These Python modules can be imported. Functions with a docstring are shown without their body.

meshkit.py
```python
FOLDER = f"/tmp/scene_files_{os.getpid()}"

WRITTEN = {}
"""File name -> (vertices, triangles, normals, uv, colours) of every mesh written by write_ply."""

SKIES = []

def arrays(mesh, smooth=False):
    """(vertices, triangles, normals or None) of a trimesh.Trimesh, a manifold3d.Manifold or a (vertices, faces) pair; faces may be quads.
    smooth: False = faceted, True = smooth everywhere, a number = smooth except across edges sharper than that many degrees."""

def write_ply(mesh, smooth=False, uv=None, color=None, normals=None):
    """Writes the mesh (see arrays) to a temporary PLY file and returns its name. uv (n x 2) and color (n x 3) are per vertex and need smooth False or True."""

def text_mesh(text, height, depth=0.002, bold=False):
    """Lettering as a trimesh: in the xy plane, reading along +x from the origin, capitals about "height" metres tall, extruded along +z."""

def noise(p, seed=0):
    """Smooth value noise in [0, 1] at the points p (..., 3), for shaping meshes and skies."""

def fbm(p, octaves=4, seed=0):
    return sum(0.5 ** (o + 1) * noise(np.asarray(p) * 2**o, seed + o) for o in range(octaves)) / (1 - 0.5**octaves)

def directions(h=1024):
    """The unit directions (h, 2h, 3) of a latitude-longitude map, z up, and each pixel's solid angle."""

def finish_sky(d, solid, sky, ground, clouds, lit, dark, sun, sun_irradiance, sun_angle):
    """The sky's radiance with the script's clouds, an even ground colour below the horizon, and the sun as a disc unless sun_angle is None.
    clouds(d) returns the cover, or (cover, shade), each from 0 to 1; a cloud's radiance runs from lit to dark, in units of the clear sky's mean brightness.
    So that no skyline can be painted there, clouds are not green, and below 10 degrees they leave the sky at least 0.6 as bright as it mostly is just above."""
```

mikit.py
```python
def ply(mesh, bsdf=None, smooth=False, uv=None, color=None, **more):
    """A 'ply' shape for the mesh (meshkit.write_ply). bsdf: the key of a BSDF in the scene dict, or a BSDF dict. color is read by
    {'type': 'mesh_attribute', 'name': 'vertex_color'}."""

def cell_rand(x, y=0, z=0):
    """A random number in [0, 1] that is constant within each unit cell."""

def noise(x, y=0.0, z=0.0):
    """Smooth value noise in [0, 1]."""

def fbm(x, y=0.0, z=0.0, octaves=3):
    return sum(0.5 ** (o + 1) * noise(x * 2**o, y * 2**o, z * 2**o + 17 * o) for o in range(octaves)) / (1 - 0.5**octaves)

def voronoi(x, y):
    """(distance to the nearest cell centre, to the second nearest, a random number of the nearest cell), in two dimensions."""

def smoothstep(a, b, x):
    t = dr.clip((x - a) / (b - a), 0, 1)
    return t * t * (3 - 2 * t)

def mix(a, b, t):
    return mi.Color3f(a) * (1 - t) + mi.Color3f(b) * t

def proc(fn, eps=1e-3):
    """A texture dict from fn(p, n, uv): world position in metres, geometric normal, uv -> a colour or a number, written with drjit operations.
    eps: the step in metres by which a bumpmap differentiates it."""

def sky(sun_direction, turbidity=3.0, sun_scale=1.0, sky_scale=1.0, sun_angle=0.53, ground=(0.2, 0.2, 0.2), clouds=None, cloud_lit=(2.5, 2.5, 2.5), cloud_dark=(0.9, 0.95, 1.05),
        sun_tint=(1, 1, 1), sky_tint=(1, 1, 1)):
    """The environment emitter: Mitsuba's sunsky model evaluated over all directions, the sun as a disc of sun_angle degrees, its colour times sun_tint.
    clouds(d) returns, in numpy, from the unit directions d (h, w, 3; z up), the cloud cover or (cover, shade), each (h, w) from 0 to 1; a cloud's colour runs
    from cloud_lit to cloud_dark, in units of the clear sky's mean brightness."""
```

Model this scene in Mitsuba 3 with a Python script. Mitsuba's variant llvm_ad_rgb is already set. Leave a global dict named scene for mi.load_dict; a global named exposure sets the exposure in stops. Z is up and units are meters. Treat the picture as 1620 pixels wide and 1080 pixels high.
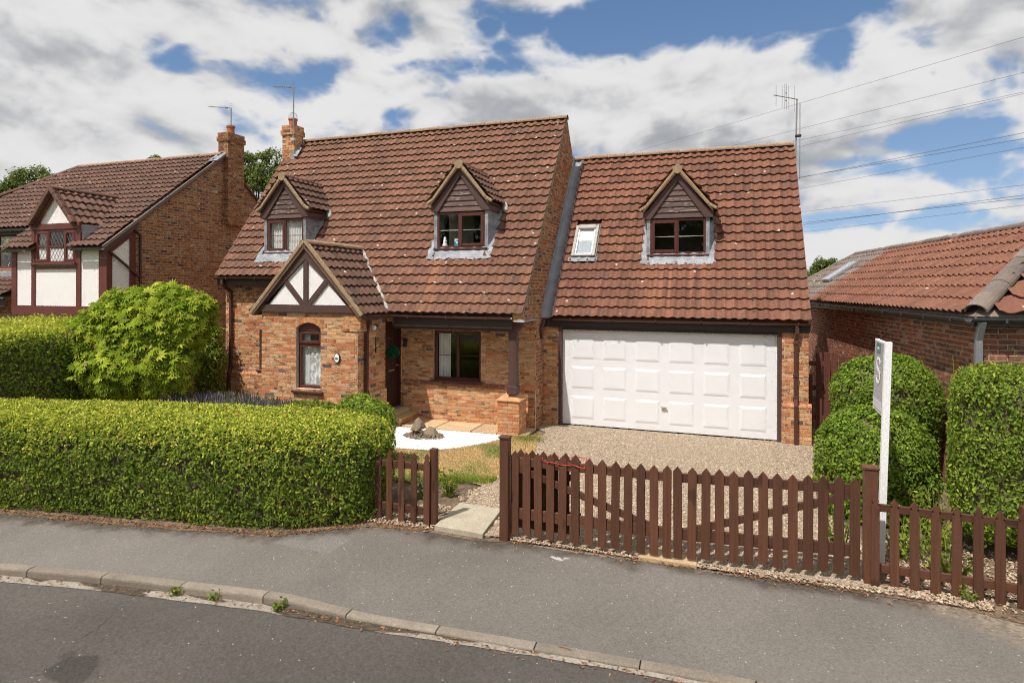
import math, random
import numpy as np
import trimesh
import manifold3d as m3
import shapely
from shapely.geometry import Polygon, Point, box as sbox, LineString
import drjit as dr
import mitsuba as mi
import mikit
import meshkit
from mikit import noise, fbm, voronoi, cell_rand, smoothstep, mix, proc

rng = np.random.default_rng(11)
random.seed(11)
scene, labels = {'type': 'scene'}, {}
T = mi.ScalarTransform4f

# ------------------------------------------------------------------ camera, sky, exposure
CAM = np.array([3.3655, -13.1215, 3.0279])
YAW, ROLL, FOCAL = math.radians(19.2), 0.003, 960.0 / 1620.0
fw = np.array([-math.sin(YAW), math.cos(YAW), 0.0])
rt = np.array([math.cos(YAW), math.sin(YAW), 0.0])
up = math.cos(ROLL) * np.array([0, 0, 1.0]) + math.sin(ROLL) * (-rt)
scene['camera'] = {
    'type': 'perspective', 'fov_axis': 'x', 'fov': math.degrees(2 * math.atan(0.5 / FOCAL)),
    'principal_point_offset_y': (540 - 454.4) / 1080, 'near_clip': 0.1, 'far_clip': 6000.0,
    'to_world': T().look_at(origin=CAM.tolist(), target=(CAM + fw).tolist(), up=up.tolist())}
SUN = np.array([-0.235, -0.56, 1.0])
SUN /= np.linalg.norm(SUN)


def ray(x, y):
    """World direction through a point of the 1620 x 1080 photograph: used to look up how high distant wires hang."""
    return fw + rt * ((x - 810) / 960.0) + np.array([0, 0, 1.0]) * ((454.4 - y) / 960.0)


# broad openings between the cloud banks: azimuth and elevation in degrees, half widths in radians, strength
OPENINGS = [(-6.0, 22.8, 0.20, 0.055, 0.26), (5.0, 23.5, 0.10, 0.03, 0.16), (-20.5, 22.5, 0.06, 0.05, 0.15), (-22.0, 19.6, 0.11, 0.020, 0.20), (9.0, 19.5, 0.05, 0.06, 0.16), (-12.4, 13.0, 0.10, 0.028, 0.17), (-48.8, 18.8, 0.05, 0.030, 0.13), (-30.0, 15.0, 0.04, 0.022, 0.08),
            (17.5, 9.2, 0.17, 0.026, 0.17), (21.0, 7.5, 0.08, 0.03, 0.13), (12.0, 5.4, 0.17, 0.018, 0.17), (-53.5, 8.3, 0.07, 0.02, 0.16), (-37.0, 18.0, 0.03, 0.015, 0.05)]


def clouds(d):
    """Broken cumulus: heaped banks of noise, thinner in places, with greyer bases."""
    z = np.maximum(d[..., 2], 0.0)

    def dens(dd, zz):
        kk = 1.0 / (zz + 0.55)
        q = np.stack([dd[..., 0] * kk * 1.9 + 0.4, dd[..., 1] * kk * 1.9 + 3.1, zz * 2.4 + 0.7], -1)
        w = np.stack([meshkit.fbm(q * 3.1 + s_, 3, 5) for s_ in (9, 19, 29)], -1) - 0.5
        q = q + w * 0.22
        puff = sum(0.55 ** o * np.abs(2 * meshkit.noise(q * 4.2 * 2 ** o, 40 + o) - 1) for o in range(6)) / 2.16
        return 0.60 * meshkit.fbm(q * 1.7, 3, 23) + 0.40 * (1 - puff)

    n = dens(d, z)
    gap = np.zeros_like(z)
    for az, el, w, h, a in OPENINGS:
        ca, sa, ce, se = math.cos(math.radians(az)), math.sin(math.radians(az)), math.cos(math.radians(el)), math.sin(math.radians(el))
        v = np.array([sa * ce, ca * ce, se])
        rr, uu = np.array([ca, -sa, 0]), np.array([-sa * se, -ca * se, ce])
        gap += np.where(d @ v > 0.3, a * np.exp(-((d @ rr / w) ** 2 + (d @ uu / h) ** 2)), 0)
    e = n - 0.40 - gap
    cover = np.clip(e / 0.12 + 0.2, 0, 1)
    cover = cover * cover * (3 - 2 * cover)
    d2 = d + np.array([0, 0, 1.0]) * 0.032 + SUN * 0.012
    d2 = d2 / np.linalg.norm(d2, axis=-1, keepdims=True)
    n2 = dens(d2, np.maximum(d2[..., 2], 0))
    kk = 1.0 / (z + 0.55)
    low = meshkit.fbm(np.stack([d[..., 0] * kk * 2.6, d[..., 1] * kk * 2.6, z * 7], -1) + 31, 4, 78)
    shade = 0.5 + 0.5 * np.tanh(-0.85 + (n2 - n) * 11.0 + (low - 0.5) * 4.0 + np.clip(e / 0.2, 0, 1) * 0.55)
    return cover, shade


scene['sky'] = mikit.sky(SUN.tolist(), turbidity=3.0, sun_angle=0.6, clouds=clouds, cloud_lit=(2.72, 2.70, 2.69), cloud_dark=(1.22, 1.28, 1.38), sky_scale=1.05, sun_scale=1.12, ground=(0.18, 0.17, 0.15), sun_tint=(0.92, 1.03, 1.27))
exposure = 1.60
labels['sky'] = {'label': 'bright summer sky with white and grey cumulus clouds and blue gaps', 'category': 'sky', 'kind': 'structure'}

# ------------------------------------------------------------------ materials


def mat(key, color, rough=0.6, metallic=0.0, spec=0.5, bump=None, bump_scale=1.0, **more):
    base = color if isinstance(color, dict) else {'type': 'rgb', 'value': list(color)}
    b = {'type': 'principled', 'base_color': base, 'roughness': rough, 'metallic': metallic, 'specular': spec, **more}
    if bump is not None:
        b = {'type': 'bumpmap', 'arbitrary': bump, 'scale': bump_scale, 'bsdf': b}
    scene['material_' + key] = {'type': 'twosided', 'bsdf': b}


def shape_(mesh, bsdf, **more):
    return mikit.ply(mesh, 'material_' + bsdf, **more)


C3 = lambda *v: mi.Color3f(*v)


def brick_fn(pal, dark, burnt):
    def fn(p, n, uv):
        r, q = uv.x, uv.y
        c = mix(pal[0], pal[1], smoothstep(0.0, 0.45, r))
        c = mix(c, C3(*pal[2]), smoothstep(0.5, 0.8, r))
        c = mix(c, C3(*pal[3]), smoothstep(0.965, 0.975, r))
        s = p.x + p.y + q * 57.0
        m = fbm(s * 26, p.z * 30 + q * 9, 3.0, 3)
        c = c * (0.70 + 0.30 * m + 0.32 * noise(r * 91.0, q * 57.0))
        # creases burnt dark, lying along the brick
        k = noise(s * 13 + r * 31, p.z * 62 + q * 40, 7.0)
        k2 = noise(s * 70, p.z * 60, 2.0)
        bm = smoothstep(0.62, 0.72, k + 0.22 * (k2 - 0.5)) * smoothstep(1 - burnt, 1 - burnt + 0.08, q)
        c = mix(c, C3(*dark), bm * 0.72)
        pale = smoothstep(0.70, 0.80, noise(s * 9, p.z * 14, 5.0)) * 0.35
        return mix(c, C3(0.55, 0.42, 0.30), pale)
    return fn


mat('brick', proc(brick_fn(((0.52, 0.235, 0.090), (0.60, 0.345, 0.165), (0.46, 0.165, 0.066), (0.14, 0.10, 0.085)), (0.065, 0.052, 0.046), 0.62)), 0.85, spec=0.25)
mat('brick_shaded', proc(brick_fn(((0.28, 0.115, 0.046), (0.33, 0.165, 0.076), (0.25, 0.085, 0.039), (0.09, 0.062, 0.048)), (0.05, 0.04, 0.035), 0.6)), 0.85, spec=0.25)  # darkened brick: the shade on these walls is put into its colour
mat('brick_red', proc(brick_fn(((0.25, 0.095, 0.058), (0.28, 0.11, 0.065), (0.17, 0.085, 0.065), (0.13, 0.08, 0.066)), (0.07, 0.05, 0.045), 0.35)), 0.85, spec=0.25)
mat('mortar', proc(lambda p, n, uv: mix((0.40, 0.32, 0.235), (0.50, 0.42, 0.33), fbm((p.x + p.y) * 9, p.z * 9, p.y * 3, 3)) * (0.85 + 0.3 * noise((p.x + p.y) * 160, p.z * 160, p.y * 50))), 0.95, spec=0.1)
mat('mortar_pale', proc(lambda p, n, uv: mix((0.29, 0.20, 0.105), (0.37, 0.285, 0.185), fbm(p.x * 11, p.y * 11, p.z * 11, 3)) * (0.72 + 0.55 * noise(p.x * 60, p.y * 60, p.z * 60))), 0.95, spec=0.1)
mat('mortar_valley', proc(lambda p, n, uv: mix((0.46, 0.44, 0.38), (0.24, 0.24, 0.20), smoothstep(0.45, 0.7, fbm(p.x * 9, p.y * 9, p.z * 9, 3)))), 0.95, spec=0.1)


def tile_fn(a, b, c2, lichen, washed=()):
    def fn(p, n, uv):
        r, q = uv.x, uv.y
        c = mix(a, b, smoothstep(0.15, 0.85, r * 0.6 + 0.4 * noise(p.x * 0.9, p.y * 0.9, p.z * 0.9)))
        c = mix(c, C3(*c2), smoothstep(0.45, 0.75, fbm(p.x * 4 + q * 7, p.y * 4, p.z * 4, 3)) * 0.65)
        g = noise(p.x * 150, p.y * 150, p.z * 150)
        c = c * (0.84 + 0.26 * q) * (0.74 + 0.4 * fbm(p.x * 25, p.y * 25, p.z * 25 + q * 5, 3) + 0.16 * g)
        for x0, x1, z0, z1 in washed:      # rain off the lead keeps the tiles under a dormer cleaner, in runs
            run = smoothstep(0.40, 0.62, noise(p.x * 11 + 3, p.z * 0.8, 2.0)) * smoothstep(x0, x0 + 0.12, p.x) * smoothstep(x1, x1 - 0.12, p.x) * smoothstep(z0, z0 + 0.5, p.z + 0.4 * noise(p.x * 13, 1.0, 1.0)) * smoothstep(z1, z1 - 0.05, p.z)
            c = mix(c, C3(0.31, 0.135, 0.075), run * 0.55)
        d1, d2, w = voronoi(p.x * 3.6, (p.y + p.z) * 2.7)
        spot = smoothstep(0.15, 0.10, d1 + 0.07 * noise(p.x * 60, p.y * 60, p.z * 60)) * smoothstep(1 - lichen, 1 - lichen + 0.01, w)
        col = mix((0.52, 0.48, 0.41), (0.42, 0.19, 0.035), smoothstep(1 - lichen * 0.22, 1 - lichen * 0.2, w))
        c = mix(c, col, spot)
        e1, e2, x = voronoi(p.x * 2.3 + 7, (p.y + p.z) * 1.9)
        return mix(c, C3(0.035, 0.032, 0.022), smoothstep(0.13, 0.08, e1 + 0.08 * noise(p.x * 70, p.y * 70, p.z * 70)) * smoothstep(0.90, 0.91, x))
    return fn


mat('tile', proc(tile_fn((0.158, 0.074, 0.046), (0.205, 0.098, 0.060), (0.115, 0.068, 0.048), 0.15, ((-2.95, -1.5, 2.7, 3.85), (-7.8, -6.4, 3.2, 3.85)))), 0.78, spec=0.35)
mat('tile_garage', proc(tile_fn((0.165, 0.070, 0.043), (0.212, 0.094, 0.057), (0.125, 0.069, 0.048), 0.09, ((1.72, 3.12, 2.5, 3.75),))), 0.78, spec=0.35)
mat('tile_dark', proc(tile_fn((0.135, 0.075, 0.055), (0.175, 0.095, 0.068), (0.085, 0.055, 0.043), 0.10)), 0.8, spec=0.3)
mat('tile_mossy', proc(tile_fn((0.115, 0.061, 0.043), (0.145, 0.078, 0.055), (0.06, 0.046, 0.035), 0.10)), 0.8, spec=0.3)
mat('tile_orange', proc(tile_fn((0.185, 0.079, 0.050), (0.22, 0.097, 0.061), (0.15, 0.076, 0.052), 0.06)), 0.8, spec=0.3)
mat('tile_grey', proc(tile_fn((0.17, 0.135, 0.115), (0.22, 0.175, 0.145), (0.12, 0.10, 0.085), 0.10)), 0.85, spec=0.3)
mat('ridge', proc(lambda p, n, uv: mix(mix((0.27, 0.16, 0.10), (0.36, 0.27, 0.19), fbm(p.x * 6, p.y * 6, p.z * 6, 3)), (0.42, 0.27, 0.08), smoothstep(0.72, 0.78, fbm(p.x * 3 + 5, p.y * 3, p.z * 3, 3))) * (0.7 + 0.5 * noise(p.x * 50, p.y * 50, p.z * 50))), 0.9, spec=0.2)


def wood_fn(c0, c1, along='z'):
    def fn(p, n, uv):
        a = p.z if along == 'z' else p.x + p.y
        o = p.x + p.y if along == 'z' else p.z
        g = fbm(o * 60 + uv.x * 40, a * 3.0, uv.x * 9 + p.y * 3, 3)
        kn = smoothstep(0.80, 0.90, noise(o * 14 + uv.x * 77, a * 4.0, 3.0 + uv.x * 5))
        return mix(c0, c1, g) * (0.80 + 0.45 * uv.x) * (1 - 0.45 * kn)
    return fn


mat('fence_wood', proc(wood_fn((0.064, 0.025, 0.0135), (0.126, 0.052, 0.028))), 0.6, spec=0.4)
mat('fence_rail', proc(wood_fn((0.064, 0.025, 0.0135), (0.120, 0.051, 0.028), 'x')), 0.6, spec=0.4)
mat('gate_wood', proc(wood_fn((0.10, 0.035, 0.024), (0.155, 0.057, 0.040))), 0.7, spec=0.3)
mat('clad_wood', proc(wood_fn((0.075, 0.043, 0.035), (0.135, 0.078, 0.064), 'x')), 0.6, spec=0.4)
mat('clad_worn', proc(lambda p, n, uv: mix(wood_fn((0.075, 0.043, 0.035), (0.13, 0.075, 0.062), 'x')(p, n, uv), (0.30, 0.25, 0.21), smoothstep(0.76, 0.84, noise((p.x + p.y) * 8 + uv.x * 50, p.z * 90, 1.0)))), 0.6, spec=0.4)
mat('brown_board', proc(lambda p, n, uv: mix((0.075, 0.040, 0.035), (0.095, 0.052, 0.046), fbm(p.x * 7, p.y * 7, p.z * 7, 3))), 0.5, spec=0.4)
mat('brown_frame', (0.095, 0.030, 0.022), 0.32, spec=0.5)
mat('red_frame', proc(lambda p, n, uv: mix((0.115, 0.032, 0.026), (0.14, 0.041, 0.033), fbm(p.x * 6, p.y * 6, p.z * 6, 2))), 0.5, spec=0.4)
mat('brown_plastic', (0.085, 0.036, 0.029), 0.35, spec=0.5)
mat('dark_soffit', (0.035, 0.020, 0.017), 0.55)
mat('door_brown', (0.040, 0.014, 0.012), 0.3)
mat('white_render', proc(lambda p, n, uv: mix((0.78, 0.765, 0.735), (0.83, 0.82, 0.80), fbm(p.x * 5, p.y * 5, p.z * 5, 3))), 0.8, spec=0.3)
mat('white_metal', proc(lambda p, n, uv: mix((0.755, 0.76, 0.765), (0.79, 0.795, 0.80), fbm(p.x * 3, p.y * 3, p.z * 2, 3))), 0.45, spec=0.4)
mat('white_paint', (0.80, 0.80, 0.80), 0.4)
mat('lead', proc(lambda p, n, uv: mix((0.19, 0.205, 0.235), (0.33, 0.345, 0.37), fbm(p.x * 7, p.y * 7, p.z * 7, 4))), 0.55, spec=0.5)
mat('lead_pale', proc(lambda p, n, uv: mix((0.19, 0.205, 0.23), (0.31, 0.32, 0.335), smoothstep(0.3, 0.7, fbm(p.x * 8, p.y * 8, p.z * 8, 4)))), 0.6, spec=0.4)
mat('pot', proc(lambda p, n, uv: mix((0.33, 0.10, 0.05), (0.40, 0.14, 0.075), fbm(p.x * 20, p.y * 20, p.z * 20, 2))), 0.8)
mat('leading', (0.16, 0.16, 0.155), 0.6)
mat('metal', (0.35, 0.34, 0.33), 0.45, metallic=0.7)
mat('chrome', (0.75, 0.75, 0.74), 0.2, metallic=1.0)
mat('black', (0.02, 0.02, 0.021), 0.45)
mat('grey_plastic', (0.055, 0.057, 0.06), 0.4)
mat('grey_pipe', (0.20, 0.205, 0.215), 0.4)
mat('skylight_grey', (0.26, 0.25, 0.225), 0.5, metallic=0.2)
mat('cord_red', (0.55, 0.03, 0.03), 0.5)
mat('wire', (0.05, 0.05, 0.055), 0.6)
mat('curtain', proc(lambda p, n, uv: mix((0.55, 0.56, 0.54), (0.74, 0.74, 0.70), noise(p.x * 30, p.y * 30, p.z * 4))), 0.9, spec=0.1)
mat('net_curtain', proc(lambda p, n, uv: mix((0.42, 0.46, 0.43), (0.80, 0.82, 0.78), smoothstep(0.40, 0.62, fbm(p.x * 16, p.y * 16, p.z * 13, 3)))), 0.9, spec=0.1)
mat('room_wall', (0.42, 0.40, 0.33), 0.9, spec=0.1)
mat('room_dark', (0.10, 0.085, 0.07), 0.9, spec=0.1)
mat('cyan_box', proc(lambda p, n, uv: mix((0.03, 0.32, 0.42), (0.7, 0.75, 0.75), smoothstep(0.55, 0.6, noise(p.x * 25, p.y * 25, p.z * 25)))), 0.5)
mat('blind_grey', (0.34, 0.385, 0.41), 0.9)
mat('sign_grey', (0.31, 0.315, 0.32), 0.4)
mat('sign_pale', (0.50, 0.505, 0.51), 0.4)
mat('sign_teal', (0.055, 0.19, 0.18), 0.4)
mat('bark', proc(lambda p, n, uv: mix((0.08, 0.06, 0.045), (0.16, 0.125, 0.095), fbm(p.x * 14, p.y * 14, p.z * 3, 3))), 0.9, spec=0.1)
mat('twigs', proc(lambda p, n, uv: mix((0.12, 0.095, 0.062), (0.17, 0.14, 0.09), fbm(p.x * 12, p.y * 12, p.z * 12, 3))), 0.95, spec=0.1)
scene['material_glass'] = {'type': 'thindielectric', 'int_ior': 1.5}


def asphalt_fn(c0, c1, sp):
    def fn(p, n, uv):
        g = noise(p.x * 110, p.y * 110, 1.0) * 0.6 + noise(p.x * 55, p.y * 55, 4.0) * 0.4
        b = fbm(p.x * 0.9, p.y * 0.9, 2.0, 4)
        c = mix(c0, c1, g) * (0.78 + 0.44 * b)
        d1, d2, w = voronoi(p.x * 11, p.y * 11)
        c = mix(c, C3(0.34, 0.32, 0.29), smoothstep(0.10, 0.06, d1) * smoothstep(1 - sp, 1 - sp + 0.01, w))
        return c
    return fn


asph, pav = asphalt_fn((0.056, 0.050, 0.043), (0.118, 0.106, 0.092), 0.05), asphalt_fn((0.112, 0.101, 0.088), (0.195, 0.177, 0.155), 0.09)


def road_color(p, n, uv):
    c = asph(p, n, uv)
    oil = smoothstep(0.30, 0.24, dr.sqrt(dr.square((p.x + 1.68) * 1.0 + 0.5 * (p.y + 9.58)) + dr.square((p.y + 9.58) * 1.35)) + 0.22 * (fbm(p.x * 6, p.y * 6, 1.0, 3) - 0.5))
    c = c * (1 - 0.38 * oil)
    crack = smoothstep(0.006, 0.002, dr.abs(p.x + 2.13 + 0.12 * (fbm(p.y * 5, 0.0, 0.0, 3) - 0.5) + 0.25 * (p.y + 9.0))) * smoothstep(-9.30, -9.25, p.y) * smoothstep(-8.86, -8.9, p.y)
    return mix(c, C3(0.025, 0.018, 0.014), crack)


def pave_color(p, n, uv):
    c = pav(p, n, uv)
    # an older patch of tarmac near the hedge and soil worked into the edge by the hedge and fence
    pt = smoothstep(0.02, -0.01, dr.maximum(dr.abs(p.x + 1.55) - 0.62, dr.abs(p.y + 6.98) - 0.20) + 0.10 * (fbm(p.x * 3, p.y * 3, 8.0, 3) - 0.5))
    c = mix(c, C3(0.19, 0.182, 0.168) * (0.8 + 0.4 * noise(p.x * 90, p.y * 90, 6.0)), pt * 0.5)
    edge = smoothstep(0.30 + 0.35 * smoothstep(4.9, 6.0, p.x), 0.0, uv.x + 0.42 * (fbm(p.x * 4.5, p.y * 4.5, 3.0, 4) - 0.5))
    c = mix(c, mix((0.060, 0.046, 0.034), (0.21, 0.165, 0.12), smoothstep(5.0, 6.0, p.x + 0.6 * noise(p.x * 5, p.y * 5, 1.0))) * (0.6 + 0.9 * noise(p.x * 40, p.y * 40, 2.0)), edge * 0.85)
    w = smoothstep(0.11, 0.05, dr.sqrt(dr.square((p.x - 1.6) * 0.8) + dr.square((p.y + 6.42) * 1.9)) + 0.07 * (noise(p.x * 20, p.y * 20, 1.0) - 0.5)) * smoothstep(0.42, 0.6, noise(p.x * 28, p.y * 28, 4.0))
    return mix(c, C3(0.42, 0.41, 0.39), w)


mat('asphalt', proc(road_color), 0.9, spec=0.25, bump=proc(lambda p, n, uv: 0.004 * noise(p.x * 120, p.y * 120, 1.0)), bump_scale=1.0)
mat('pavement_tar', proc(pave_color), 0.9, spec=0.25, bump=proc(lambda p, n, uv: 0.003 * noise(p.x * 120, p.y * 120, 5.0)), bump_scale=1.0)
mat('concrete', proc(lambda p, n, uv: mix((0.175, 0.145, 0.112), (0.29, 0.25, 0.20), fbm(p.x * 5 + uv.x * 30, p.y * 5, p.z * 9, 4)) * (0.76 + 0.42 * noise(p.x * 85, p.y * 85, p.z * 85)) * (0.85 + 0.25 * uv.x)), 0.9, spec=0.2)


def channel_fn(p, n, uv):
    c = mix((0.24, 0.212, 0.172), (0.33, 0.30, 0.245), fbm(p.x * 6, p.y * 6, 1.0, 3)) * (0.78 + 0.44 * noise(p.x * 70, p.y * 70, 2.0))
    # silt lying in the channel, thickest against the kerb and where water stands
    k = fbm(p.x * 2.1 + 4, p.y * 7, 3.0, 4) + 0.30 * (uv.x - 0.5) - 0.20 * smoothstep(0.2, 1.0, p.x) + 0.16 * smoothstep(-0.75, -0.55, p.x) * smoothstep(0.55, 0.2, p.x)
    silt = mix((0.045, 0.036, 0.028), (0.11, 0.085, 0.06), noise(p.x * 45, p.y * 45, 5.0))
    c = mix(c, silt, smoothstep(0.44, 0.52, k))
    return c * (1 - 0.6 * smoothstep(0.006, 0.003, dr.abs(p.x + 1.05 - dr.floor((p.x + 1.05) / 0.9 + 0.5) * 0.9)))


mat('channel_band', proc(channel_fn), 0.9, spec=0.2)
mat('sandstone', proc(lambda p, n, uv: mix(mix((0.42, 0.29, 0.15), (0.52, 0.40, 0.25), fbm(p.x * 3 + uv.x * 20, p.y * 5, p.z * 3, 4)), (0.36, 0.25, 0.16), uv.y * 0.7) * (0.85 + 0.3 * noise(p.x * 60, p.y * 60, p.z * 60))), 0.85, spec=0.2)
mat('slab', proc(lambda p, n, uv: mix((0.33, 0.29, 0.21), (0.43, 0.385, 0.29), fbm(p.x * 6, p.y * 6, 1.0, 4)) * (0.80 + 0.4 * noise(p.x * 60, p.y * 60, p.z * 60))), 0.9, spec=0.2)
mat('gravel_bed', proc(lambda p, n, uv: mix((0.17, 0.135, 0.10), (0.36, 0.30, 0.22), noise(p.x * 60, p.y * 60, 1.0)) * (0.7 + 0.6 * noise(p.x * 120, p.y * 120, 2.0))), 0.9, spec=0.2)
mat('white_bed', proc(lambda p, n, uv: mix((0.66, 0.65, 0.63), (0.80, 0.79, 0.78), noise(p.x * 90, p.y * 90, 1.0))), 0.9, spec=0.2)
mat('soil', proc(lambda p, n, uv: mix((0.075, 0.052, 0.034), (0.20, 0.145, 0.10), fbm(p.x * 7, p.y * 7, 3.0, 4)) * (0.65 + 0.7 * noise(p.x * 50, p.y * 50, 2.0))), 0.95, spec=0.1)
mat('lawn_bed', proc(lambda p, n, uv: mix(mix((0.44, 0.31, 0.135), (0.54, 0.40, 0.20), fbm(p.x * 5, p.y * 5, 3.0, 4)), (0.20, 0.19, 0.06), smoothstep(0.66, 0.80, fbm(p.x * 1.7, p.y * 1.7, 9.0, 3)))), 0.95, spec=0.1)
mat('field', proc(lambda p, n, uv: mix((0.07, 0.085, 0.03), (0.14, 0.14, 0.05), fbm(p.x * 0.6, p.y * 0.6, 3.0, 4))), 0.95, spec=0.1)


def stone_fn(a, b, c2):
    return lambda p, n, uv: mix(mix(a, b, uv.x), c2, smoothstep(0.75, 0.8, uv.y))


mat('gravel_stone', proc(stone_fn((0.26, 0.19, 0.12), (0.58, 0.48, 0.345), (0.36, 0.23, 0.16))), 0.8, spec=0.3)
mat('white_stone', proc(stone_fn((0.68, 0.67, 0.65), (0.84, 0.83, 0.82), (0.78, 0.77, 0.75))), 0.8, spec=0.3)
mat('rock', proc(lambda p, n, uv: mix((0.12, 0.09, 0.06), (0.30, 0.24, 0.165), fbm(p.x * 16 + uv.x * 9, p.y * 16, p.z * 16, 4))), 0.9, spec=0.2)
mat('dead_leaf', proc(stone_fn((0.20, 0.085, 0.04), (0.38, 0.20, 0.10), (0.11, 0.06, 0.035))), 0.85, spec=0.2)
mat('grass_blade', proc(stone_fn((0.44, 0.31, 0.13), (0.58, 0.44, 0.22), (0.24, 0.26, 0.07))), 0.8, spec=0.2)


def leaf_mat(key, pal, rough=0.36, trans=0.55, spec_t=0.0):
    """pal: three leaf greens and one odd colour, each with the share of the leaves at which it starts."""
    (c0, c1, c2, c3), (t1, t2, t3) = pal

    def fn(p, n, uv):
        c = mix(c0, c1, smoothstep(t1 - 0.12, t1 + 0.12, uv.x))
        c = mix(c, C3(*c2), smoothstep(t2 - 0.05, t2 + 0.05, uv.x))
        c = mix(c, C3(*c3), smoothstep(t3 - 0.01, t3 + 0.01, uv.x))
        return c * (0.75 + 0.5 * uv.y)
    scene['material_' + key] = {'type': 'principledthin', 'base_color': proc(fn), 'roughness': rough, 'diff_trans': trans, 'eta': 1.45}


leaf_mat('leaf_hedge', (((0.100, 0.165, 0.028), (0.185, 0.255, 0.036), (0.34, 0.37, 0.055), (0.30, 0.17, 0.07)), (0.36, 0.76, 0.955)))
leaf_mat('leaf_box', (((0.13, 0.21, 0.032), (0.24, 0.34, 0.046), (0.38, 0.46, 0.07), (0.22, 0.15, 0.06)), (0.4, 0.80, 0.97)))
leaf_mat('leaf_bright', (((0.16, 0.24, 0.025), (0.27, 0.36, 0.035), (0.40, 0.46, 0.055), (0.55, 0.42, 0.18)), (0.3, 0.70, 0.985)), 0.3)
leaf_mat('leaf_dark', (((0.055, 0.085, 0.022), (0.095, 0.135, 0.028), (0.21, 0.22, 0.04), (0.26, 0.16, 0.05)), (0.4, 0.86, 0.96)))
leaf_mat('leaf_tree', (((0.075, 0.115, 0.028), (0.125, 0.175, 0.036), (0.18, 0.22, 0.05), (0.22, 0.23, 0.09)), (0.4, 0.8, 0.97)))
leaf_mat('leaf_willow', (((0.14, 0.185, 0.055), (0.20, 0.25, 0.075), (0.27, 0.30, 0.11), (0.28, 0.27, 0.14)), (0.4, 0.8, 0.97)))
leaf_mat('leaf_new_sunlit', (((0.37, 0.44, 0.055), (0.51, 0.55, 0.08), (0.63, 0.63, 0.12), (0.45, 0.27, 0.11)), (0.35, 0.7, 0.95)))  # new growth, its pale colour also painting sunlight on the hedge tops
leaf_mat('leaf_lavender', (((0.12, 0.15, 0.07), (0.18, 0.20, 0.10), (0.17, 0.145, 0.185), (0.22, 0.185, 0.25)), (0.35, 0.6, 0.8)), 0.7)
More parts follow.
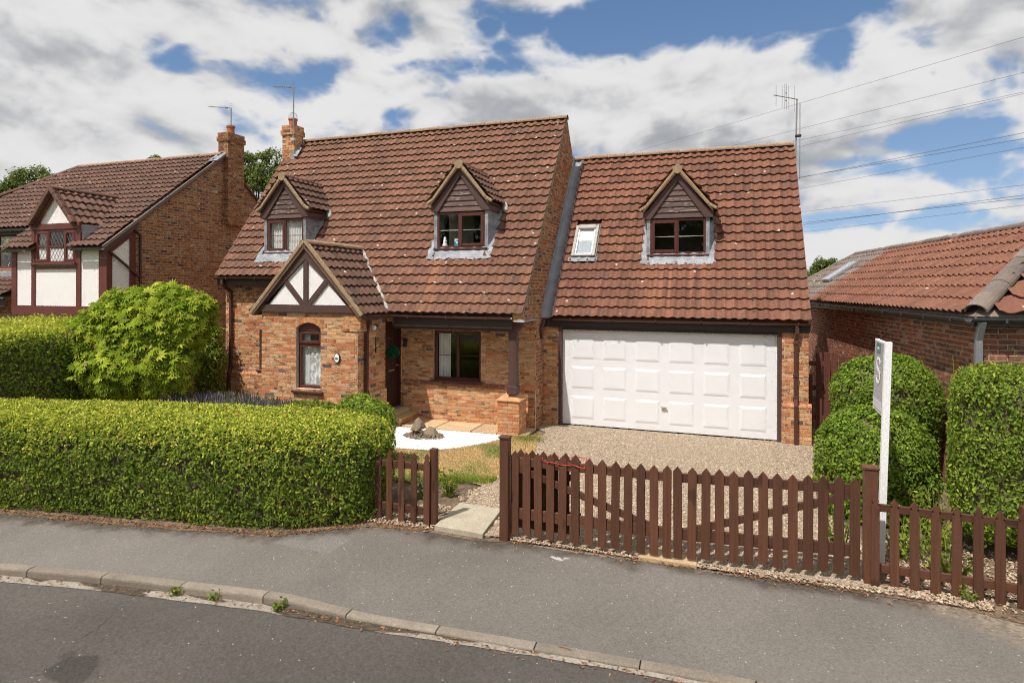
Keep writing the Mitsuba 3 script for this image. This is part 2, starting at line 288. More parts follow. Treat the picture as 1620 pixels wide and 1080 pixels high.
leaf_mat('leaf_topiary', (((0.012, 0.075, 0.035), (0.02, 0.115, 0.05), (0.03, 0.15, 0.06), (0.02, 0.10, 0.05)), (0.4, 0.8, 0.97)))
leaf_mat('leaf_weed', (((0.14, 0.20, 0.03), (0.22, 0.29, 0.045), (0.32, 0.36, 0.06), (0.42, 0.30, 0.08)), (0.4, 0.8, 0.96)))

# ------------------------------------------------------------------ helpers
LOOKUP = {}


def key_for(name):
    """The first free key: name, name_001, name_002 ..."""
    k = LOOKUP.get(name, -1) + 1
    LOOKUP[name] = k
    return name if k == 0 else f'{name}_{k:03d}'


def thing(name, label, cat, group=None, kind=None):
    k = key_for(name)
    labels[k] = {'label': label, 'category': cat}
    if group:
        labels[k]['group'] = group
    if kind:
        labels[k]['kind'] = kind
    return k


def struct(name, label, cat):
    return thing(name, label, cat, kind='structure')


def put(parent, name, mb, bsdf, smooth=False, label=None, stuff=False):
    """One mesh of the scene as a part: parent__name (numbered). With name None the mesh is the thing itself."""
    k = parent if name is None else key_for(f'{parent}__{name}')
    if isinstance(mb, MB):
        v, f, uv = mb.arrays()
    else:
        v, f, uv = np.asarray(mb.vertices), np.asarray(mb.faces), None
    if uv is not None and smooth not in (False, True):
        smooth = True
    scene[k] = shape_((v, f), bsdf, smooth=smooth, uv=uv)
    if label or stuff:
        labels[k] = {}
        if label:
            labels[k]['label'] = label
        if stuff:
            labels[k]['kind'] = 'stuff'
    return k


class MB:
    """Collects pieces of one mesh, with a constant uv (two random numbers) per piece."""

    def __init__(self):
        self.v, self.f, self.u, self.n = [], [], [], 0

    def add(self, v, f, uv=None):
        v, f = np.asarray(v, float), np.asarray(f, int)
        if f.shape[1] == 4:
            f = np.vstack([f[:, [0, 1, 2]], f[:, [0, 2, 3]]])
        if uv is None:
            uv = rng.random(2)
        uv = np.asarray(uv, float)
        self.v.append(v)
        self.f.append(f + self.n)
        self.u.append(np.tile(uv, (len(v), 1)) if uv.ndim == 1 else uv)
        self.n += len(v)
        return self

    def tm(self, mesh, uv=None):
        return self.add(mesh.vertices, mesh.faces, uv)

    def arrays(self):
        return np.vstack(self.v), np.vstack(self.f), np.vstack(self.u)

    def box(self, x0, x1, y0, y1, z0, z1, uv=None, ch=0.0):
        if ch > 0:
            return self.tm(rbox((x0, y0, z0), (x1, y1, z1), ch), uv)
        v = np.array([[x, y, z] for x in (x0, x1) for y in (y0, y1) for z in (z0, z1)])
        return self.add(v, BOXF, uv)

    def obox(self, o, a, b, c, uv=None, ch=0.0):
        """A box with corner o and edge vectors a, b, c; ch chamfers its edges."""
        o, a, b, c = (np.asarray(t, float) for t in (o, a, b, c))
        if ch > 0:
            la, lb, lc = (np.linalg.norm(t) for t in (a, b, c))
            m = rbox((0, 0, 0), (la, lb, lc), ch)
            M = np.stack([a / la, b / lb, c / lc], 1)
            return self.add(m.vertices @ M.T + o, m.faces, uv)
        v = np.array([o + i * a + j * b + k * c for i in (0, 1) for j in (0, 1) for k in (0, 1)])
        return self.add(v, BOXF, uv)

    def prism(self, poly, o, u, w, n, depth, uv=None):
        """A shapely polygon drawn in the plane o + s u + t w, thickened by depth along n."""
        for g in getattr(poly, 'geoms', [poly]):
            if g.is_empty or g.geom_type != 'Polygon' or g.area < 1e-6:
                continue
            m = trimesh.creation.extrude_polygon(g, abs(depth), engine='earcut')
            q = m.vertices
            nn = np.asarray(n, float) * (1 if depth > 0 else -1)
            self.add(np.asarray(o, float) + q[:, :1] * np.asarray(u, float) + q[:, 1:2] * np.asarray(w, float) + q[:, 2:] * nn, m.faces, uv)
        return self

    def tube(self, pts, r, seg=8, uv=None):
        pts = np.asarray(pts, float)
        r = np.broadcast_to(np.asarray(r, float), (len(pts),))
        t = np.gradient(pts, axis=0)
        t /= np.maximum(np.linalg.norm(t, axis=1, keepdims=True), 1e-9)
        ref = np.array([0, 0, 1.0]) if abs(t[0][2]) < 0.9 else np.array([1.0, 0, 0])
        V = []
        for p, d, rr in zip(pts, t, r):
            x = np.cross(d, ref)
            if np.linalg.norm(x) < 1e-3:
                x = np.cross(d, [1.0, 0.1, 0])
            x /= np.linalg.norm(x)
            y = np.cross(d, x)
            a = np.arange(seg) * 2 * np.pi / seg
            V.append(p + rr * (np.cos(a)[:, None] * x + np.sin(a)[:, None] * y))
        V = np.vstack(V + [pts[:1], pts[-1:]])
        F, m = [], len(pts)
        for i in range(m - 1):
            for j in range(seg):
                a, b = i * seg + j, i * seg + (j + 1) % seg
                F += [[a, b, b + seg], [a, b + seg, a + seg]]
        for j in range(seg):
            F += [[m * seg, (j + 1) % seg, j], [m * seg + 1, (m - 1) * seg + j, (m - 1) * seg + (j + 1) % seg]]
        return self.add(V, F, uv)


BOXF = np.array([[0, 1, 3], [0, 3, 2], [4, 6, 7], [4, 7, 5], [0, 4, 5], [0, 5, 1], [2, 3, 7], [2, 7, 6], [0, 2, 6], [0, 6, 4], [1, 5, 7], [1, 7, 3]])


def rbox(a, b, c):
    """A box from a to b with its edges chamfered by c."""
    a, b = np.minimum(a, b).astype(float), np.maximum(a, b).astype(float)
    c = min(c, 0.45 * (b - a).min())
    P = []
    for ax in range(3):
        for s in np.ndindex(2, 2, 2):
            p = np.where(np.array(s) == 0, a, b)
            q = np.where(np.array(s) == 0, a + c, b - c)
            t = q.copy()
            t[ax] = p[ax]
            P.append(t)
    h = trimesh.convex.convex_hull(np.array(P))
    return h


def hull(balls, seg=24):
    """manifold3d hull of (x, y, z, r) balls as a trimesh."""
    M = m3.Manifold.batch_hull([m3.Manifold.sphere(r, seg).translate((x, y, z)) for x, y, z, r in balls])
    q = M.to_mesh()
    return trimesh.Trimesh(q.vert_properties[:, :3], q.tri_verts, process=True)


def near(v):
    """Distance from where the photograph was taken (the pieces that show largest are the nearest), a piece outside the picture last."""
    d = np.asarray(v).mean(0) - CAM
    z = d @ fw
    x, y = d @ rt / max(z, 1e-3) * 960, 85 - d[2] / max(z, 1e-3) * 960
    return np.linalg.norm(d) + (1e4 if z < 0 or abs(x) > 830 or abs(y - 0) > 640 else 0)


def put_pieces(parent, name, rest, pieces, bsdf, limit, holder=None):
    """pieces: (vertices, faces, uv) each. The nearest ones become parts of their own, the others one part of stuff."""
    order = sorted(range(len(pieces)), key=lambda i: near(pieces[i][0]))
    hold = f'{parent}__{holder}' if holder else parent
    for i in order[:limit]:
        v, f, uv = pieces[i][:3]
        k = key_for(f'{hold}__{name}')
        b = bsdf if len(pieces[i]) < 4 else pieces[i][3]
        scene[k] = shape_((v, f), b, smooth=False, uv=np.tile(uv, (len(v), 1)))
    by = {}
    for i in order[limit:]:
        by.setdefault(bsdf if len(pieces[i]) < 4 else pieces[i][3], []).append(pieces[i])
    for b, group in by.items():
        mb = MB()
        for g in group:
            mb.add(g[0], g[1], g[2])
        put(hold, rest, mb, b, stuff=True)


CH = None


def brick_box(s0, s1, z0, z1, o, u, n, proud, base=0.012):
    """One brick face: sides sloping a little towards a slightly smaller front (its worn edge)."""
    e = 0.0022
    o, u, n = np.asarray(o), np.asarray(u), np.asarray(n)
    w = np.array([0, 0, 1.0])
    P = []
    for s, z in ((s0, z0), (s1, z0), (s1, z1), (s0, z1)):
        P.append(o + u * s + w * z - n * base)
    j = rng.normal(0, 0.0012, 4)
    for i, (s, z) in enumerate(((s0 + e, z0 + e), (s1 - e, z0 + e), (s1 - e, z1 - e), (s0 + e, z1 - e))):
        P.append(o + u * s + w * z + n * (proud + j[i]))
    f = [[4, 5, 6, 7], [0, 1, 5, 4], [1, 2, 6, 5], [2, 3, 7, 6], [3, 0, 4, 7]]
    f = np.array(f)
    return np.array(P), np.vstack([f[:, [0, 1, 2]], f[:, [0, 2, 3]]])


def brickwork(poly, o, u, n, course=0.075, length=0.225, joint=0.010, proud=0.006, start=0.0, bsdf=None, out=None):
    """Stretcher-bond bricks over a polygon drawn in (s along u, height z) of a wall face through o."""
    out = [] if out is None else out
    x0, z0, x1, z1 = poly.bounds
    prep = shapely.prepared.prep(poly)
    for r in range(int(math.floor((z0 - start) / course)), int(math.ceil((z1 - start) / course)) + 1):
        a = start + r * course
        if a >= z1 or a + course <= z0:
            continue
        s = math.floor(x0 / length) * length + (length / 2 if r % 2 else 0) - length
        while s < x1:
            q = sbox(s + joint / 2, a + joint / 2, s + length - joint / 2, a + course - joint / 2)
            uv = rng.random(2)
            extra = () if bsdf is None else (bsdf,)
            if prep.contains(q):
                v, f = brick_box(*q.bounds[0:1], q.bounds[2], q.bounds[1], q.bounds[3], o, u, n, proud + rng.normal(0, 0.0012))
                out.append((v, f, uv) + extra)
            elif prep.intersects(q):
                for g in getattr(q.intersection(poly), 'geoms', [q.intersection(poly)]):
                    if g.geom_type == 'Polygon' and g.area > 0.0006:
                        b = g.bounds
                        if abs(g.area - (b[2] - b[0]) * (b[3] - b[1])) < 1e-5:
                            v, f = brick_box(b[0], b[2], b[1], b[3], o, u, n, proud)
                            out.append((v, f, uv) + extra)
                        else:
                            mb = MB().prism(g, np.asarray(o) - np.asarray(n) * 0.01, u, (0, 0, 1), n, proud + 0.01, uv)
                            v, f, _ = mb.arrays()
                            out.append((v, f, uv) + extra)
            s += length
    return out


def tile_mesh(o, u, s, n, width, length, amp, lift, thick, seg=8):
    """One pantile: crest at both sides, trough between, tail lifted over the course below."""
    t = np.linspace(0, 1, seg + 1)
    h = amp * (0.5 + 0.5 * np.cos(2 * np.pi * t)) ** 1.35
    P = []
    for b, l in ((0.0, lift), (length, 0.0)):
        P.append(o + np.outer(t * width, u) + np.outer(h + l, n) + b * s)
    P.append(P[0] - thick * n + 0.004 * s)
    m = seg + 1
    i = np.arange(seg)
    f = np.vstack([np.stack([i, i + 1, i + 1 + m, i + m], 1), np.stack([i + 2 * m, i + 1 + 2 * m, i + 1, i], 1)])
    v = np.vstack(P)
    return v, np.vstack([f[:, [0, 1, 2]], f[:, [0, 2, 3]]])


def tiling(o, u, s, n, ncol, nrow, width, gauge, keep=None, amp=0.040, lift=0.046, thick=0.022, seg=8, bsdf=None, out=None, top=None, jitter=0.0014):
    out = [] if out is None else out
    o, u, s, n = (np.asarray(t, float) for t in (o, u, s, n))
    for r in range(nrow):
        for c in range(ncol):
            ctr = o + u * (c + 0.5) * width + s * (r + 0.5) * gauge
            if keep is not None and not keep(ctr, c, r):
                continue
            p = o + u * c * width + s * (r * gauge + rng.normal(0, jitter)) + n * abs(rng.normal(0, jitter))
            tl = rng.normal(0, 0.004)
            L = gauge + 0.03
            if top is not None:
                L = min(L, top - r * gauge)
            v, f = tile_mesh(p, u + n * tl, s, n, width, L, amp, lift, thick, seg)
            out.append((v, f, rng.random(2)) + (() if bsdf is None else (bsdf,)))
    return out


def plane_quad(mb, pts, depth, n, uv=None):
    """A flat slab under the given corner points (a roof deck)."""
    p = np.asarray(pts, float)
    q = p - np.asarray(n, float) * depth
    k = len(p)
    f = [[0, i, i + 1] for i in range(1, k - 1)] + [[k, k + i + 1, k + i] for i in range(1, k - 1)]
    for i in range(k):
        j = (i + 1) % k
        f += [[i, j, j + k], [i, j + k, i + k]]
    return mb.add(np.vstack([p, q]), f, uv)


def deck(mb, poly, o, s, n, depth=0.05):
    """A roof deck: a polygon drawn in (x, distance up the slope from o), thickened downwards."""
    return mb.prism(poly, np.asarray(o, float), (1.0, 0, 0), s, -np.asarray(n, float), depth)


def ridge_run(p0, p1, r, seg_len, parent, bsdf, name='ridge_tile', squash=0.75):
    """Half-round ridge tiles laid end to end, each a part."""
    p0, p1 = np.asarray(p0, float), np.asarray(p1, float)
    L = np.linalg.norm(p1 - p0)
    k = max(1, int(round(L / seg_len)))
    d = (p1 - p0) / L
    x = np.cross(d, [0, 0, 1.0])
    x /= np.linalg.norm(x)
    up_ = np.cross(x, d)
    a = np.linspace(-0.15, np.pi + 0.15, 10)
    for i in range(k):
        a0, a1 = p0 + d * (L * i / k + 0.004), p0 + d * (L * (i + 1) / k - 0.004)
        rr = r * (1 + rng.normal(0, 0.02))
        dz = rng.normal(0, 0.004)
        V, F = [], []
        for q in (a0, a1):
            for rad in (rr, rr - 0.018):
                V.append(q + up_ * dz + np.outer(np.cos(a) * rad, x) + np.outer(np.sin(a) * rad * squash, up_))
        V = np.vstack(V)
        m = len(a)
        for j in range(m - 1):
            F += [[j, j + 1, j + 1 + 2 * m, j + 2 * m], [j + m, j + 3 * m, j + 1 + 3 * m, j + 1 + m], [j, j + m, j + 1 + m, j + 1], [j + 2 * m, j + 1 + 2 * m, j + 1 + 3 * m, j + 3 * m]]
        put(parent, name, MB().add(V, F), bsdf)


def scatter(pv, pf, pos, size, rots=None, uv=None, squash=None):
    """Copies of a small mesh (pv, pf) at pos with sizes and random turns, as one (v, f, uv)."""
    n = len(pos)
    if rots is None:
        q = rng.normal(size=(n, 4))
        q /= np.linalg.norm(q, axis=1, keepdims=True)
        w, x, y, z = q.T
        rots = np.stack([1 - 2 * (y * y + z * z), 2 * (x * y - z * w), 2 * (x * z + y * w), 2 * (x * y + z * w), 1 - 2 * (x * x + z * z), 2 * (y * z - x * w),
                         2 * (x * z - y * w), 2 * (y * z + x * w), 1 - 2 * (x * x + y * y)], 1).reshape(n, 3, 3)
    size = np.asarray(size, float)
    size = size[:, None, None] if size.ndim == 1 else size[:, None, :]
    local = pv[None] * size
    v = np.einsum('nij,nkj->nki', rots, local)
    if squash is not None:
        v = v * np.asarray(squash)
    v = v + pos[:, None, :]
    f = pf[None] + (np.arange(n) * len(pv))[:, None, None]
    uv = rng.random((n, 2)) if uv is None else uv
    return v.reshape(-1, 3), f.reshape(-1, 3), np.repeat(uv, len(pv), 0)


# a pointed leaf folded along its midrib: six points, four triangles, one unit long
LEAF_V = np.array([[0, 0, 0], [0.30, 0.24, 0.06], [0.70, 0.20, 0.05], [1, 0, -0.04], [0.70, -0.20, 0.05], [0.30, -0.24, 0.06]])
LEAF_F = np.array([[0, 1, 2], [0, 2, 3], [0, 3, 4], [0, 4, 5]])
LEAF_F = np.array([[0, 2, 1], [0, 3, 2], [0, 4, 3], [0, 5, 4]])
STONE_V = np.array([[1, 0, 0], [-1, 0, 0], [0, 1, 0], [0, -1, 0], [0, 0, 0.6], [0, 0, -0.6], [0.55, 0.6, 0.25], [-0.6, -0.5, 0.3]], float)
STONE_F = np.array(trimesh.convex.convex_hull(STONE_V).faces)
STONE_V = np.array(trimesh.convex.convex_hull(STONE_V).vertices)


def leaf_rots(normals, spread=0.7, droop=0.0):
    """Frames whose z is the surface normal tilted at random and whose x (the leaf's length) turns at random within the surface."""
    n = len(normals)
    z = normals + rng.normal(0, spread, (n, 3))
    z /= np.linalg.norm(z, axis=1, keepdims=True)
    x = rng.normal(size=(n, 3)) + np.array([0, 0, -droop])
    x -= (x * z).sum(1, keepdims=True) * z
    x /= np.linalg.norm(x, axis=1, keepdims=True)
    y = np.cross(z, x)
    return np.stack([x, y, z], 2)


def noisy(mesh, amp, freq, seed, target=0.12):
    """Refines a hull and pushes its surface in and out, as a clipped shrub is."""
    v, f = trimesh.remesh.subdivide_to_size(mesh.vertices, mesh.faces, target, max_iter=12)
    m = trimesh.Trimesh(v, f, process=True)
    d = (meshkit.fbm(m.vertices * freq, 4, seed) - 0.5) * 2 * amp
    m.vertices = m.vertices + m.vertex_normals * d[:, None]
    return m


def foliage(parent, body, count, size, bsdf, depth=0.06, spread=0.65, name='foliage', keep=None, core='twigs', shrink=0.05, droop=0.3, tint=None, holes=0.40):
    """Leaves spread over a clipped body and a little way into it, over a dark twiggy core."""
    pts, fi = trimesh.sample.sample_surface(body, count, seed=int(rng.integers(1 << 30)))
    nrm = body.face_normals[fi]
    if keep is not None:
        k = keep(pts, nrm)
        pts, nrm = pts[k], nrm[k]
    if holes:
        k = meshkit.fbm(pts * 7.0, 3, 61) + 0.35 * (rng.random(len(pts)) - 0.5) > holes
        pts, nrm = pts[k], nrm[k]
    pts = pts - nrm * (rng.random(len(pts)) ** 1.5 * depth * 2 - depth * 0.5)[:, None]
    sz = size * (0.65 + 0.7 * rng.random(len(pts)))
    uv = rng.random((len(pts), 2))
    if tint is not None:
        uv[:, 0] = np.clip(uv[:, 0] * 0.75 + tint(pts), 0, 1)
    v, f, u = scatter(LEAF_V, LEAF_F, pts, sz, leaf_rots(nrm, spread, droop), uv)
    mb = MB().add(v, f, u)
    if core:
        c = trimesh.Trimesh(body.vertices - body.vertex_normals * (shrink + depth), body.faces, process=False)
        put(parent, 'inner_twigs', MB().add(c.vertices, c.faces), core)
    put(parent, name, mb, bsdf, stuff=True)

# ------------------------------------------------------------------ ground, road, pavement
MB0 = MB
g = MB().add([[-900, -700, -0.30], [900, -700, -0.30], [900, 1500, -0.30], [-900, 1500, -0.30]], [[0, 1, 2, 3]])
put(struct('ground', 'flat green land reaching to the horizon around the houses', 'ground'), None, g, 'field')

KERB = np.array([(-40, -30.0), (-20, -16.4), (-12, -12.0), (-8, -10.1), (-6, -9.22), (-4.23, -8.63), (-3.75, -8.545), (-2.78, -8.365), (-1.89, -8.255), (-0.94, -8.125), (-0.44, -8.095), (0.04, -8.085), (0.97, -8.03), (1.9, -7.98), (2.85, -7.93), (3.65, -7.905), (8, -7.80), (40, -7.2)]) - np.array([0, 0.10])
EDGE = np.array([(-40, -27.5), (-20, -14.2), (-12, -9.9), (-8, -8.25), (-6.0, -7.66), (-4.46, -7.46), (-3.06, -7.25), (-1.8, -6.98), (-0.88, -6.36), (-0.05, -6.26), (0.61, -6.30), (0.87, -6.24), (1.63, -6.17), (3.71, -6.17), (5.0, -6.17), (5.5, -6.2), (5.92, -6.30), (8, -6.5), (40, -6.5)])


def sheet(mb, a, b, za, zb, sub=1, uv0=(0.0, 0.0), uv1=(1.0, 0.0)):
    """A strip between two lines sampled at the same x."""
    n = len(a)
    V = np.vstack([np.c_[a, np.broadcast_to(za, n)], np.c_[b, np.broadcast_to(zb, n)]])
    i = np.arange(n - 1)
    U = np.vstack([np.tile(uv0, (n, 1)), np.tile(uv1, (n, 1))])
    return mb.add(V, np.stack([i, i + n, i + 1 + n, i + 1], 1)[:, ::-1], U)


xs = np.unique(np.concatenate([np.linspace(-40, 40, 81), np.linspace(-8, 9, 171)]))
kerb_y = np.interp(xs, KERB[:, 0], KERB[:, 1])
ks = np.array([np.interp(np.linspace(x - 0.3, x + 0.3, 9), KERB[:, 0], KERB[:, 1]).mean() for x in xs])
edge_y = np.interp(xs, EDGE[:, 0], EDGE[:, 1]) + (meshkit.fbm(np.c_[xs * 2.2, xs * 0, xs * 0], 3, 4) - 0.5) * 0.10
ZP, ZR = -0.045, -0.130
# the height of the kerb top over its length: a dropped kerb in front of the drive
drop = np.clip((xs + 0.95) / 1.3, 0, 1)
ktop = ZP + 0.004 - 0.058 * drop * drop * (3 - 2 * drop)

road = struct('road', 'dark grey tarmac road with small stones and an oil stain', 'road')
put(road, None, sheet(MB(), np.c_[xs, np.full(len(xs), -24.0)], np.c_[xs, ks - 0.02], ZR, ZR), 'asphalt')
pave = struct('pavement', 'grey tarmac pavement sloping to the dropped kerb', 'pavement')
mb = MB()
rows = np.linspace(0, 1, 15)
prev = None
for t in rows:
    y = (edge_y + 0.03) * (1 - t) + (ks + 0.108) * t
    z = (ZP + 0.012) * (1 - t) + (ktop - 0.006) * t - 0.004 * np.sin(t * 3.1)
    dist = (edge_y - y)
    cur = (np.c_[xs, y], z, np.c_[np.maximum(dist, 0), np.zeros(len(xs))])
    if prev is not None:
        n = len(xs)
        i = np.arange(n - 1)
        mb.add(np.vstack([np.c_[prev[0], prev[1]], np.c_[cur[0], cur[1]]]), np.stack([i, i + 1, i + 1 + n, i + n], 1)[:, ::-1], np.vstack([prev[2], cur[2]]))
    prev = cur
put(pave, None, mb, 'pavement_tar', smooth=True)

kerb = struct('kerb', 'row of weathered concrete kerb stones dropping to the drive entrance', 'kerb')
joints = [-9.3, -8.4, -7.5, -6.6, -5.7, -4.8, -3.75, -2.85, -1.9, -0.95, -0.02, 0.9, 1.82, 2.72, 3.62, 4.5, 5.4, 6.3, 7.2]
for a, b in zip(joints[:-1], joints[1:]):
    sx = np.linspace(a + 0.006, b - 0.006, 7)
    y = np.array([np.interp(np.linspace(x - 0.3, x + 0.3, 9), KERB[:, 0], KERB[:, 1]).mean() for x in sx])
    d = np.clip((sx + 0.95) / 1.3, 0, 1)
    zt = ZP + 0.004 - 0.058 * d * d * (3 - 2 * d) + rng.normal(0, 0.003)
    wv = (meshkit.fbm(np.c_[sx * 9, sx * 0, sx * 0], 2, 7) - 0.5) * 0.012
    prof = [(0.0, -0.22, 0), (0.0, -0.030, 1), (0.005, -0.014, 1), (0.022, -0.003, 1), (0.045, 0.0, 1), (0.10, 0.0, 1), (0.105, -0.22, 0)]
    V = []
    for (oy, oz, top) in prof:
        V.append(np.c_[sx, y + oy + wv * (oy < 0.05), (zt + oz) if top else np.full(len(sx), -0.30)])
    V = np.vstack(V)
    n, F = len(sx), []
    for r in range(len(prof) - 1):
        for i in range(n - 1):
            F.append([r * n + i, r * n + i + 1, (r + 1) * n + i + 1, (r + 1) * n + i])
    for i in (0, n - 1):
        F += [[i, i + n, i + 2 * n, i + 3 * n], [i, i + 3 * n, i + 5 * n, i + 6 * n]]
    put(kerb, 'stone', MB().add(V, F), 'concrete')
sel = (xs > -9.4) & (xs < 7.3)
jag = (meshkit.fbm(np.c_[xs * 6, xs * 0, xs * 0], 3, 9) - 0.5)
ch = struct('channel', 'worn pale concrete strip between kerb and road', 'channel')
put(ch, None, sheet(MB(), np.c_[xs, ks - 0.125 + 0.03 * np.clip(xs, 0, 2) + 0.03 * jag][sel], np.c_[xs, ks - 0.004][sel], ZR + 0.006, ZR + 0.008), 'channel_band')

# the plot: soil, drive, lawn, white pebbles, paving
soil = struct('garden_soil', 'bare brown soil of the front garden under hedges and plants', 'soil')
s2 = (xs > -24) & (xs < 24)
put(soil, None, sheet(MB(), np.c_[xs, edge_y - 0.02][s2], np.c_[xs, np.full(len(xs), 22.0)][s2], -0.03, -0.012), 'soil')


def poly_sheet(pts, z, mbx=None):
    m = MB() if mbx is None else mbx
    P = Polygon(pts)
    vv, ff = trimesh.creation.triangulate_polygon(P, engine='earcut')
    return m.add(np.c_[vv, np.full(len(vv), z)], ff)


def smooth_line(pts, n=60):
    pts = np.array(pts, float)
    t = np.r_[0, np.cumsum(np.linalg.norm(np.diff(pts, axis=0), axis=1))]
    from scipy.interpolate import PchipInterpolator
    s = np.linspace(0, t[-1], n)
    return np.c_[PchipInterpolator(t, pts[:, 0])(s), PchipInterpolator(t, pts[:, 1])(s)]


drive_left = smooth_line([(-0.13, -0.9), (-0.10, -1.6), (0.10, -2.5), (0.0, -3.7), (-0.12, -4.6), (-0.05, -5.3)], 40)
drive_poly = [tuple(p) for p in drive_left] + [(0.60, -5.35), (0.62, -6.22), (0.9, -6.17), (1.6, -6.13), (3.7, -6.13), (4.9, -6.12), (4.95, -4.7), (4.62, -3.7), (4.72, -2.6), (5.2, -1.2), (5.7, 0.2), (6.2, 1.2), (6.2, 1.5), (5.0, 1.5), (4.97, -0.05), (-0.42, -0.05), (-0.42, -0.6)]
drive = struct('driveway', 'pale shingle driveway in front of the white garage door', 'driveway')
put(drive, None, poly_sheet(drive_poly, -0.004), 'gravel_bed')
lawn_poly = [(-1.75, -3.05), (-1.35, -2.68), (-1.0, -2.2), (-0.75, -1.66), (-0.5, -1.45), (-0.13, -1.2)] + [tuple(p) for p in drive_left[6:33]] + [(-0.5, -4.35), (-1.1, -4.6), (-1.75, -4.75), (-2.6, -4.6), (-3.0, -3.6), (-2.75, -3.12)]
lawn = struct('lawn', 'small dry yellow lawn between the white pebbles and the drive', 'lawn')
put(lawn, None, poly_sheet(lawn_poly, 0.0), 'lawn_bed')
white_poly = [(-3.4, -1.5), (-3.2, -1.50), (-2.4, -1.47), (-1.5, -1.45), (-1.01, -1.43), (-0.75, -1.66), (-1.0, -2.2), (-1.35, -2.68), (-1.75, -2.97), (-2.4, -3.05), (-3.0, -3.1), (-3.6, -2.6), (-3.6, -1.8)]
wp = struct('pebble_bed', 'bed of bright white pebbles in front of the porch', 'pebbles')
put(wp, None, poly_sheet(white_poly, 0.002), 'white_bed')
paving = struct('paving', 'strip of buff sandstone paving slabs along the porch wall', 'paving')
for x0, x1 in [(-3.62, -3.25), (-3.22, -2.45), (-2.42, -1.62), (-1.59, -1.04), (-1.01, -0.40)]:
    put(paving, 'slab', MB().box(x0, x1, -1.455 + rng.normal(0, 0.006), -0.70, -0.02, 0.030 + rng.normal(0, 0.002), ch=0.008), 'sandstone')
for x0, x1 in [(-6.1, -5.3), (-5.27, -4.6), (-4.57, -3.9)]:
    put(paving, 'slab', MB().box(x0, x1, -3.1, -2.62, -0.02, 0.022, ch=0.008), 'sandstone')

# ------------------------------------------------------------------ the house
M54, TH, MG = 1.375, math.atan(1.375), 1.315
TG = math.atan(MG)
SG, NG = np.array([0, math.cos(TG), math.sin(TG)]), np.array([0, -math.sin(TG), math.cos(TG)])
GE, GR = -0.20, 2.90      # eave and ridge of the garage roof
SV, NV = np.array([0, math.cos(TH), math.sin(TH)]), np.array([0, -math.sin(TH), math.cos(TH)])
XD = np.array([1.0, 0, 0])
main_z = lambda y: 2.468 + M54 * (y + 1.55)
gar_z = lambda y: 2.385 + MG * (y - GE)
H = thing('house', 'large orange brick house with three dormers, half timbered porch gable and white garage door', 'house')
bricks_out, WALL = [], MB()
F_N = (0, -1, 0)     # the street side
YW, YP, YG = -0.67, -2.50, -0.10


def front_wall(poly, y, thick=0.22, start=0.0, bsdf=None, proud=0.006, core=True):
    if core:
        WALL.prism(poly, (0, y, 0), XD, (0, 0, 1), (0, 1, 0), thick)
    brickwork(poly, (0, y, 0), XD, F_N, start=start, out=bricks_out, bsdf=bsdf, proud=proud)


def side_wall(poly, x, nx, thick=0.22, bsdf=None, y_up=1):
    """A wall facing +x or -x, drawn in (y, z)."""
    WALL.prism(poly, (x, 0, 0), (0, 1, 0), (0, 0, 1), (-nx, 0, 0), thick)
    brickwork(poly, (x, 0, 0), (0, 1, 0), (nx, 0, 0), out=bricks_out, bsdf=bsdf)


# garage front
front_wall(sbox(-0.42, -0.02, -0.075, 2.30), YG)
front_wall(sbox(4.455, -0.02, 4.93, 2.30), YG)
# plinth skins standing proud below a sloping course
front_wall(sbox(-0.42, -0.02, -0.075, 0.74), YG - 0.05, 0.05)
front_wall(sbox(4.455, -0.02, 4.985, 0.70), YG - 0.05, 0.05)
# porch recess wall with its window
RW = (-2.865, -1.695, 0.925, 2.05)
front_wall(sbox(-3.66, -0.02, -0.42, 2.42).difference(sbox(RW[0], RW[2], RW[1], RW[3])), YW)
front_wall(sbox(-3.62, -0.02, -0.42, 0.81), YW - 0.05, 0.05)
# left front wall with a narrow window beside the porch
LWN = (-7.76, -6.95, 0.92, 1.93)
front_wall(sbox(-8.84, -0.02, -6.06, 3.22).difference(sbox(LWN[0], LWN[2], LWN[1], LWN[3])), YW)
front_wall(sbox(-8.88, -0.02, -6.06, 0.78), YW - 0.05, 0.05)
for i in range(11):    # dentil course
    x = -8.82 + i * 0.225
    for dx, zz in ((0.0, 2.66), (0.112, 2.735)):
        v, f = brick_box(x + dx, x + dx + 0.105, zz, zz + 0.065, (0, YW, 0), XD, F_N, 0.035)
        bricks_out.append((v, f, rng.random(2)))
    v, f = brick_box(x, x + 0.215, 2.81, 2.875, (0, YW, 0), XD, F_N, 0.035)
    bricks_out.append((v, f, rng.random(2)))
# porch front, arched window
WX0, WX1, WZ0, WZS, WZT = -5.165, -4.545, 0.885, 2.155, 2.275
a = np.linspace(0, np.pi, 13)
R_ = ((WX1 - WX0) ** 2 / 4 + (WZT - WZS) ** 2) / (2 * (WZT - WZS))
cxw, czw = (WX0 + WX1) / 2, WZT - R_
ha = math.asin((WX1 - WX0) / 2 / R_)
arc = [(cxw + R_ * math.sin(t), czw + R_ * math.cos(t)) for t in np.linspace(ha, -ha, 13)]
win_poly = Polygon([(WX0, WZ0), (WX1, WZ0)] + arc)
arch_poly = Polygon([(cxw + (R_) * math.sin(t), czw + (R_) * math.cos(t)) for t in np.linspace(ha, -ha, 13)] + [(cxw + (R_ + 0.115) * math.sin(t), czw + (R_ + 0.115) * math.cos(t)) for t in np.linspace(-ha - 0.03, ha + 0.03, 13)])
pw = Polygon([(-6.06, -0.02), (-3.67, -0.02), (-3.67, 2.50), (-6.06, 2.50)]).difference(win_poly)
